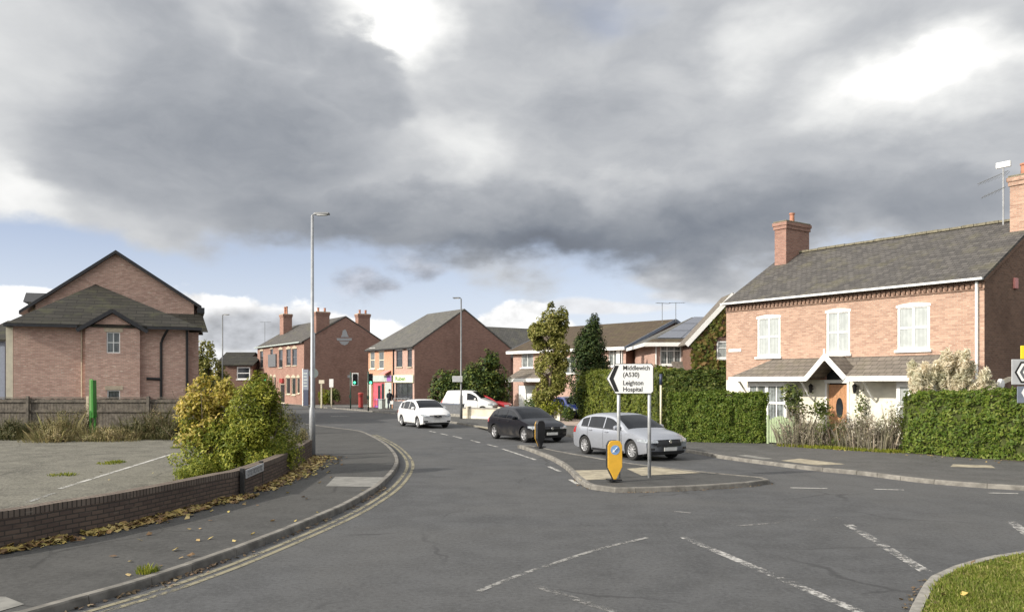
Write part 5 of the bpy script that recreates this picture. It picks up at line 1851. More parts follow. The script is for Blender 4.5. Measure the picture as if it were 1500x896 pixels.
for (px, py, r_) in ((93, 696, 0.35), (160, 679, 0.35), (172, 677, 0.25), (258, 636 + 20, 0.2)):
    x_, y_ = G(px, py, ZP)
    blades(mb, x_, y_, r_, 130, 0.10, 0.012, 0.8, ZP)
x_, y_ = G(216, 838, ZP)
blades(mb, x_, y_, 0.13, 110, 0.13, 0.008, 0.6, ZP)
struct(mb.build('weeds', 'leaf_bush'), 'stuff')

# --- right side hedges
hedge('tall_hedge', 'tall rounded hedge behind the white direction sign and the silver car', [(4.3, 55.0), (4.75, 52.0), (6.2, 46.5), (7.35, 42.2)], 1.6, 3.15, 20000, 0.085, 'leaf_hedge', round_=0.6, bulge=0.16)
hedge('back_hedge', 'right end of the tall hedge, leaves coloured darker for shade, running to the brick house behind the clipped hedge', [(7.75, 41.6), (9.2, 40.9), (11.0, 40.3)], 1.3, 3.0, 9000, 0.085, 'leaf_hedge_shaded', round_=0.4, bulge=0.14)
hedge('clipped_hedge', 'square clipped privet hedge left of the green garden gate', [(6.35, 33.4), (7.6, 33.0), (9.0, 32.55), (10.0, 32.25)], 1.15, 2.0, 20000, 0.052, 'leaf_privet', round_=0.3, bulge=0.1)
hedge('wide_hedge', 'wide green hedge running off the right edge below the brick gable', [(13.35, 28.15), (14.6, 26.2), (16.2, 24.3), (18.5, 22.0), (22, 19.0)], 1.5, 2.12, 28000, 0.058, 'leaf_privet', round_=0.4, bulge=0.16)

# --- shrubs between gate and wide hedge
shr = [(1168, 31.0, 0.75, 1.5, 'leaf_lavender', 'grey-brown faded shrub right beside the garden gate'),
       (1196, 30.7, 0.7, 1.05, 'leaf_lavender', 'low grey shrub below the wooden front door'),
       (1222, 30.3, 0.75, 1.3, 'leaf_shrub', 'green leafy shrub between two faded ones below the porch'),
       (1258, 29.6, 0.8, 1.45, 'leaf_lavender', 'broad lilac-grey shrub in front of the white wall'),
       (1290, 29.0, 0.75, 1.25, 'leaf_lavender', 'faded shrub touching the wide hedge'),
       (1310, 29.6, 0.65, 1.75, 'leaf_shrub', 'dark green shrub at the left end of the wide hedge')]
for (px, y, r_, h, mt, lab) in shr:
    t_ = thing('garden_shrub', lab, 'shrub', (gx(px, y), y, 0.1), 0, 'garden shrubs along the pavement')
    mb = MB()
    for k in range(14):
        a = random.uniform(0, 6.28)
        q = random.uniform(0.2, 0.9) * r_
        mb.tube([(0.2 * q * math.cos(a), 0.2 * q * math.sin(a), 0), (q * math.cos(a), q * math.sin(a), h * random.uniform(.7, 1.0))], [0.015, 0.004], 4)
    mb.build('stem', 'twig', t_)
    mb = MB()
    crown(mb, [((0, 0, h * .5), (r_, r_ * .8, h * .5)), ((r_ * .4, 0.1, h * .62), (r_ * .6, r_ * .6, h * .36)), ((-r_ * .4, -.1, h * .55), (r_ * .6, r_ * .6, h * .36)), ((0, -.1, h * .2), (r_ * 1.1, r_ * .8, h * .22))], 1700, 0.05, 0.35, gap=0.28, up=0.5)
    if mt == 'leaf_lavender':
        blades(mb, 0, 0, r_, 240, h, 0.009, 0.35)
    mb.build('crown', mt, t_)
# taller green plant by the left bay
t_ = thing('climbing_rose', 'loose green climbing plant standing before the white wall left of the door', 'plant', (gx(1166, 33.6), 33.6, 0.1))
mb = MB()
limbs(mb, (0, 0, 0), (0, 0, 2.2), 0.03, 8, 0.7)
mb.build('stem', 'twig', t_)
mb = MB()
crown(mb, [((-.25, 0, 1.95), (0.5, 0.4, 0.45)), ((0.35, 0, 1.7), (0.5, 0.4, 0.4)), ((0.0, 0, 1.3), (0.45, 0.4, 0.5)), ((.9, -.2, 1.3), (0.55, 0.4, 0.5))], 900, 0.075, 0.6, gap=0.4)
mb.build('crown', 'leaf_shrub', t_)
t_ = thing('climbing_rose', 'thin climbing plant on the white wall right of the front door', 'plant', (gx(1261, 33.0), 33.0, 0.1))
mb = MB()
limbs(mb, (0, 0, 0), (0, 0, 2.3), 0.02, 10, 0.35)
mb.build('stem', 'twig', t_)
mb = MB()
crown(mb, [((0, 0, 1.3), (0.28, 0.2, 0.9)), ((0.1, 0, 0.9), (0.35, 0.25, 0.6))], 260, 0.06, 0.6, gap=0.4)
mb.build('crown', 'leaf_shrub', t_)
mb = MB()
for i in range(500):
    px, y = random.uniform(1150, 1330), 0
    q = random.random()
    x_ = 10.2 + (13.3 - 10.2) * q + random.uniform(-.2, .2)
    y_ = 31.0 + (27.9 - 31.0) * q + random.uniform(-.15, .35)
    blades(mb, x_, y_, 0.12, 5, 0.16, 0.012, 0.6, ZP)
struct(mb.build('grass', 'leaf_limegreen'), 'stuff')
# pampas grass
def pampas(label, px, y, h, n, sp):
    t_ = thing('pampas_grass', label, 'grass plume', (gx(px, y), y, 0.1), 0, 'pampas grass in the garden')
    mb = MB()
    blades(mb, 0, 0, sp * .8, 420, h * .62, 0.014, 0.7)
    mb.build('leaf_clump', 'straw', t_)
    for k in range(n):
        a = random.uniform(0, 6.28)
        q = random.uniform(0.05, 1) * sp
        b0 = Vector((q * .3 * math.cos(a), q * .3 * math.sin(a), 0))
        hh = h * random.uniform(0.8, 1.06)
        tip = Vector((q * math.cos(a), q * math.sin(a) * .7, hh))
        mb = MB()
        mb.tube([b0, tip - Vector((0, 0, .5))], [0.012, 0.008], 4)
        dr_ = Vector((math.cos(a), math.sin(a), 0)) * 0.12
        for i in range(520):
            f_ = random.random()
            c = tip + Vector((0, 0, -0.75 * f_)) + dr_ * (1 - f_) * (0.3 + 0.7 * (1 - f_))
            wd_ = 0.17 * math.sin(math.pi * min(1, f_ * 0.85 + 0.12))
            c += Vector((random.gauss(0, wd_ * .55), random.gauss(0, wd_ * .55), random.uniform(-.05, .05)))
            leaf_card(mb, c, rnd_dir(), random.uniform(0.06, 0.13), 0.25)
        mb.build('plume', 'plume', t_)
pampas('large clump of cream pampas grass plumes at the corner of the long brick house', 1352, 29.2, 3.1, 11, 0.6)
pampas('right-hand pampas clump with plumes in front of the white downpipe', 1394, 28.8, 3.35, 14, 0.75)
pampas('short pampas plume low at the right end, beside the round lamp', 1437, 28.2, 2.85, 4, 0.28)

# --- trees near the middle
x_ = gx(806, 52.0)
tree('autumn_tree', 'tall slim tree with yellow-green autumn leaves beside the dark conifer', 'tree', x_, 52.0,
     [((0.15, 0, 6.0), (1.05, .9, 1.1)), ((-.45, 0, 5.2), (1.0, .8, .9)), ((.4, 0, 4.6), (.9, .8, 1.0)), ((-.1, .1, 3.5), (.95, .8, 1.0)), ((0.35, 0, 2.5), (1.0, .8, .9)), ((-.2, 0, 1.6), (1.0, .8, .9)), ((.75, 0, 6.5), (.45, .4, .8)), ((-1.05, 0, 5.7), (.4, .4, .5)), ((.1, 0, 7.1), (.3, .3, .45)), ((.75, 0, 3.3), (.5, .5, .8))],
     19000, 0.085, 'leaf_autumn', 6.8, 0.12, 22, 1.5, gap=0.3, freq=1.3)
x_ = gx(864, 55.0)
tree('conifer', 'tall dark green pointed conifer beside the yellow-leaved tree', 'tree', x_, 55.0,
     [((-.05, 0, 1.3), (1.45, 1.2, 1.4)), ((-.05, 0, 2.6), (1.45, 1.2, 1.4)), ((-.1, 0, 3.8), (1.32, 1.1, 1.3)), ((0.05, 0, 4.8), (1.08, .9, 1.2)), ((-.55, 0, 4.8), (.6, .55, 1.2)), ((.2, 0, 5.8), (.68, .6, .95)), ((.32, 0, 6.5), (.36, .34, .6)), ((-.6, 0, 5.6), (.36, .34, .6)), ((.8, 0, 3.6), (.65, .6, 1.3))],
     24000, 0.095, 'leaf_conifer', 6.4, 0.14, 8, .6, gap=0.05, freq=1.5, up=1.2, asp=0.5, shell_bias=0.33)
bl = [((-1.0, 0, 1.5), (1.5, 1.0, 1.7)), ((-.2, 0, 2.3), (1.2, 0.9, 1.2)), ((-1.3, 0, 2.6), (0.8, .7, .9))]
tree('conifer_bush', 'rounded dark conifer bush against the shop gable, left of the lamp post', 'bush', gx(672, 65.5), 65.5, bl, 8000, 0.12, 'leaf_darkbush', 3.0, 0.08, 8, .8, gap=0.1, asp=0.45, up=0.8)
bl = [((0, 0, 1.7), (1.4, 1.1, 1.8)), ((.4, 0, 3.3), (1.0, .9, 1.4)), ((-.8, 0, 2.9), (.8, .8, 1.2)), ((.9, 0, 4.1), (.45, .5, .9)), ((1.3, 0, 2.0), (1.1, .9, 1.9)), ((.35, 0, 4.4), (.4, .4, .7))]
tree('conifer_bush', 'taller ragged conifer bush against the shop gable, right of the lamp post', 'bush', gx(708, 64.5), 64.5, bl, 11000, 0.12, 'leaf_darkbush', 4.4, 0.1, 8, .8, gap=0.1, asp=0.45, up=0.8)
tree('conifer_bush', 'low dark bush behind the white van, between the two taller conifers', 'bush', gx(688, 66.5), 66.5, [((0, 0, 1.4), (1.6, .9, 1.7)), ((.2, 0, 2.5), (1.1, .7, 1.1))], 6000, 0.11, 'leaf_darkbush', 2.6, 0.08, 6, .6, gap=0.2, asp=0.45, up=0.8)
tree('yellow_shrub', 'low lime-yellow shrub behind the end of the cream wall', 'shrub', gx(808, 51.6), 51.6, [((0, 0, .85), (.85, .6, .5)), ((-.4, 0, .6), (.6, .5, .5)), ((.4, 0, .7), (.5, .5, .5))], 1500, 0.07, 'leaf_limegreen', 0.8, 0.03, 10, .5, gap=0.25)
tree('dark_shrub', 'dark evergreen shrub in front of the white garage door', 'shrub', gx(781, 53.5), 53.5, [((0, 0, .8), (.7, .6, .8)), ((.4, 0, 1.3), (.5, .5, .5))], 1500, 0.07, 'leaf_darkbush', 1.0, 0.03, 8, .5, gap=0.25)
tree('dark_shrub', 'dark shrub beside the blue car, right of the cream wall end', 'shrub', gx(832, 51.0), 51.0, [((0, 0, .5), (.45, .5, .5))], 700, 0.07, 'leaf_darkbush', 0.6, 0.03, 6, .3, gap=0.25)
tree('dark_shrub', 'dense dark shrub between the conifer trunk and the tall hedge', 'shrub', gx(856, 53.0), 53.0, [((0, 0, .9), (.55, .6, .9)), ((-.2, 0, 1.6), (.5, .5, .6))], 1500, 0.08, 'leaf_darkbush', 1.2, 0.03, 8, .4, gap=0.2)
tree('dark_shrub', 'dark green shrub at the foot of the slim yellow-leaved tree', 'shrub', gx(795, 52.6), 52.6, [((0, 0, 1.0), (.65, .6, .9))], 1200, 0.08, 'leaf_darkbush', 1.2, 0.03, 8, .4, gap=0.25)
# --- far left
tree('olive_tree', 'olive-brown tree between the modern brick building and the far street lamp', 'tree', gx(305, 74), 74.0, [((0, 0, 3.2), (1.3, 1.2, 2.0)), ((-.8, 0, 4.3), (1.0, 1.0, 1.4)), ((.9, 0, 2.6), (.9, .9, 1.6)), ((-1.2, 0, 2.4), (1.0, .9, 1.6)), ((-.2, 0, 5.4), (.8, .8, 1.0))], 5200, 0.13, 'leaf_autumn', 4.6, 0.14, 14, 1.5, gap=0.35)
tree('far_tree', 'small dark tree behind the far house roof', 'tree', gx(357, 112), 112.0, [((0, 0, 2.6), (1.3, 1.2, 2.0))], 1500, 0.16, 'leaf_darkbush', 3.5, 0.14, 6, 1.0, gap=0.3)
tree('far_tree', 'hazy brown tree beside the pub wall', 'tree', gx(373, 160), 160.0, [((0, 0, 3.4), (1.8, 1.6, 2.4))], 1500, 0.2, 'straw_dark', 4.5, 0.2, 6, 1.0, gap=0.3)
for px, lab in ((476, 'round shrub below the pale sign pole at the pub corner'), (488, 'round shrub behind the white sign post at the pub corner')):
    tree('round_shrub', lab, 'shrub', gx(px, 86.5), 86.5, [((0, 0, .9), (.75, .7, .9))], 1100, 0.11, 'leaf_limegreen' if px < 480 else 'leaf_shrub', 1.2, 0.04, 6, .4, gap=0.2, group='shrubs at the pub corner')
# distant tree line where roofs leave the horizon open
mb = MB()
for k in range(90):
    x_ = random.uniform(-330, 330)
    y_ = random.uniform(300, 420)
    crown(mb, [((x_, y_, random.uniform(2, 4)), (random.uniform(5, 9), 4, random.uniform(3, 6)))], 90, 1.1, 0.6, gap=0.1, freq=0.2)
struct(mb.build('far_woods', 'leaf_darkbush'), 'stuff')

# --- grass corner and fallen leaves
mb = MB()
vp = verge_poly
def inside(x, y, poly):
    c = False
    j = len(poly) - 1
    for i in range(len(poly)):
        xi, yi = poly[i]
        xj, yj = poly[j]
        if (yi > y) != (yj > y) and x < (xj - xi) * (y - yi) / (yj - yi) + xi:
            c = not c
        j = i
    return c
k = 0
while k < 16000:
    x_, y_ = random.uniform(4.2, 12.5), random.uniform(7.0, 12.8)
    if not inside(x_, y_, vp) or abs(x_) > y_ * 0.68:
        if random.random() > 0.02:
            continue
        if not inside(x_, y_, vp):
            continue
    nz = noise.noise(Vector((x_ * 1.3, y_ * 1.3, 0)))
    h = 0.06 + 0.04 * nz + random.uniform(0, 0.03)
    blades(mb, x_, y_, 0.03, 2, h, 0.0075, 0.6, 0.08)
    k += 1
struct(mb.build('grass', 'grass_blade'), 'stuff')
def litter(mb, x, y, z, s):
    a = random.uniform(0, 6.28)
    n = Vector((random.uniform(-.6, .6), random.uniform(-.6, .6), 1)).normalized()
    t1 = n.cross(Vector((math.cos(a), math.sin(a), .2))).normalized() * s
    t2 = n.cross(t1).normalized() * s * random.uniform(.6, .95)
    c = Vector((x, y, z + s * 0.3))
    cu = n * s * random.uniform(-.1, .35)
    mb.add([c - t1, c - t1 * .3 + t2 * .9 + cu, c + t1 * .35 + t2 * .5, c + t1 + cu, c + t1 * .3 - t2 * .55, c - t1 * .35 - t2 * .95 + cu], [(0, 1, 2, 3, 4, 5)])
mb = MB()
wl_ = [p for p in WALLF if p.y > 9.5]
for i in range(3600):
    j = random.randrange(len(wl_) - 1)
    p = wl_[j].lerp(wl_[j + 1], random.random())
    far = max(0, (p.y - 17) / 9)
    o_ = abs(random.gauss(0, 0.15 + 0.22 * far)) + 0.02
    q = offs([wl_[j], wl_[j + 1]], o_)[0]
    dens = noise.noise(Vector((p.x * 1.1, p.y * 1.1, 0)))
    if dens < -0.25 and far < .2:
        continue
    litter(mb, q.x + p.x - wl_[j].x, q.y + p.y - wl_[j].y, ZP + 0.005 + max(0, 0.10 - o_) * 0.5 * random.random(), random.uniform(0.03, 0.085))
for i in range(80):
    x_, y_ = G(random.uniform(120, 560), random.uniform(690, 850), ZP)
    if x_ < KL[0].x or not inside(x_, y_, lp + [(-90, 89), (-90, 3)]):
        continue
    litter(mb, x_, y_, ZP + 0.004, random.uniform(0.03, 0.06))
for i in range(60):
    x_, y_ = random.uniform(4.6, 9), random.uniform(8, 12)
    if inside(x_, y_, vp):
        litter(mb, x_, y_, 0.13, random.uniform(0.03, 0.05))
for i in range(60):
    q = random.random()
    p = Vector((10.2, 32.0, 0)).lerp(Vector((15.5, 24.5, 0)), q)
    litter(mb, p.x + random.uniform(-.7, .2), p.y + random.uniform(-.6, .2), ZP + .004, random.uniform(0.03, 0.05))
struct(mb.build('fallen_leaves', 'leaf_litter'), 'stuff')
mb = MB()
nr = [p for p in KL if 7.5 < p.y < 20]
for i in range(900):
    j = random.randrange(len(nr) - 1)
    dens = noise.noise(Vector((nr[j].y * 1.4, 3.3, 0)))
    if random.random() > 0.35 + dens:
        continue
    q = offs([nr[j], nr[j + 1]], 0.035 + abs(random.gauss(0, 0.07)))[0] + (nr[j + 1] - nr[j]) * random.random()
    litter(mb, q.x, q.y, 0.004, random.uniform(0.015, 0.04))
vr = [p for p in VK if 7 < p.y < 12.6]
for i in range(500):
    j = random.randrange(len(vr) - 1)
    sd = random.choice((-1, 1))
    q = offs([vr[j], vr[j + 1]], -0.05 - abs(random.gauss(0, .05)) if sd < 0 else 0.15 + abs(random.gauss(0, .06)))[0] + (vr[j + 1] - vr[j]) * random.random()
    litter(mb, q.x, q.y, 0.004 if sd < 0 else 0.10, random.uniform(0.015, 0.035))
ie = [p for p in isl if p.y < 21.5]
for i in range(150):
    j = random.randrange(len(ie) - 1)
    q = offs([ie[j], ie[j + 1]], 0.04 + abs(random.gauss(0, .05)))[0] + (ie[j + 1] - ie[j]) * random.random()
    litter(mb, q.x, q.y, 0.004, random.uniform(0.012, 0.03))
struct(mb.build('gutter_leaves', 'litter_brown'), 'stuff')
# ------------------------------------------------------------------ vehicles
def interp(pts, t):
    if t <= pts[0][0]:
        return pts[0][1]
    for i in range(1, len(pts)):
        if t <= pts[i][0]:
            a, b_ = pts[i - 1], pts[i]
            return a[1] + (b_[1] - a[1]) * (t - a[0]) / max(1e-9, b_[0] - a[0])
    return pts[-1][1]
class Car:
    def __init__(s, L_, W, prof, tum, wheels, R_w=0.32, belt=((0, .9), (9, .98)), roofz=None, smooth=0.05, nose=0.22, tail=0.14, sill=0.2):
        s.L, s.W, s.prof, s.tum, s.wh, s.R, s.belt, s.sm, s.nose, s.tail, s.sill = L_, W, prof, tum, wheels, R_w, belt, smooth, nose, tail, sill
    def zt(s, t):
        k = [interp(s.prof, min(max(t + d, 0), s.L)) for d in (-2 * s.sm, -s.sm, 0, s.sm, 2 * s.sm)]
        return (k[0] + 2 * k[1] + 3 * k[2] + 2 * k[3] + k[4]) / 9
    def w(s, t, z):
        f_ = 1.0
        if t < 0.7:
            f_ -= 0.07 * (1 - t / 0.7) ** 2
        if t > s.L - 0.6:
            f_ -= 0.05 * ((t - s.L + 0.6) / 0.6) ** 2
        return s.W / 2 * f_ * interp(s.tum, z)
    def bend(s, t, y, z):
        q = abs(y) / (s.W / 2)
        x = s.L / 2 - t
        x -= s.nose * q ** 2.4 * math.exp(-t / 0.45)
        x -= 0.30 * max(0, abs(z - 0.48) - 0.08) ** 2 / 0.16 * math.exp(-t / 0.25)
        x += s.tail * q ** 2.4 * math.exp(-(s.L - t) / 0.45)
        x += 0.16 * max(0, abs(z - 0.55) - 0.1) ** 2 / 0.16 * math.exp(-(s.L - t) / 0.25)
        return (x, y, z)
    def drop(s, q):
        return 0.018 * q ** 2 + 0.065 * q ** 7
    def top(s, t, q, off_=0.0):
        z = s.zt(t)
        y = q * s.w(t, z - 0.083)
        sl = (s.zt(t + 0.02) - s.zt(t - 0.02)) / 0.04
        n = Vector((sl, 0, 1)).normalized()
        b_ = Vector(s.bend(t, y, z - s.drop(abs(q))))
        return tuple(b_ + n * off_)
    def side(s, t, z, sg, off_=0.0):
        return s.bend(t, sg * (s.w(t, z) + off_), z)
    def zb(s, t):
        z = s.sill + 0.06 * max(0, 1 - t / 0.5) + 0.08 * max(0, 1 - (s.L - t) / 0.5)
        for tw in s.wh:
            r_ = s.R + 0.055
            if abs(t - tw) < r_:
                z = max(z, s.R + math.sqrt(r_ ** 2 - (t - tw) ** 2) * 0.98)
        return z
    def build(s, name, label, cat, loc, rz, paintm, windows=True, group=None, detail=None):
        d = dict(a0=1.08, a1=1.95, r0=None, r1=None, sw=[(1.55, 2.5), (2.56, 3.5)], light=(0.56, 0.70, 0.42), grille=(0.42, 0.60, 0.45), wrap=0.4, spokes=5, tail_z=(0.75, 0.95), plate=True, lower=True, rails=False, ctr=0.13)
        d.update(detail or {})
        root = thing(name, label, cat, loc, rz, group)
        ts = set(k * s.L / 60 for k in range(61))
        for tw in s.wh:
            for f_ in (-1, -.985, -.93, -.8, -.6, -.3, 0, .3, .6, .8, .93, .985, 1):
                ts.add(tw + (s.R + 0.055) * f_)
        ts |= {0.02, 0.05, 0.09, s.L - 0.02, s.L - 0.06}
        ts = sorted(t for t in ts if 0 <= t <= s.L)
        qs = [0, .25, .5, .7, .84, .93, 1.0]
        NZ = 12
        rows = []
        for t in ts:
            z_c = s.zt(t) - s.drop(1)
            zb = min(s.zb(t), z_c - 0.05)
            half = [(q * s.w(t, z_c), s.zt(t) - s.drop(q)) for q in qs]
            for k in range(1, NZ + 1):
                z = z_c + (zb - z_c) * k / NZ
                half.append((s.w(t, z), z))
            zi = s.zb(t)
            half.append((s.w(t, zb) - 0.14, zb + 0.005))
            full = [(-y, z) for y, z in half[::-1]] + half[1:]
            rows.append([s.bend(t, y, z) for y, z in full])
        mb = MB()
        mb.grid(rows)
        n = len(rows[0])
        for e, row in ((0, rows[0]), (1, rows[-1])):
            b0 = len(mb.v)
            mb.v += [tuple(p) for p in row]
            h = n // 2
            for k in range(h):
                l0, l1, r0, r1 = h - k, h - k - 1, h + k, h + k + 1
                ids = [l0, l1, r1, r0] if k else [h, h - 1, h + 1]
                mb.f.append([b0 + i for i in ids])
                mb.m.append(0)
        body = mb.build('body', paintm, root, smooth=True, fixn=True)
        md = body.modifiers.new('edge', 'EDGE_SPLIT')
        md.split_angle = R(50)
        # dark underside and arch liners
        mb = MB()
        hw = s.W / 2 - 0.24
        mb.box(-s.L / 2 + 0.25, -hw, 0.2, s.L / 2 - 0.3, hw, 0.62)
        mb.box(-s.L / 2 + 0.3, -s.W / 2 + 0.12, 0.18, s.L / 2 - 0.35, s.W / 2 - 0.12, 0.215)
        for tw in s.wh:
            mb.box(s.L / 2 - tw - s.R - 0.03, -hw + 0.0, 0.3, s.L / 2 - tw + s.R + 0.03, hw, s.R * 2 + 0.02)
        mb.build('underbody', 'black', root)
        def patch(nm, pts_rows, mat, par=None):
            m_ = MB()
            m_.grid(pts_rows)
            return m_.build(nm, mat, par or root, smooth=True, fixn=False)
        def lin(a, b_, k):
            return [a + (b_ - a) * i / (k - 1) for i in range(k)]
        if windows:
            patch('windscreen', [[s.top(t, q, 0.006) for q in lin(-.87, .87, 11)] for t in lin(d['a0'], d['a1'], 10)], 'car_glass')
            if d['r0']:
                patch('rear_window', [[s.top(t, q, 0.006) for q in lin(-.84, .84, 9)] for t in lin(d['r0'], d['r1'], 6)], 'car_glass')
            for sg in (-1, 1):
                for (t0, t1) in d['sw']:
                    rws = []
                    for t in lin(t0, t1, 18):
                        zl = interp(s.belt, t) + 0.015
                        zh = s.zt(t) - d['ctr']
                        zh = min(zh, s.zt((d['a1'] + s.L) / 2) - d['ctr'] + 0.04)
                        if zh - zl < 0.01:
                            zh = zl + 0.01
                        rws.append([s.side(t, z, sg, 0.006) for z in lin(zl, zh, 5)])
                    patch('side_window', rws, 'car_glass')
                # chrome or black strip below the glass
                patch('waist_trim', [[s.side(t, interp(s.belt, t) + z, sg, 0.008) for z in (-0.012, 0.012)] for t in lin(d['sw'][0][0], d['sw'][-1][1], 18)], 'black_plastic')
                for tm in d.get('seams', ()):
                    patch('door_seam', [[s.side(tm + e + (0.03 * (0.8 - z)), z, sg, 0.003) for e in (-0.006, 0.006)] for z in lin(0.3, interp(s.belt, tm), 8)], 'black')
                for tm in d.get('handles', ()):
                    m_ = MB()
                    p = Vector(s.side(tm, interp(s.belt, tm) - 0.10, sg, 0.02))
                    m_.box(p.x - 0.09, p.y - 0.015, p.z - 0.015, p.x + 0.09, p.y + 0.015, p.z + 0.015)
                    m_.build('door_handle', paintm, root, bevel=0.008)
                # mirror
                tm = d['a0'] + 0.42
                p = Vector(s.side(tm, interp(s.belt, tm) + 0.06, sg, 0.10))
                m_ = MB()
                m_.lathe([(0, -0.09), (0.06, -0.08), (0.085, 0.0), (0.06, 0.08), (0, 0.1)], 10, (p.x, p.y, p.z + 0.02), 'y')
                m_.box(p.x - 0.02, min(p.y, p.y - sg * 0.14), p.z - 0.05, p.x + 0.02, max(p.y, p.y - sg * 0.14), p.z - 0.01)
                m_.build('door_mirror', paintm, root, smooth=False)
        # sills
        for sg in (-1, 1):
            t0, t1 = s.wh[0] + s.R + .09, s.wh[1] - s.R - .09
            patch('sill_trim', [[s.side(t, z, sg, 0.006) for z in (s.sill + .005, s.sill + 0.07)] for t in lin(t0, t1, 8)], 'black_plastic')
        # front: lamps, grille, intakes, plate
        z0, z1, yi = d['light']
        def front(y, z, o_=0.008):
            t = 0.0
            zt0 = s.zt(0) - 0.05
            if z > zt0:                      # above the blunt face: follow the slope of the bonnet edge
                lo, hi = 0.0, 0.8
                for _ in range(24):
                    m2 = (lo + hi) / 2
                    if s.zt(m2) - 0.045 < z:
                        lo = m2
                    else:
                        hi = m2
                t = lo
            p = Vector(s.bend(t, y, z))
            return tuple(p + Vector((o_, 0, o_ * 0.6 if t > 0 else 0)))
        W0 = s.w(0.0, 0.6)
        for sg in (-1, 1):
            m_ = MB()
            m_.grid([[front(sg * y, z) for y in lin(yi * W0 / 0.8, W0 - 0.005, 7)] for z in lin(z0, z1, 4)])
            m_.grid([[s.side(t, z0 + (z1 - z0) * (k * (1 - .35 * t / d['wrap']) + .35 * t / d['wrap']), sg, 0.007) for t in lin(0.0, d['wrap'], 6)] for k in (0, .33, .66, 1)])
            hl = m_.build('headlight', 'headlamp_glass', root, smooth=True)
            m_ = MB()
            m_.grid([[front(sg * y, z, 0.012) for y in lin(yi * W0 / 0.8 + .1, W0 - 0.1, 4)] for z in lin(z0 + .04, z1 - .04, 3)])
            m_.build('lamp_reflector', 'chrome', hl)
            # tail lamp
            m_ = MB()
            tz0, tz1 = d['tail_z']
            m_.grid([[s.side(s.L - t, z, sg, 0.008) for t in lin(0.0, 0.22, 4)] for z in lin(tz0, tz1, 3)])
            m_.build('tail_light', 'tail_red', root)
        g0, g1, gw = d['grille']
        gr = patch('grille', [[front(y, z, 0.007) for y in lin(-gw, gw, 9)] for z in lin(g0, g1, 4)], 'black_plastic')
        m_ = MB()
        m_.grid([[front(y, z, 0.012) for y in lin(-gw - .02, gw + .02, 9)] for z in (g1 - .005, g1 + .02)])
        m_.build('grille_trim', 'chrome', gr)
        m_ = MB()
        bp = front(0, g1 - 0.05, 0.02)
        m_.lathe([(0, 0), (0.055, 0.0), (0.05, 0.012), (0, 0.014)], 14, bp, 'x')
        m_.build('badge', 'chrome', gr)
        if d['lower']:
            patch('lower_intake', [[front(y, z, 0.008) for y in lin(-W0 + .12, W0 - .12, 11)] for z in lin(0.225, 0.325, 3)], 'black_plastic')
            for sg in (-1, 1):
                m_ = MB()
                m_.grid([[front(sg * y, z, 0.009) for y in lin(W0 - .26, W0 - .03, 4)] for z in lin(0.36, 0.43, 3)])
                m_.build('corner_intake', 'black_plastic', root)
        if d['plate']:
            m_ = MB()
            px_, _, pz = front(0, 0.39, 0.015)
            m_.box(px_ - 0.005, -0.26, 0.335, px_ + 0.012, 0.26, 0.445)
            m_.build('number_plate', 'plate_white', root)
        if d['rails']:
            for sg in (-1, 1):
                m_ = MB()
                m_.tube([s.top(t, sg * .9, 0.045) for t in lin(d['a1'] + .25, s.L - 1.0, 8)], 0.014, 6)
                m_.build('roof_rail', 'black_plastic', root)
        # wheels
        for tw in s.wh:
            for sg in (-1, 1):
                cx, cy = s.L / 2 - tw, sg * (s.W / 2 * 0.985 - 0.115)
                Rw = s.R
                m_ = MB()
                m_.lathe([(Rw * .66, -.105), (Rw * .93, -.105), (Rw * .985, -.08), (Rw, -.05), (Rw, .05), (Rw * .985, .08), (Rw * .93, .105), (Rw * .66, .105), (Rw * .64, 0.06), (Rw * .64, -0.06), (Rw * .66, -.105)], 28, (cx, cy, Rw), 'y')
                ty = m_.build('wheel', 'tyre', root, smooth=False)
                m_ = MB()
                fo = sg * 0.085
                m_.lathe([(Rw * .69, fo), (Rw * .64, fo + sg * 0.012), (Rw * .58, fo - sg * .01), (Rw * .57, fo - sg * .05)], 28, (cx, cy, Rw), 'y')
                nsp = d['spokes']
                for k in range(nsp):
                    a = 2 * math.pi * k / nsp + 0.3
                    ca, sa = math.cos(a), math.sin(a)
                    m_.beam((cx + ca * 0.03, cy + fo * .9, Rw + sa * 0.03), (cx + ca * Rw * .62, cy + fo, Rw + sa * Rw * .62), 0.035 if nsp > 6 else 0.055, 0.02, (0, 1, 0))
                m_.lathe([(0, fo + sg * .012), (0.05, fo + sg * .01), (0.06, fo - sg * .02)], 14, (cx, cy, Rw), 'y')
                m_.build('rim', 'alloy', ty)
                m_ = MB()
                m_.lathe([(0, fo - sg * .055), (Rw * .60, fo - sg * .055)], 20, (cx, cy, Rw), 'y')
                m_.build('brake_disc', 'lamp_dark', ty)
        return root
TUM = [(0.15, .93), (0.3, .965), (0.5, .99), (0.7, 1.0), (0.88, .985), (0.98, .955), (1.45, .76), (1.6, .72)]
def face(p_rear, p_front):
    """heading of a car whose near-side wheels stand at these ground points"""
    d = Vector((p_front[0] - p_rear[0], p_front[1] - p_rear[1], 0))
    return math.atan2(d.y, d.x), d
def park(car, rear, front_, W):
    """centre of the car from the ground contact of its right-hand (driver's) side wheels"""
    rz, d = face(rear, front_)
    u = d.normalized()
    left = Vector((-u.y, u.x, 0))
    mid = Vector(((rear[0] + front_[0]) / 2, (rear[1] + front_[1]) / 2, 0))
    tm = (car.wh[0] + car.wh[1]) / 2
    c = mid + left * (W / 2 - 0.1) + u * (tm - car.L / 2)
    return (c.x, c.y, 0.0), rz
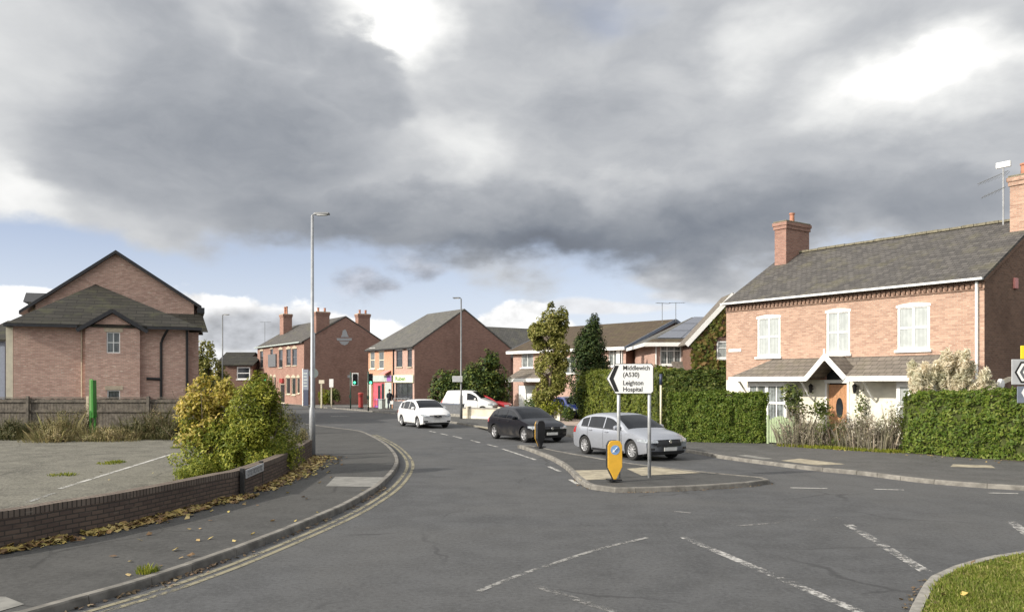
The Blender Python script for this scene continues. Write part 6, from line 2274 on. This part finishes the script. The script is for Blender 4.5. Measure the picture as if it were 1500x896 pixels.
# silver hatchback
c1 = Car(4.36, 1.79, [(0, .66), (.05, .74), (.2, .83), (.6, .915), (1.12, .99), (1.55, 1.22), (1.98, 1.405), (2.3, 1.455), (2.7, 1.47), (3.2, 1.455), (3.65, 1.39), (3.86, 1.33), (4.1, 1.12), (4.26, .96), (4.33, .86), (4.36, .74)], TUM, (0.87, 3.52), 0.325, ((0, .90), (1.3, .925), (4.3, 1.0)))
loc, rz = park(c1, (2.586, 28.75), (3.93, 26.4), 1.79)
c1.build('parked_car', 'silver metallic hatchback waiting behind the white direction sign', 'car', loc, rz, 'paint_silver',
         detail=dict(a0=1.16, a1=2.0, sw=[(1.42, 2.38), (2.44, 3.3), (3.36, 3.78)], light=(.59, .70, .44), grille=(.465, .675, .50), wrap=.5, spokes=10, seams=(1.36, 2.41, 3.33), handles=(2.2, 3.15), r0=3.95, r1=4.2, rails=False))
# black hatchback
c2 = Car(4.26, 1.79, [(0, .64), (.05, .72), (.2, .81), (.6, .905), (1.08, .985), (1.5, 1.22), (1.92, 1.40), (2.2, 1.45), (2.6, 1.465), (3.1, 1.445), (3.55, 1.38), (3.75, 1.32), (4.0, 1.10), (4.15, .95), (4.23, .84), (4.26, .7)], TUM, (0.85, 3.48), 0.32, ((0, .90), (1.3, .92), (4.3, 1.0)))
loc, rz = park(c2, (-0.724, 36.5), (0.543, 34.25), 1.79)
c2.build('black_car', 'black five-door hatchback queuing behind the silver car', 'car', loc, rz, 'paint_navy_black',
         detail=dict(a0=1.12, a1=1.95, sw=[(1.38, 2.32), (2.38, 3.2), (3.26, 3.55)], light=(.58, .70, .40), grille=(.57, .65, .42), wrap=.4, spokes=5, seams=(1.32, 2.35, 3.22), handles=(2.12, 3.05), r0=3.85, r1=4.1))
# white people carrier
c3 = Car(4.28, 1.77, [(0, .70), (.05, .80), (.2, .90), (.5, 1.0), (.85, 1.08), (1.3, 1.33), (1.75, 1.51), (2.1, 1.56), (2.6, 1.57), (3.1, 1.545), (3.6, 1.47), (3.85, 1.40), (4.05, 1.2), (4.2, 1.02), (4.26, .9), (4.28, .75)], [(0.15, .93), (0.3, .965), (0.5, .99), (0.75, 1.0), (0.95, .985), (1.05, .955), (1.57, .76), (1.7, .72)], (0.88, 3.46), 0.32, ((0, .98), (1.3, 1.0), (4.3, 1.06)))
loc, rz = park(c3, (-6.32, 47.3), (-5.12, 45.0), 1.77)
c3.build('white_car', 'white people carrier driving round the bend from the traffic lights', 'car', loc, rz, 'paint_white_car',
         detail=dict(a0=.92, a1=1.76, sw=[(1.2, 2.25), (2.31, 3.15), (3.21, 3.65)], light=(.66, .78, .46), grille=(.60, .75, .22), wrap=.3, spokes=5, seams=(1.2, 2.28, 3.18), handles=(2.05, 3.0), r0=3.9, r1=4.15))
# white van behind the wall, facing right
TV = [(0.15, .94), (0.3, .97), (0.5, .99), (0.8, 1.0), (1.0, .985), (1.1, .96), (1.8, .86), (1.9, .84)]
c4 = Car(4.4, 1.82, [(0, .72), (.05, .84), (.25, .98), (.8, 1.13), (1.0, 1.2), (1.5, 1.62), (1.85, 1.79), (2.2, 1.83), (3.2, 1.83), (4.25, 1.80), (4.36, 1.74), (4.4, 1.55)], TV, (0.9, 3.62), 0.32, ((0, 1.08), (1.3, 1.1), (4.3, 1.15)))
p0 = gx(688, 61.5)
c4.build('white_van', 'small white panel van parked behind the cream wall in front of the conifers', 'van', (p0, 61.5, 0.1), R(-14), 'paint_white_car',
         detail=dict(a0=1.06, a1=1.72, sw=[(1.35, 2.15)], light=(.68, .84, .5), grille=(.5, .66, .5), seams=(1.3, 2.2, 3.2), handles=(2.0,), ctr=.2, tail_z=(.8, 1.3)))
c5 = Car(4.2, 1.75, [(0, .66), (.05, .74), (.2, .83), (.6, .92), (1.1, .99), (1.5, 1.22), (1.92, 1.40), (2.6, 1.46), (3.4, 1.42), (3.7, 1.33), (4.0, 1.10), (4.17, .9), (4.2, .7)], TUM, (0.85, 3.42), 0.31, ((0, .90), (1.3, .92), (4.3, 1.0)))
c5.build('red_car', 'red car whose bonnet shows beyond the nose of the white van', 'car', (gx(712, 63.6), 63.6, 0.1), R(-10), 'paint_red_car',
         detail=dict(sw=[(1.4, 2.3), (2.36, 3.3)], r0=3.75, r1=4.0))
c5.build('blue_car', 'dark blue car in the driveway between the slim tree and the tall hedge', 'car', (gx(838, 55.8), 55.8, 0.1), R(-72), 'paint_blue_car',
         detail=dict(sw=[(1.4, 2.3), (2.36, 3.3)], r0=3.75, r1=4.0))
# ------------------------------------------------------------------ street furniture
def lamp_post(label, px, d, h, arm_dx, mat, fat=True, rz=0.0):
    t_ = thing('street_lamp', label, 'street lamp', (gx(px, d), d, ZP), rz, 'street lamps')
    mb = MB()
    if fat:
        mb.tube([(0, 0, 0), (0, 0, 1.5), (0, 0, 1.62), (0, 0, h)], [0.10, 0.10, 0.062, 0.045], 14)
    else:
        mb.tube([(0, 0, 0), (0, 0, h)], [0.065, 0.045], 10)
    mb.build('pole', mat, t_, smooth=True)
    mb = MB()
    sg = 1 if arm_dx > 0 else -1
    mb.tube([(0, 0, h - 0.05), (0, 0, h + 0.03), (sg * 0.06, 0, h + 0.08), (sg * 0.16, 0, h + 0.09)], 0.035, 8)
    mb.build('arm', mat, t_)
    mb = MB()
    a, b_ = sg * 0.08, arm_dx
    mb.add([(a, -.06, h + .04), (a, .06, h + .04), (b_, .13, h + .06), (b_, -.13, h + .06), (a, -.05, h + .13), (a, .05, h + .13), (b_, .10, h + .12), (b_, -.10, h + .12)],
           [(0, 1, 2, 3), (7, 6, 5, 4), (0, 4, 5, 1), (1, 5, 6, 2), (2, 6, 7, 3), (3, 7, 4, 0)])
    lh = mb.build('lamp_head', 'lamp_dark', t_, bevel=0.015)
    mb = MB()
    mb.box(min(a, b_) + .08, -.08, h + .03, max(a, b_) - .08, .08, h + .047)
    mb.build('lens', 'sign_white', lh)
    return t_
lamp_post('tall pale street lamp standing at the end of the low brick wall', 457.5, 26.9, 7.85, 0.56, 'lamp_grey')
lamp_post('grey street lamp with its arm to the left, beside the cream wall', 675.5, 54.6, 7.95, -0.56, 'lamp_dark')
lamp_post('distant thin street lamp beside the modern brick building', 326, 68.6, 8.0, 0.55, 'lamp_dark', False)
t_ = thing('finger_sign', 'small white sign strapped to the street lamp beside the cream wall', 'sign', (gx(675, 54.5), 54.45, 2.55))
mb = MB()
mb.box(-0.55, -0.03, 0.0, 0.1, -0.0, 0.38)
mb.build('panel', 'sign_white', t_)
mb = MB()
mb.box(-0.53, -0.034, 0.02, 0.08, -0.031, 0.36)
mb.build('panel_face', 'sign_grey', t_)
mb = MB()
mb.tube([(0, 0.1, 0.19), (0.08, 0.1, 0.19)], 0.1, 8)
mb.build('clamp', 'lamp_dark', t_)

# direction sign on the island
sd = 20.6
s0 = P3(888.5, 554, sd)
zt_, zb_ = H + (HZ - 532) / F * sd, H + (HZ - 576.5) / F * sd
xl, xr_ = gx(888, sd), gx(957, sd)
xs = gx(904.5, sd)
t_ = thing('direction_sign', 'white direction sign with black chevron and lettering on two grey posts', 'road sign', (xs, sd, 0.0))
def lc(x):
    return x - xs
hh = zt_ - zb_
zm = (zt_ + zb_) / 2
def arrow_poly(ins):
    c = 0.05
    x0, x1, xp = lc(gx(901, sd)) + ins * .6, lc(xr_) - ins, lc(xl) + ins * 1.15
    a, b_ = zb_ + ins, zt_ - ins
    return [(xp, zm), (x0, a), (x1 - c, a), (x1, a + c), (x1, b_ - c), (x1 - c, b_), (x0, b_)]
mb = MB()
mb.yprism(arrow_poly(0), -0.03, -0.012)
pn = mb.build('panel', 'sign_grey', t_)
mb = MB()
mb.yprism(arrow_poly(0.0), -0.034, -0.0305)
mb.build('panel_edge', 'black', pn)
mb = MB()
mb.yprism(arrow_poly(0.016), -0.038, -0.0345)
mb.build('panel_face', 'sign_white', pn)
mb = MB()
k0 = lc(xl) + 0.07
cw = 0.10
xe = lc(gx(900.5, sd))
vs_ = [(k0, zm), (xe - 0.0, zb_ + 0.055), (xe + cw, zb_ + 0.055), (k0 + cw + .01, zm), (xe + cw, zt_ - 0.055), (xe, zt_ - 0.055)]
for quad in ([vs_[0], vs_[1], vs_[2], vs_[3]], [vs_[0], vs_[3], vs_[4], vs_[5]]):
    mb.yprism(quad, -0.0415, -0.0385)
mb.build('chevron', 'black', pn)
for i, ln in enumerate(('Middlewich', '(A530)', 'Leighton', 'Hospital')):
    text_mesh(ln, 0.160, 'black', pn, 'lettering', (lc(gx(912, sd)), -0.040, zt_ - (0.165, 0.335, 0.540, 0.700)[i]), (R(90), 0, 0), 0.0012, 'LEFT', 0.93)
for px in (906.5, 951.5):
    mb = MB()
    x_ = lc(gx(px, sd))
    mb.tube([(x_, 0.03, ZP - 0.02), (x_, 0.03, zt_ - 0.05)], 0.044, 12)
    mb.build('post', 'galvanised', t_, smooth=True)
mb = MB()
for z_ in (zb_ + .15, zt_ - .15):
    mb.box(lc(gx(902, sd)), -0.0115, z_ - .025, lc(xr_) - .05, 0.0, z_ + .025)
mb.build('bracket', 'galvanised', t_)

# plastic bollards
def bollard(label, x, y, rz):
    t_ = thing('bollard', label, 'bollard', (x, y, ZP), rz, 'bollards on the traffic island')
    w_, h_ = 0.185, 0.95
    out = [(-0.03, 0.0), (0.03, 0.0), (w_, 0.30), (w_, h_ - 0.12), (w_ - .05, h_ - 0.02), (w_ - .12, h_), (-w_ + .12, h_), (-w_ + .05, h_ - .02), (-w_, h_ - .12), (-w_, 0.30)]
    mb = MB()
    mb.yprism(out, -0.005, 0.13)
    mb.build('back_shell', 'black_plastic', t_, bevel=0.012)
    mb = MB()
    inn = [(x * 0.985, 0.012 + z * 0.98) for x, z in out]
    mb.yprism(inn, -0.03, -0.0055)
    fr = mb.build('front_face', 'bollard_yellow', t_, bevel=0.01)
    mb = MB()
    mb.yprism([(0.115 * math.cos(a), 0.72 + 0.115 * math.sin(a)) for a in [2 * math.pi * k / 28 for k in range(28)]], -0.034, -0.031)
    rd = mb.build('blue_disc', 'sign_blue', fr)
    mb = MB()
    mb.beam((0.055, -0.037, 0.785), (-0.04, -0.037, 0.69), 0.004, 0.028, (0, 1, 0.01))
    mb.yprism([(-0.07, 0.655), (0.005, 0.67), (-0.055, 0.735)], -0.038, -0.0345)
    mb.build('arrow', 'sign_white', rd)
    mb = MB()
    mb.box(-0.03, 0.02, -0.12, 0.03, 0.10, 0.02)
    mb.box(-0.16, -0.08, -0.02, 0.16, 0.2, 0.012)
    mb.build('foot', 'black', t_)
    return t_
x_, y_ = gx(900.5, 19.75), 19.75
bollard('yellow keep-left bollard with a blue disc on the near end of the traffic island', x_, y_, R(12)).location.z = ZP + 0.06
bollard('black back of a bollard on the island nose, a thin yellow edge showing', gx(789.5, 30.0), 30.0, R(180 + 40)).location.z = ZP + 0.06

# street name sign against the low wall
sa, sb_ = G(352, 727.5, ZP), G(380, 713, ZP)
t_ = thing('street_name_sign', 'small white street name plate between two black posts against the low wall', 'street sign', (sa[0] + .04, sa[1], ZP), math.atan2(sb_[1] - sa[1], sb_[0] - sa[0]))
ln_ = math.hypot(sb_[1] - sa[1], sb_[0] - sa[0])
for x_ in (0, ln_):
    mb = MB()
    mb.box(x_ - 0.045, -0.045, -0.02, x_ + 0.045, 0.045, 0.60)
    mb.build('post', 'black', t_, bevel=0.01)
mb = MB()
mb.box(0.05, -0.075, 0.38, ln_ - 0.05, -0.05, 0.56)
pn = mb.build('name_plate', 'sign_grey', t_, bevel=0.006)
mb = MB()
k = 0.16
for q in range(9):
    w_ = random.uniform(0.5, 1.0)
    x0_ = 0.16 + (ln_ - 0.32) * q / 9
    x1_ = x0_ + (ln_ - 0.32) / 9 * 0.68
    mb.box(x0_, -0.078, 0.42, x0_ + 0.02, -0.0755, 0.52)
    mb.box(x0_ + 0.022, -0.078, 0.50, x1_, -0.0755, 0.52)
    if q % 2:
        mb.box(x1_, -0.078, 0.42, x1_ + 0.02, -0.0755, 0.52)
    else:
        mb.box(x0_ + 0.022, -0.078, 0.42, x1_, -0.0755, 0.44)
mb.build('lettering', 'lamp_dark', pn)

# green upright sign seen edge on, by the fence
t_ = thing('sale_board', 'bright green board seen edge-on, standing on a post in the weeds', 'sign board', (gx(136, 35.0), 35.0, ZP), R(0))
mb = MB()
mb.beam((-0.08, 0.0, 1.15), (-0.07, 0.0, 2.55), 0.13, 0.05, (0, 1, 0))
mb.build('front_panel', 'grass_green_paint', t_)
mb = MB()
mb.beam((0.035, 0.05, 0.9), (0.01, 0.05, 2.5), 0.08, 0.3, (0, 1, 0))
mb.build('back_panel', 'dark_green_paint', t_)
mb = MB()
mb.box(-0.13, -0.03, 0, -0.06, 0.05, 1.2)
mb.box(0.04, -0.0, 0, 0.11, 0.08, 1.0)
mb.build('post', 'dark_green_paint', t_)

# wooden fence
t_ = thing('wooden_fence', 'weathered grey wooden board fence in front of the modern brick building', 'fence', (-34, 37.5, ZP))
mb = MB()
x_ = 0
while x_ < 23.2:
    w_ = 0.14
    h_ = 1.66 + random.uniform(-.015, .015)
    mb.box(x_, 0.0, 0.03, x_ + w_ - 0.012, 0.02, h_)
    x_ += w_
mb.build('boards', 'wood_fence', t_)
mb = MB()
for z_ in (0.35, 1.05, 1.5):
    mb.box(0, -0.06, z_, 23.2, -0.003, z_ + 0.09)
mb.box(0, -0.05, 1.69, 23.2, 0.07, 1.73)
mb.build('rail', 'wood_fence', t_)
for k in range(9):
    q = 0.9 + k * 2.75
    mb = MB()
    mb.box(q - .06, -0.17, 0, q + .06, -0.062, 1.78)
    mb.build('post', 'stone_sill' if k in (5, 7) else 'wood_fence', t_)

# garden gate
ga, gb = Vector((10.12, 32.2, 0)), Vector((10.72, 31.35, 0))
t_ = thing('garden_gate', 'sage green picket gate with an arched top', 'gate', (ga.x, ga.y, ZP), math.atan2(gb.y - ga.y, gb.x - ga.x))
gl = (gb - ga).length
mb = MB()
npk = 9
for k in range(npk):
    q = (k + .5) / npk
    h_ = 0.93 + 0.17 * math.sin(math.pi * q)
    mb.box(gl * k / npk + 0.01, -0.02, 0.06, gl * (k + 1) / npk - 0.01, 0.0, h_)
mb.build('pickets', 'gate_green', t_)
mb = MB()
for z_ in (0.2, 0.8):
    mb.box(0.0, 0.003, z_, gl, 0.045, z_ + 0.09)
mb.build('rail', 'gate_green', t_)
for x_ in (-0.06, gl + 0.06):
    mb = MB()
    mb.box(x_ - .045, -0.04, -0.02, x_ + .045, 0.05, 1.12)
    mb.build('post', 'gate_green', t_)

# thin pole with a blue head in front of the hedge
t_ = thing('marker_post', 'thin pale post with a dark blue head between the two hedges', 'post', (gx(968, 36.2), 36.2, ZP))
mb = MB()
mb.tube([(0, 0, 0), (0, 0, 2.3)], 0.045, 10)
mb.build('pole', 'pale_pole', t_, smooth=True)
mb = MB()
mb.tube([(0, 0, 2.3), (0, 0, 2.78)], 0.065, 10)
mb.build('head', 'dark_blue', t_, smooth=True)

# cluster of road signs at the right edge
sx, sy = gx(1516, 19.0), 19.0
t_ = thing('diversion_sign', 'grey sign plates with white hexagon symbols and a yellow plate at the right edge', 'road sign', (sx, sy, ZP))
mb = MB()
mb.tube([(0, 0.04, -0.02), (0, 0.04, 3.35)], 0.045, 10)
mb.build('post', 'galvanised', t_, smooth=True)
def hexa(cx, cz, r_):
    return [(cx + r_ * math.cos(math.pi * k / 3), cz + r_ * math.sin(math.pi * k / 3)) for k in range(6)]
def zz(py):
    return H + (HZ - py) / F * sy - ZP
mb = MB()
mb.yprism([(lc_, z_) for lc_, z_ in ((-0.55, zz(563)), (0.35, zz(563)), (0.35, zz(526)), (-0.55, zz(526)))], -0.02, 0.0)
up_ = mb.build('upper_plate', 'sign_grey', t_, bevel=0.01)
for r_, m_, y0_ in ((0.285, 'black', -0.024), (0.235, 'sign_white', -0.028), (0.17, 'wall_grey', -0.032), (0.10, 'sign_white', -0.036)):
    mb = MB()
    mb.yprism(hexa(-0.20, zz(545), r_), y0_, y0_ + 0.0035)
    mb.build('hexagon', m_, up_)
mb = MB()
mb.yprism([(-0.42, zz(590)), (0.35, zz(590)), (0.35, zz(565.5)), (-0.42, zz(565.5))], -0.02, 0.0)
lo_ = mb.build('lower_plate', 'slate_panel', t_, bevel=0.01)
for r_, m_, y0_ in ((0.185, 'sign_white', -0.024), (0.12, 'sign_blue', -0.028)):
    mb = MB()
    mb.yprism(hexa(-0.14, zz(575), r_), y0_, y0_ + 0.0035)
    mb.build('hexagon', m_, lo_)
mb = MB()
mb.yprism([(-0.34, zz(525.5)), (0.35, zz(525.5)), (0.35, zz(506)), (-0.34, zz(506))], -0.02, 0.0)
mb.build('yellow_plate', 'yellow_sign', t_, bevel=0.01)

# low walls across the road
t_ = thing('cream_wall', 'low cream block wall with white piers behind the black hatchback', 'wall', (0, 0, 0))
pa, pb_ = Vector((-3.35, 55.2, 0)), Vector((2.95, 51.4, 0))
t_.location = (pa.x, pa.y, ZP)
t_.rotation_euler.z = math.atan2(pb_.y - pa.y, pb_.x - pa.x)
wl2 = (pb_ - pa).length
mb = MB()
mb.box(0, 0, -0.05, wl2, 0.2, 0.66)
mb.build('panel', 'wall_cream', t_)
mb = MB()
mb.box(-0.02, -0.03, 0.662, wl2 + .02, 0.23, 0.73)
mb.build('coping', 'concrete', t_)
for q in (0.45, wl2 * .4, wl2 * .68, wl2 - 0.02):
    mb = MB()
    mb.box(q - .10, -0.06, -0.05, q + .10, 0.26, 0.80)
    mb.build('pier', 'wall_cream' if q < wl2 - 1 else 'white_render', t_)
mb = MB()
mb.box(0, -0.025, -0.05, wl2, -0.003, 0.16)
mb.build('plinth', 'white_render', t_)
t_ = thing('grey_wall', 'dark grey low wall between the cream wall and the shop', 'wall', (-9.2, 63.5, ZP))
pa, pb_ = Vector((-9.0, 65.5, 0)), Vector((-3.5, 57.0, 0))
t_.location = (pa.x, pa.y, ZP)
t_.rotation_euler.z = math.atan2(pb_.y - pa.y, pb_.x - pa.x)
wl2 = (pb_ - pa).length
mb = MB()
mb.box(0, 0, -0.05, wl2, 0.2, 0.85)
mb.build('panel', 'wall_grey', t_)
mb = MB()
mb.box(-0.02, -0.03, 0.852, wl2 + .02, 0.23, 0.92)
mb.build('coping', 'slate_panel', t_)
mb = MB()
mb.box(0, -0.02, -0.05, wl2, -0.003, 0.2)
mb.build('plinth', 'concrete', t_)
t_ = thing('shop_railing', 'pale low wall and railing below the shop window with green lettering', 'railing', (gx(576, 71.5), 71.5, ZP), R(-30))
mb = MB()
mb.box(0, 0, -.05, 1.7, 0.15, 0.75)
mb.build('panel', 'wall_grey', t_)
mb = MB()
for k in range(5):
    mb.box(k * .41 , 0.05, 0.752, k * .41 + .04, 0.09, 1.0)
mb.box(0, 0.045, 1.002, 1.7, 0.095, 1.05)
mb.build('rail', 'lamp_grey', t_)

# traffic lights
def traffic_light(label, px, d, head_px, board, z0=2.35, pole_mat='traffic_green', hoff=0.0):
    t_ = thing('traffic_light', label, 'traffic light', (gx(px, d), d, ZP), 0, 'traffic lights at the junction')
    mb = MB()
    mb.tube([(0, 0, 0), (0, 0, 3.35)], 0.06, 10)
    mb.build('pole', pole_mat, t_, smooth=True)
    hx = gx(head_px, d) - gx(px, d)
    if board:
        mb = MB()
        mb.box(hx - .29, -0.10, z0 - .12, hx + .29, -0.082, z0 + 1.02)
        bb = mb.build('backing_board', 'sign_white', t_)
        mb = MB()
        mb.box(hx - .23, -0.106, z0 - .06, hx + .23, -0.1005, z0 + .96)
        mb.build('board_face', 'black', bb)
    mb = MB()
    mb.box(hx - .15, -0.30, z0, hx + .15, -0.107, z0 + .9)
    mb.box(min(0, hx), -0.08, z0 + .4, max(0, hx) + .01, 0.02, z0 + .46)
    hd = mb.build('signal_head', 'black', t_)
    for k, m_ in enumerate(('lit_green', 'black_plastic', 'black_plastic')):
        mb = MB()
        mb.lathe([(0, -.01), (0.10, -.01), (0.115, 0.0)], 14, (hx, -0.305, z0 + .15 + k * .3), 'y')
        ln = mb.build('lens', m_, hd)
        mb = MB()
        mb.lathe([(0.12, 0.0), (0.125, -.14)], 14, (hx, -0.302, z0 + .15 + k * .3), 'y')
        mb.build('hood', 'black', hd)
    mb = MB()
    mb.box(-.1, -.16, 1.0, .1, -.061, 1.3)
    mb.build('push_button', 'traffic_green', t_)
    return t_
traffic_light('traffic light with a white-edged board on a green pole in front of the pub gable', 513.5, 74.5, 520.5, True, 2.25)
traffic_light('traffic light with a bare black head beside the shop corner', 539.5, 69.0, 544, False, 2.25)
traffic_light('traffic light with a bare black head in front of the pub windows', 386, 84.0, 389.5, False, 2.5)

# bits at the junction
t_ = thing('post_box', 'red pillar box on the corner pavement beside the shop', 'post box', (gx(528.5, 76), 76, ZP))
mb = MB()
mb.lathe([(0, 0), (.25, 0), (.25, .12), (.22, .14), (.22, 1.28), (.27, 1.30), (.27, 1.38), (.2, 1.46), (0, 1.5)], 20)
mb.build('body', 'red_paint', t_)
mb = MB()
mb.box(-.13, -.235, 1.1, .13, -.215, 1.16)
mb.build('slot', 'black', t_)
mb = MB()
mb.lathe([(.255, 0), (.255, .125)], 20)
mb.build('plinth', 'black', t_)
t_ = thing('pub_sign', 'tall dark blue-grey sign board at the corner of the pub', 'sign board', (gx(448, 84), 84, ZP), R(-20))
mb = MB()
mb.box(-.32, -.05, 1.65, .32, .05, 3.75)
mb.build('upper_panel', 'slate_panel', t_)
mb = MB()
for k in range(5):
    mb.box(-.24, -.056, 2.0 + k * .32, .2 - .06 * (k % 2), -.0505, 2.1 + k * .32)
mb.build('text_line', 'fascia_grey', t_)
mb = MB()
mb.box(-.26, -.045, 0.0, .30, .045, 1.648)
mb.build('lower_panel', 'dark_blue', t_)
mb = MB()
mb.box(-.40, -.04, 0, -.325, .04, 3.85)
mb.build('post', 'sign_white', t_)
t_ = thing('sign_post', 'tall grey pole carrying a round white disc, just behind the near street lamp', 'sign post', (gx(460.5, 62), 62, 0.0))
mb = MB()
mb.tube([(0, 0, 0), (0, 0, 6.3)], [.075, .06], 10)
mb.build('pole', 'lamp_grey', t_, smooth=True)
mb = MB()
mb.lathe([(0, 0), (.36, 0), (.36, .03), (0, .03)], 24, (-.03, -.12, 3.2), 'y')
mb.build('disc', 'fascia_grey', t_)
t_ = thing('sign_post', 'pale yellowish pole with a small flat head beside the round shrub', 'sign post', (gx(471, 80.5), 80.5, 0.0))
mb = MB()
mb.tube([(0, 0, 0), (0, 0, 2.7)], .08, 8)
mb.build('pole', 'pale_pole', t_)
mb = MB()
mb.box(-.24, -.1, 2.4, .28, .1, 2.75)
mb.build('head', 'cream_render', t_)
t_ = thing('sign_post', 'short post with a plain white rectangular plate in front of the shrubs', 'sign post', (gx(485.5, 79.5), 79.5, 0.0))
mb = MB()
mb.tube([(0, 0, 0), (0, 0, 2.8)], .06, 8)
mb.build('pole', 'pale_pole', t_)
mb = MB()
mb.box(-.2, -.08, 2.05, .2, -.062, 2.85)
mb.build('plate', 'sign_white', t_)
t_ = thing('newspaper_rack', 'purple display rack standing by the shop door', 'display rack', (gx(552.5, 75.5), 75.5, ZP), R(-40))
mb = MB()
mb.box(-.25, -.12, 0.1, .25, .12, .9)
mb.build('body', 'purple', t_, bevel=.02)
mb = MB()
for x_ in (-.22, .22):
    for y_ in (-.1, .1):
        mb.box(x_ - .02, y_ - .02, 0, x_ + .02, y_ + .02, .098)
mb.build('foot', 'black', t_)
mb = MB()
mb.box(-.2, -.14, .3, .2, -.122, .8)
mb.build('panel', 'pink_red', t_)
t_ = thing('litter_bin', 'pale square litter bin beside the purple rack', 'bin', (gx(559.5, 74.8), 74.8, ZP), R(-40))
mb = MB()
mb.box(-.24, -.22, 0, .24, .22, .8)
mb.build('body', 'fascia_grey', t_, bevel=.03)
mb = MB()
mb.box(-.27, -.25, .802, .27, .25, .9)
mb.build('lid', 'lamp_grey', t_, bevel=.03)

# person by the shop door
def skin_body(name, joints, edges, mat, parent, sub=2):
    me = bpy.data.meshes.new(name)
    me.from_pydata([j[0] for j in joints], edges, [])
    o = bpy.data.objects.new(name, me)
    COL.objects.link(o)
    o.parent = parent
    sk = o.modifiers.new('skin', 'SKIN')
    for i, j in enumerate(joints):
        me.skin_vertices[0].data[i].radius = (j[1], j[2] if len(j) > 2 else j[1])
    me.skin_vertices[0].data[0].use_root = True
    ss_ = o.modifiers.new('sub', 'SUBSURF')
    ss_.levels = ss_.render_levels = sub
    dg = bpy.context.evaluated_depsgraph_get()
    m2 = bpy.data.meshes.new_from_object(o.evaluated_get(dg))
    o.modifiers.clear()
    o.data = m2
    m2.materials.clear()
    m2.materials.append(M_[mat])
    m2.polygons.foreach_set('use_smooth', [True] * len(m2.polygons))
    return o
t_ = thing('person', 'person in a long dark coat standing by the shop door, head turned to the street', 'person', (gx(570.5, 73.8), 73.8, ZP), R(200))
J = [((0, 0, .95), .155, .12), ((0, 0, 1.15), .15, .11), ((0, 0, 1.36), .19, .115), ((0, 0, 1.46), .10, .08), ((0, .02, 1.53), .055), ((0, .035, 1.63), .085, .10), ((0, .04, 1.72), .07, .085),
     ((.19, 0, 1.39), .065), ((.25, .03, 1.14), .052), ((.20, .20, .98), .043), ((.17, .27, .97), .035),
     ((-.19, 0, 1.39), .065), ((-.27, 0, 1.12), .052), ((-.25, .10, .88), .043), ((-.24, .13, .80), .035),
     ((.10, 0, .86), .11), ((.11, .03, .50), .075), ((.11, 0, .10), .055), ((.12, .13, .045), .045),
     ((-.10, 0, .86), .11), ((-.11, .0, .50), .075), ((-.12, -.03, .10), .055), ((-.13, .10, .045), .045)]
E = [(0, 1), (1, 2), (2, 3), (3, 4), (4, 5), (5, 6), (2, 7), (7, 8), (8, 9), (9, 10), (2, 11), (11, 12), (12, 13), (13, 14), (0, 15), (15, 16), (16, 17), (17, 18), (0, 19), (19, 20), (20, 21), (21, 22)]
body = skin_body('body', J, E, 'skin', t_)
bpy.ops.object.select_all(action='DESELECT')
# clothing: coat and trousers by height, on the same continuous figure
me = body.data
for mm in ('coat_cloth', 'dark_blue', 'black'):
    me.materials.append(M_[mm])
for p in me.polygons:
    c = p.center
    if c.z < 0.13:
        p.material_index = 3
    elif c.z < 0.9 and abs(c.x) < 0.21:
        p.material_index = 2
    elif c.z < 1.50 and not (c.y > 0.235 or (c.z < 0.845 and c.x < -.2)):
        p.material_index = 1
mb = MB()
mb.lathe([(.20, .55), (.19, .9), (.175, 1.1), (.21, 1.34)], 18, (0, 0, 0))
ct = mb.build('coat', 'coat_cloth', t_, smooth=True)
ct.scale = (1.05, .85, 1)
mb = MB()
mb.lathe([(.088, 1.60), (.098, 1.68), (.09, 1.76), (.05, 1.81), (0, 1.82)], 14, (0, .02, 0))
mb.build('hair', 'hair', t_, smooth=True)
mb = MB()
for x_ in (-.03, .03):
    mb.lathe([(0, 0), (.012, .004), (0, .01)], 8, (x_, .13, 1.68), 'y')
mb.build('eyes', 'black', t_)
mb = MB()
mb.add([(-.014, .125, 1.635), (.014, .125, 1.635), (0, .155, 1.64), (0, .13, 1.68)], [(0, 1, 2), (1, 3, 2), (3, 0, 2)])
mb.build('nose', 'skin', t_)
mb = MB()
mb.box(-.025, .118, 1.598, .025, .128, 1.606)
mb.build('mouth', 'pink_red', t_)
t_ = thing('shopping_bag', 'pale bag held in the hand of the person by the shop door', 'bag', (gx(570.5, 73.8) + .22, 73.7, .55))
mb = MB()
mb.add([(-.12, -.06, 0), (.12, -.06, 0), (.12, .06, 0), (-.12, .06, 0), (-.15, -.05, .3), (.15, -.05, .3), (.15, .05, .3), (-.15, .05, .3)], [(3, 2, 1, 0), (0, 1, 5, 4), (1, 2, 6, 5), (2, 3, 7, 6), (3, 0, 4, 7)])
mb.build('sack', 'sign_white', t_)
mb = MB()
mb.tube([(-.1, 0, .3), (-.04, 0, .42), (.04, 0, .42), (.1, 0, .3)], .01, 5)
mb.build('handle', 'sign_white', t_)
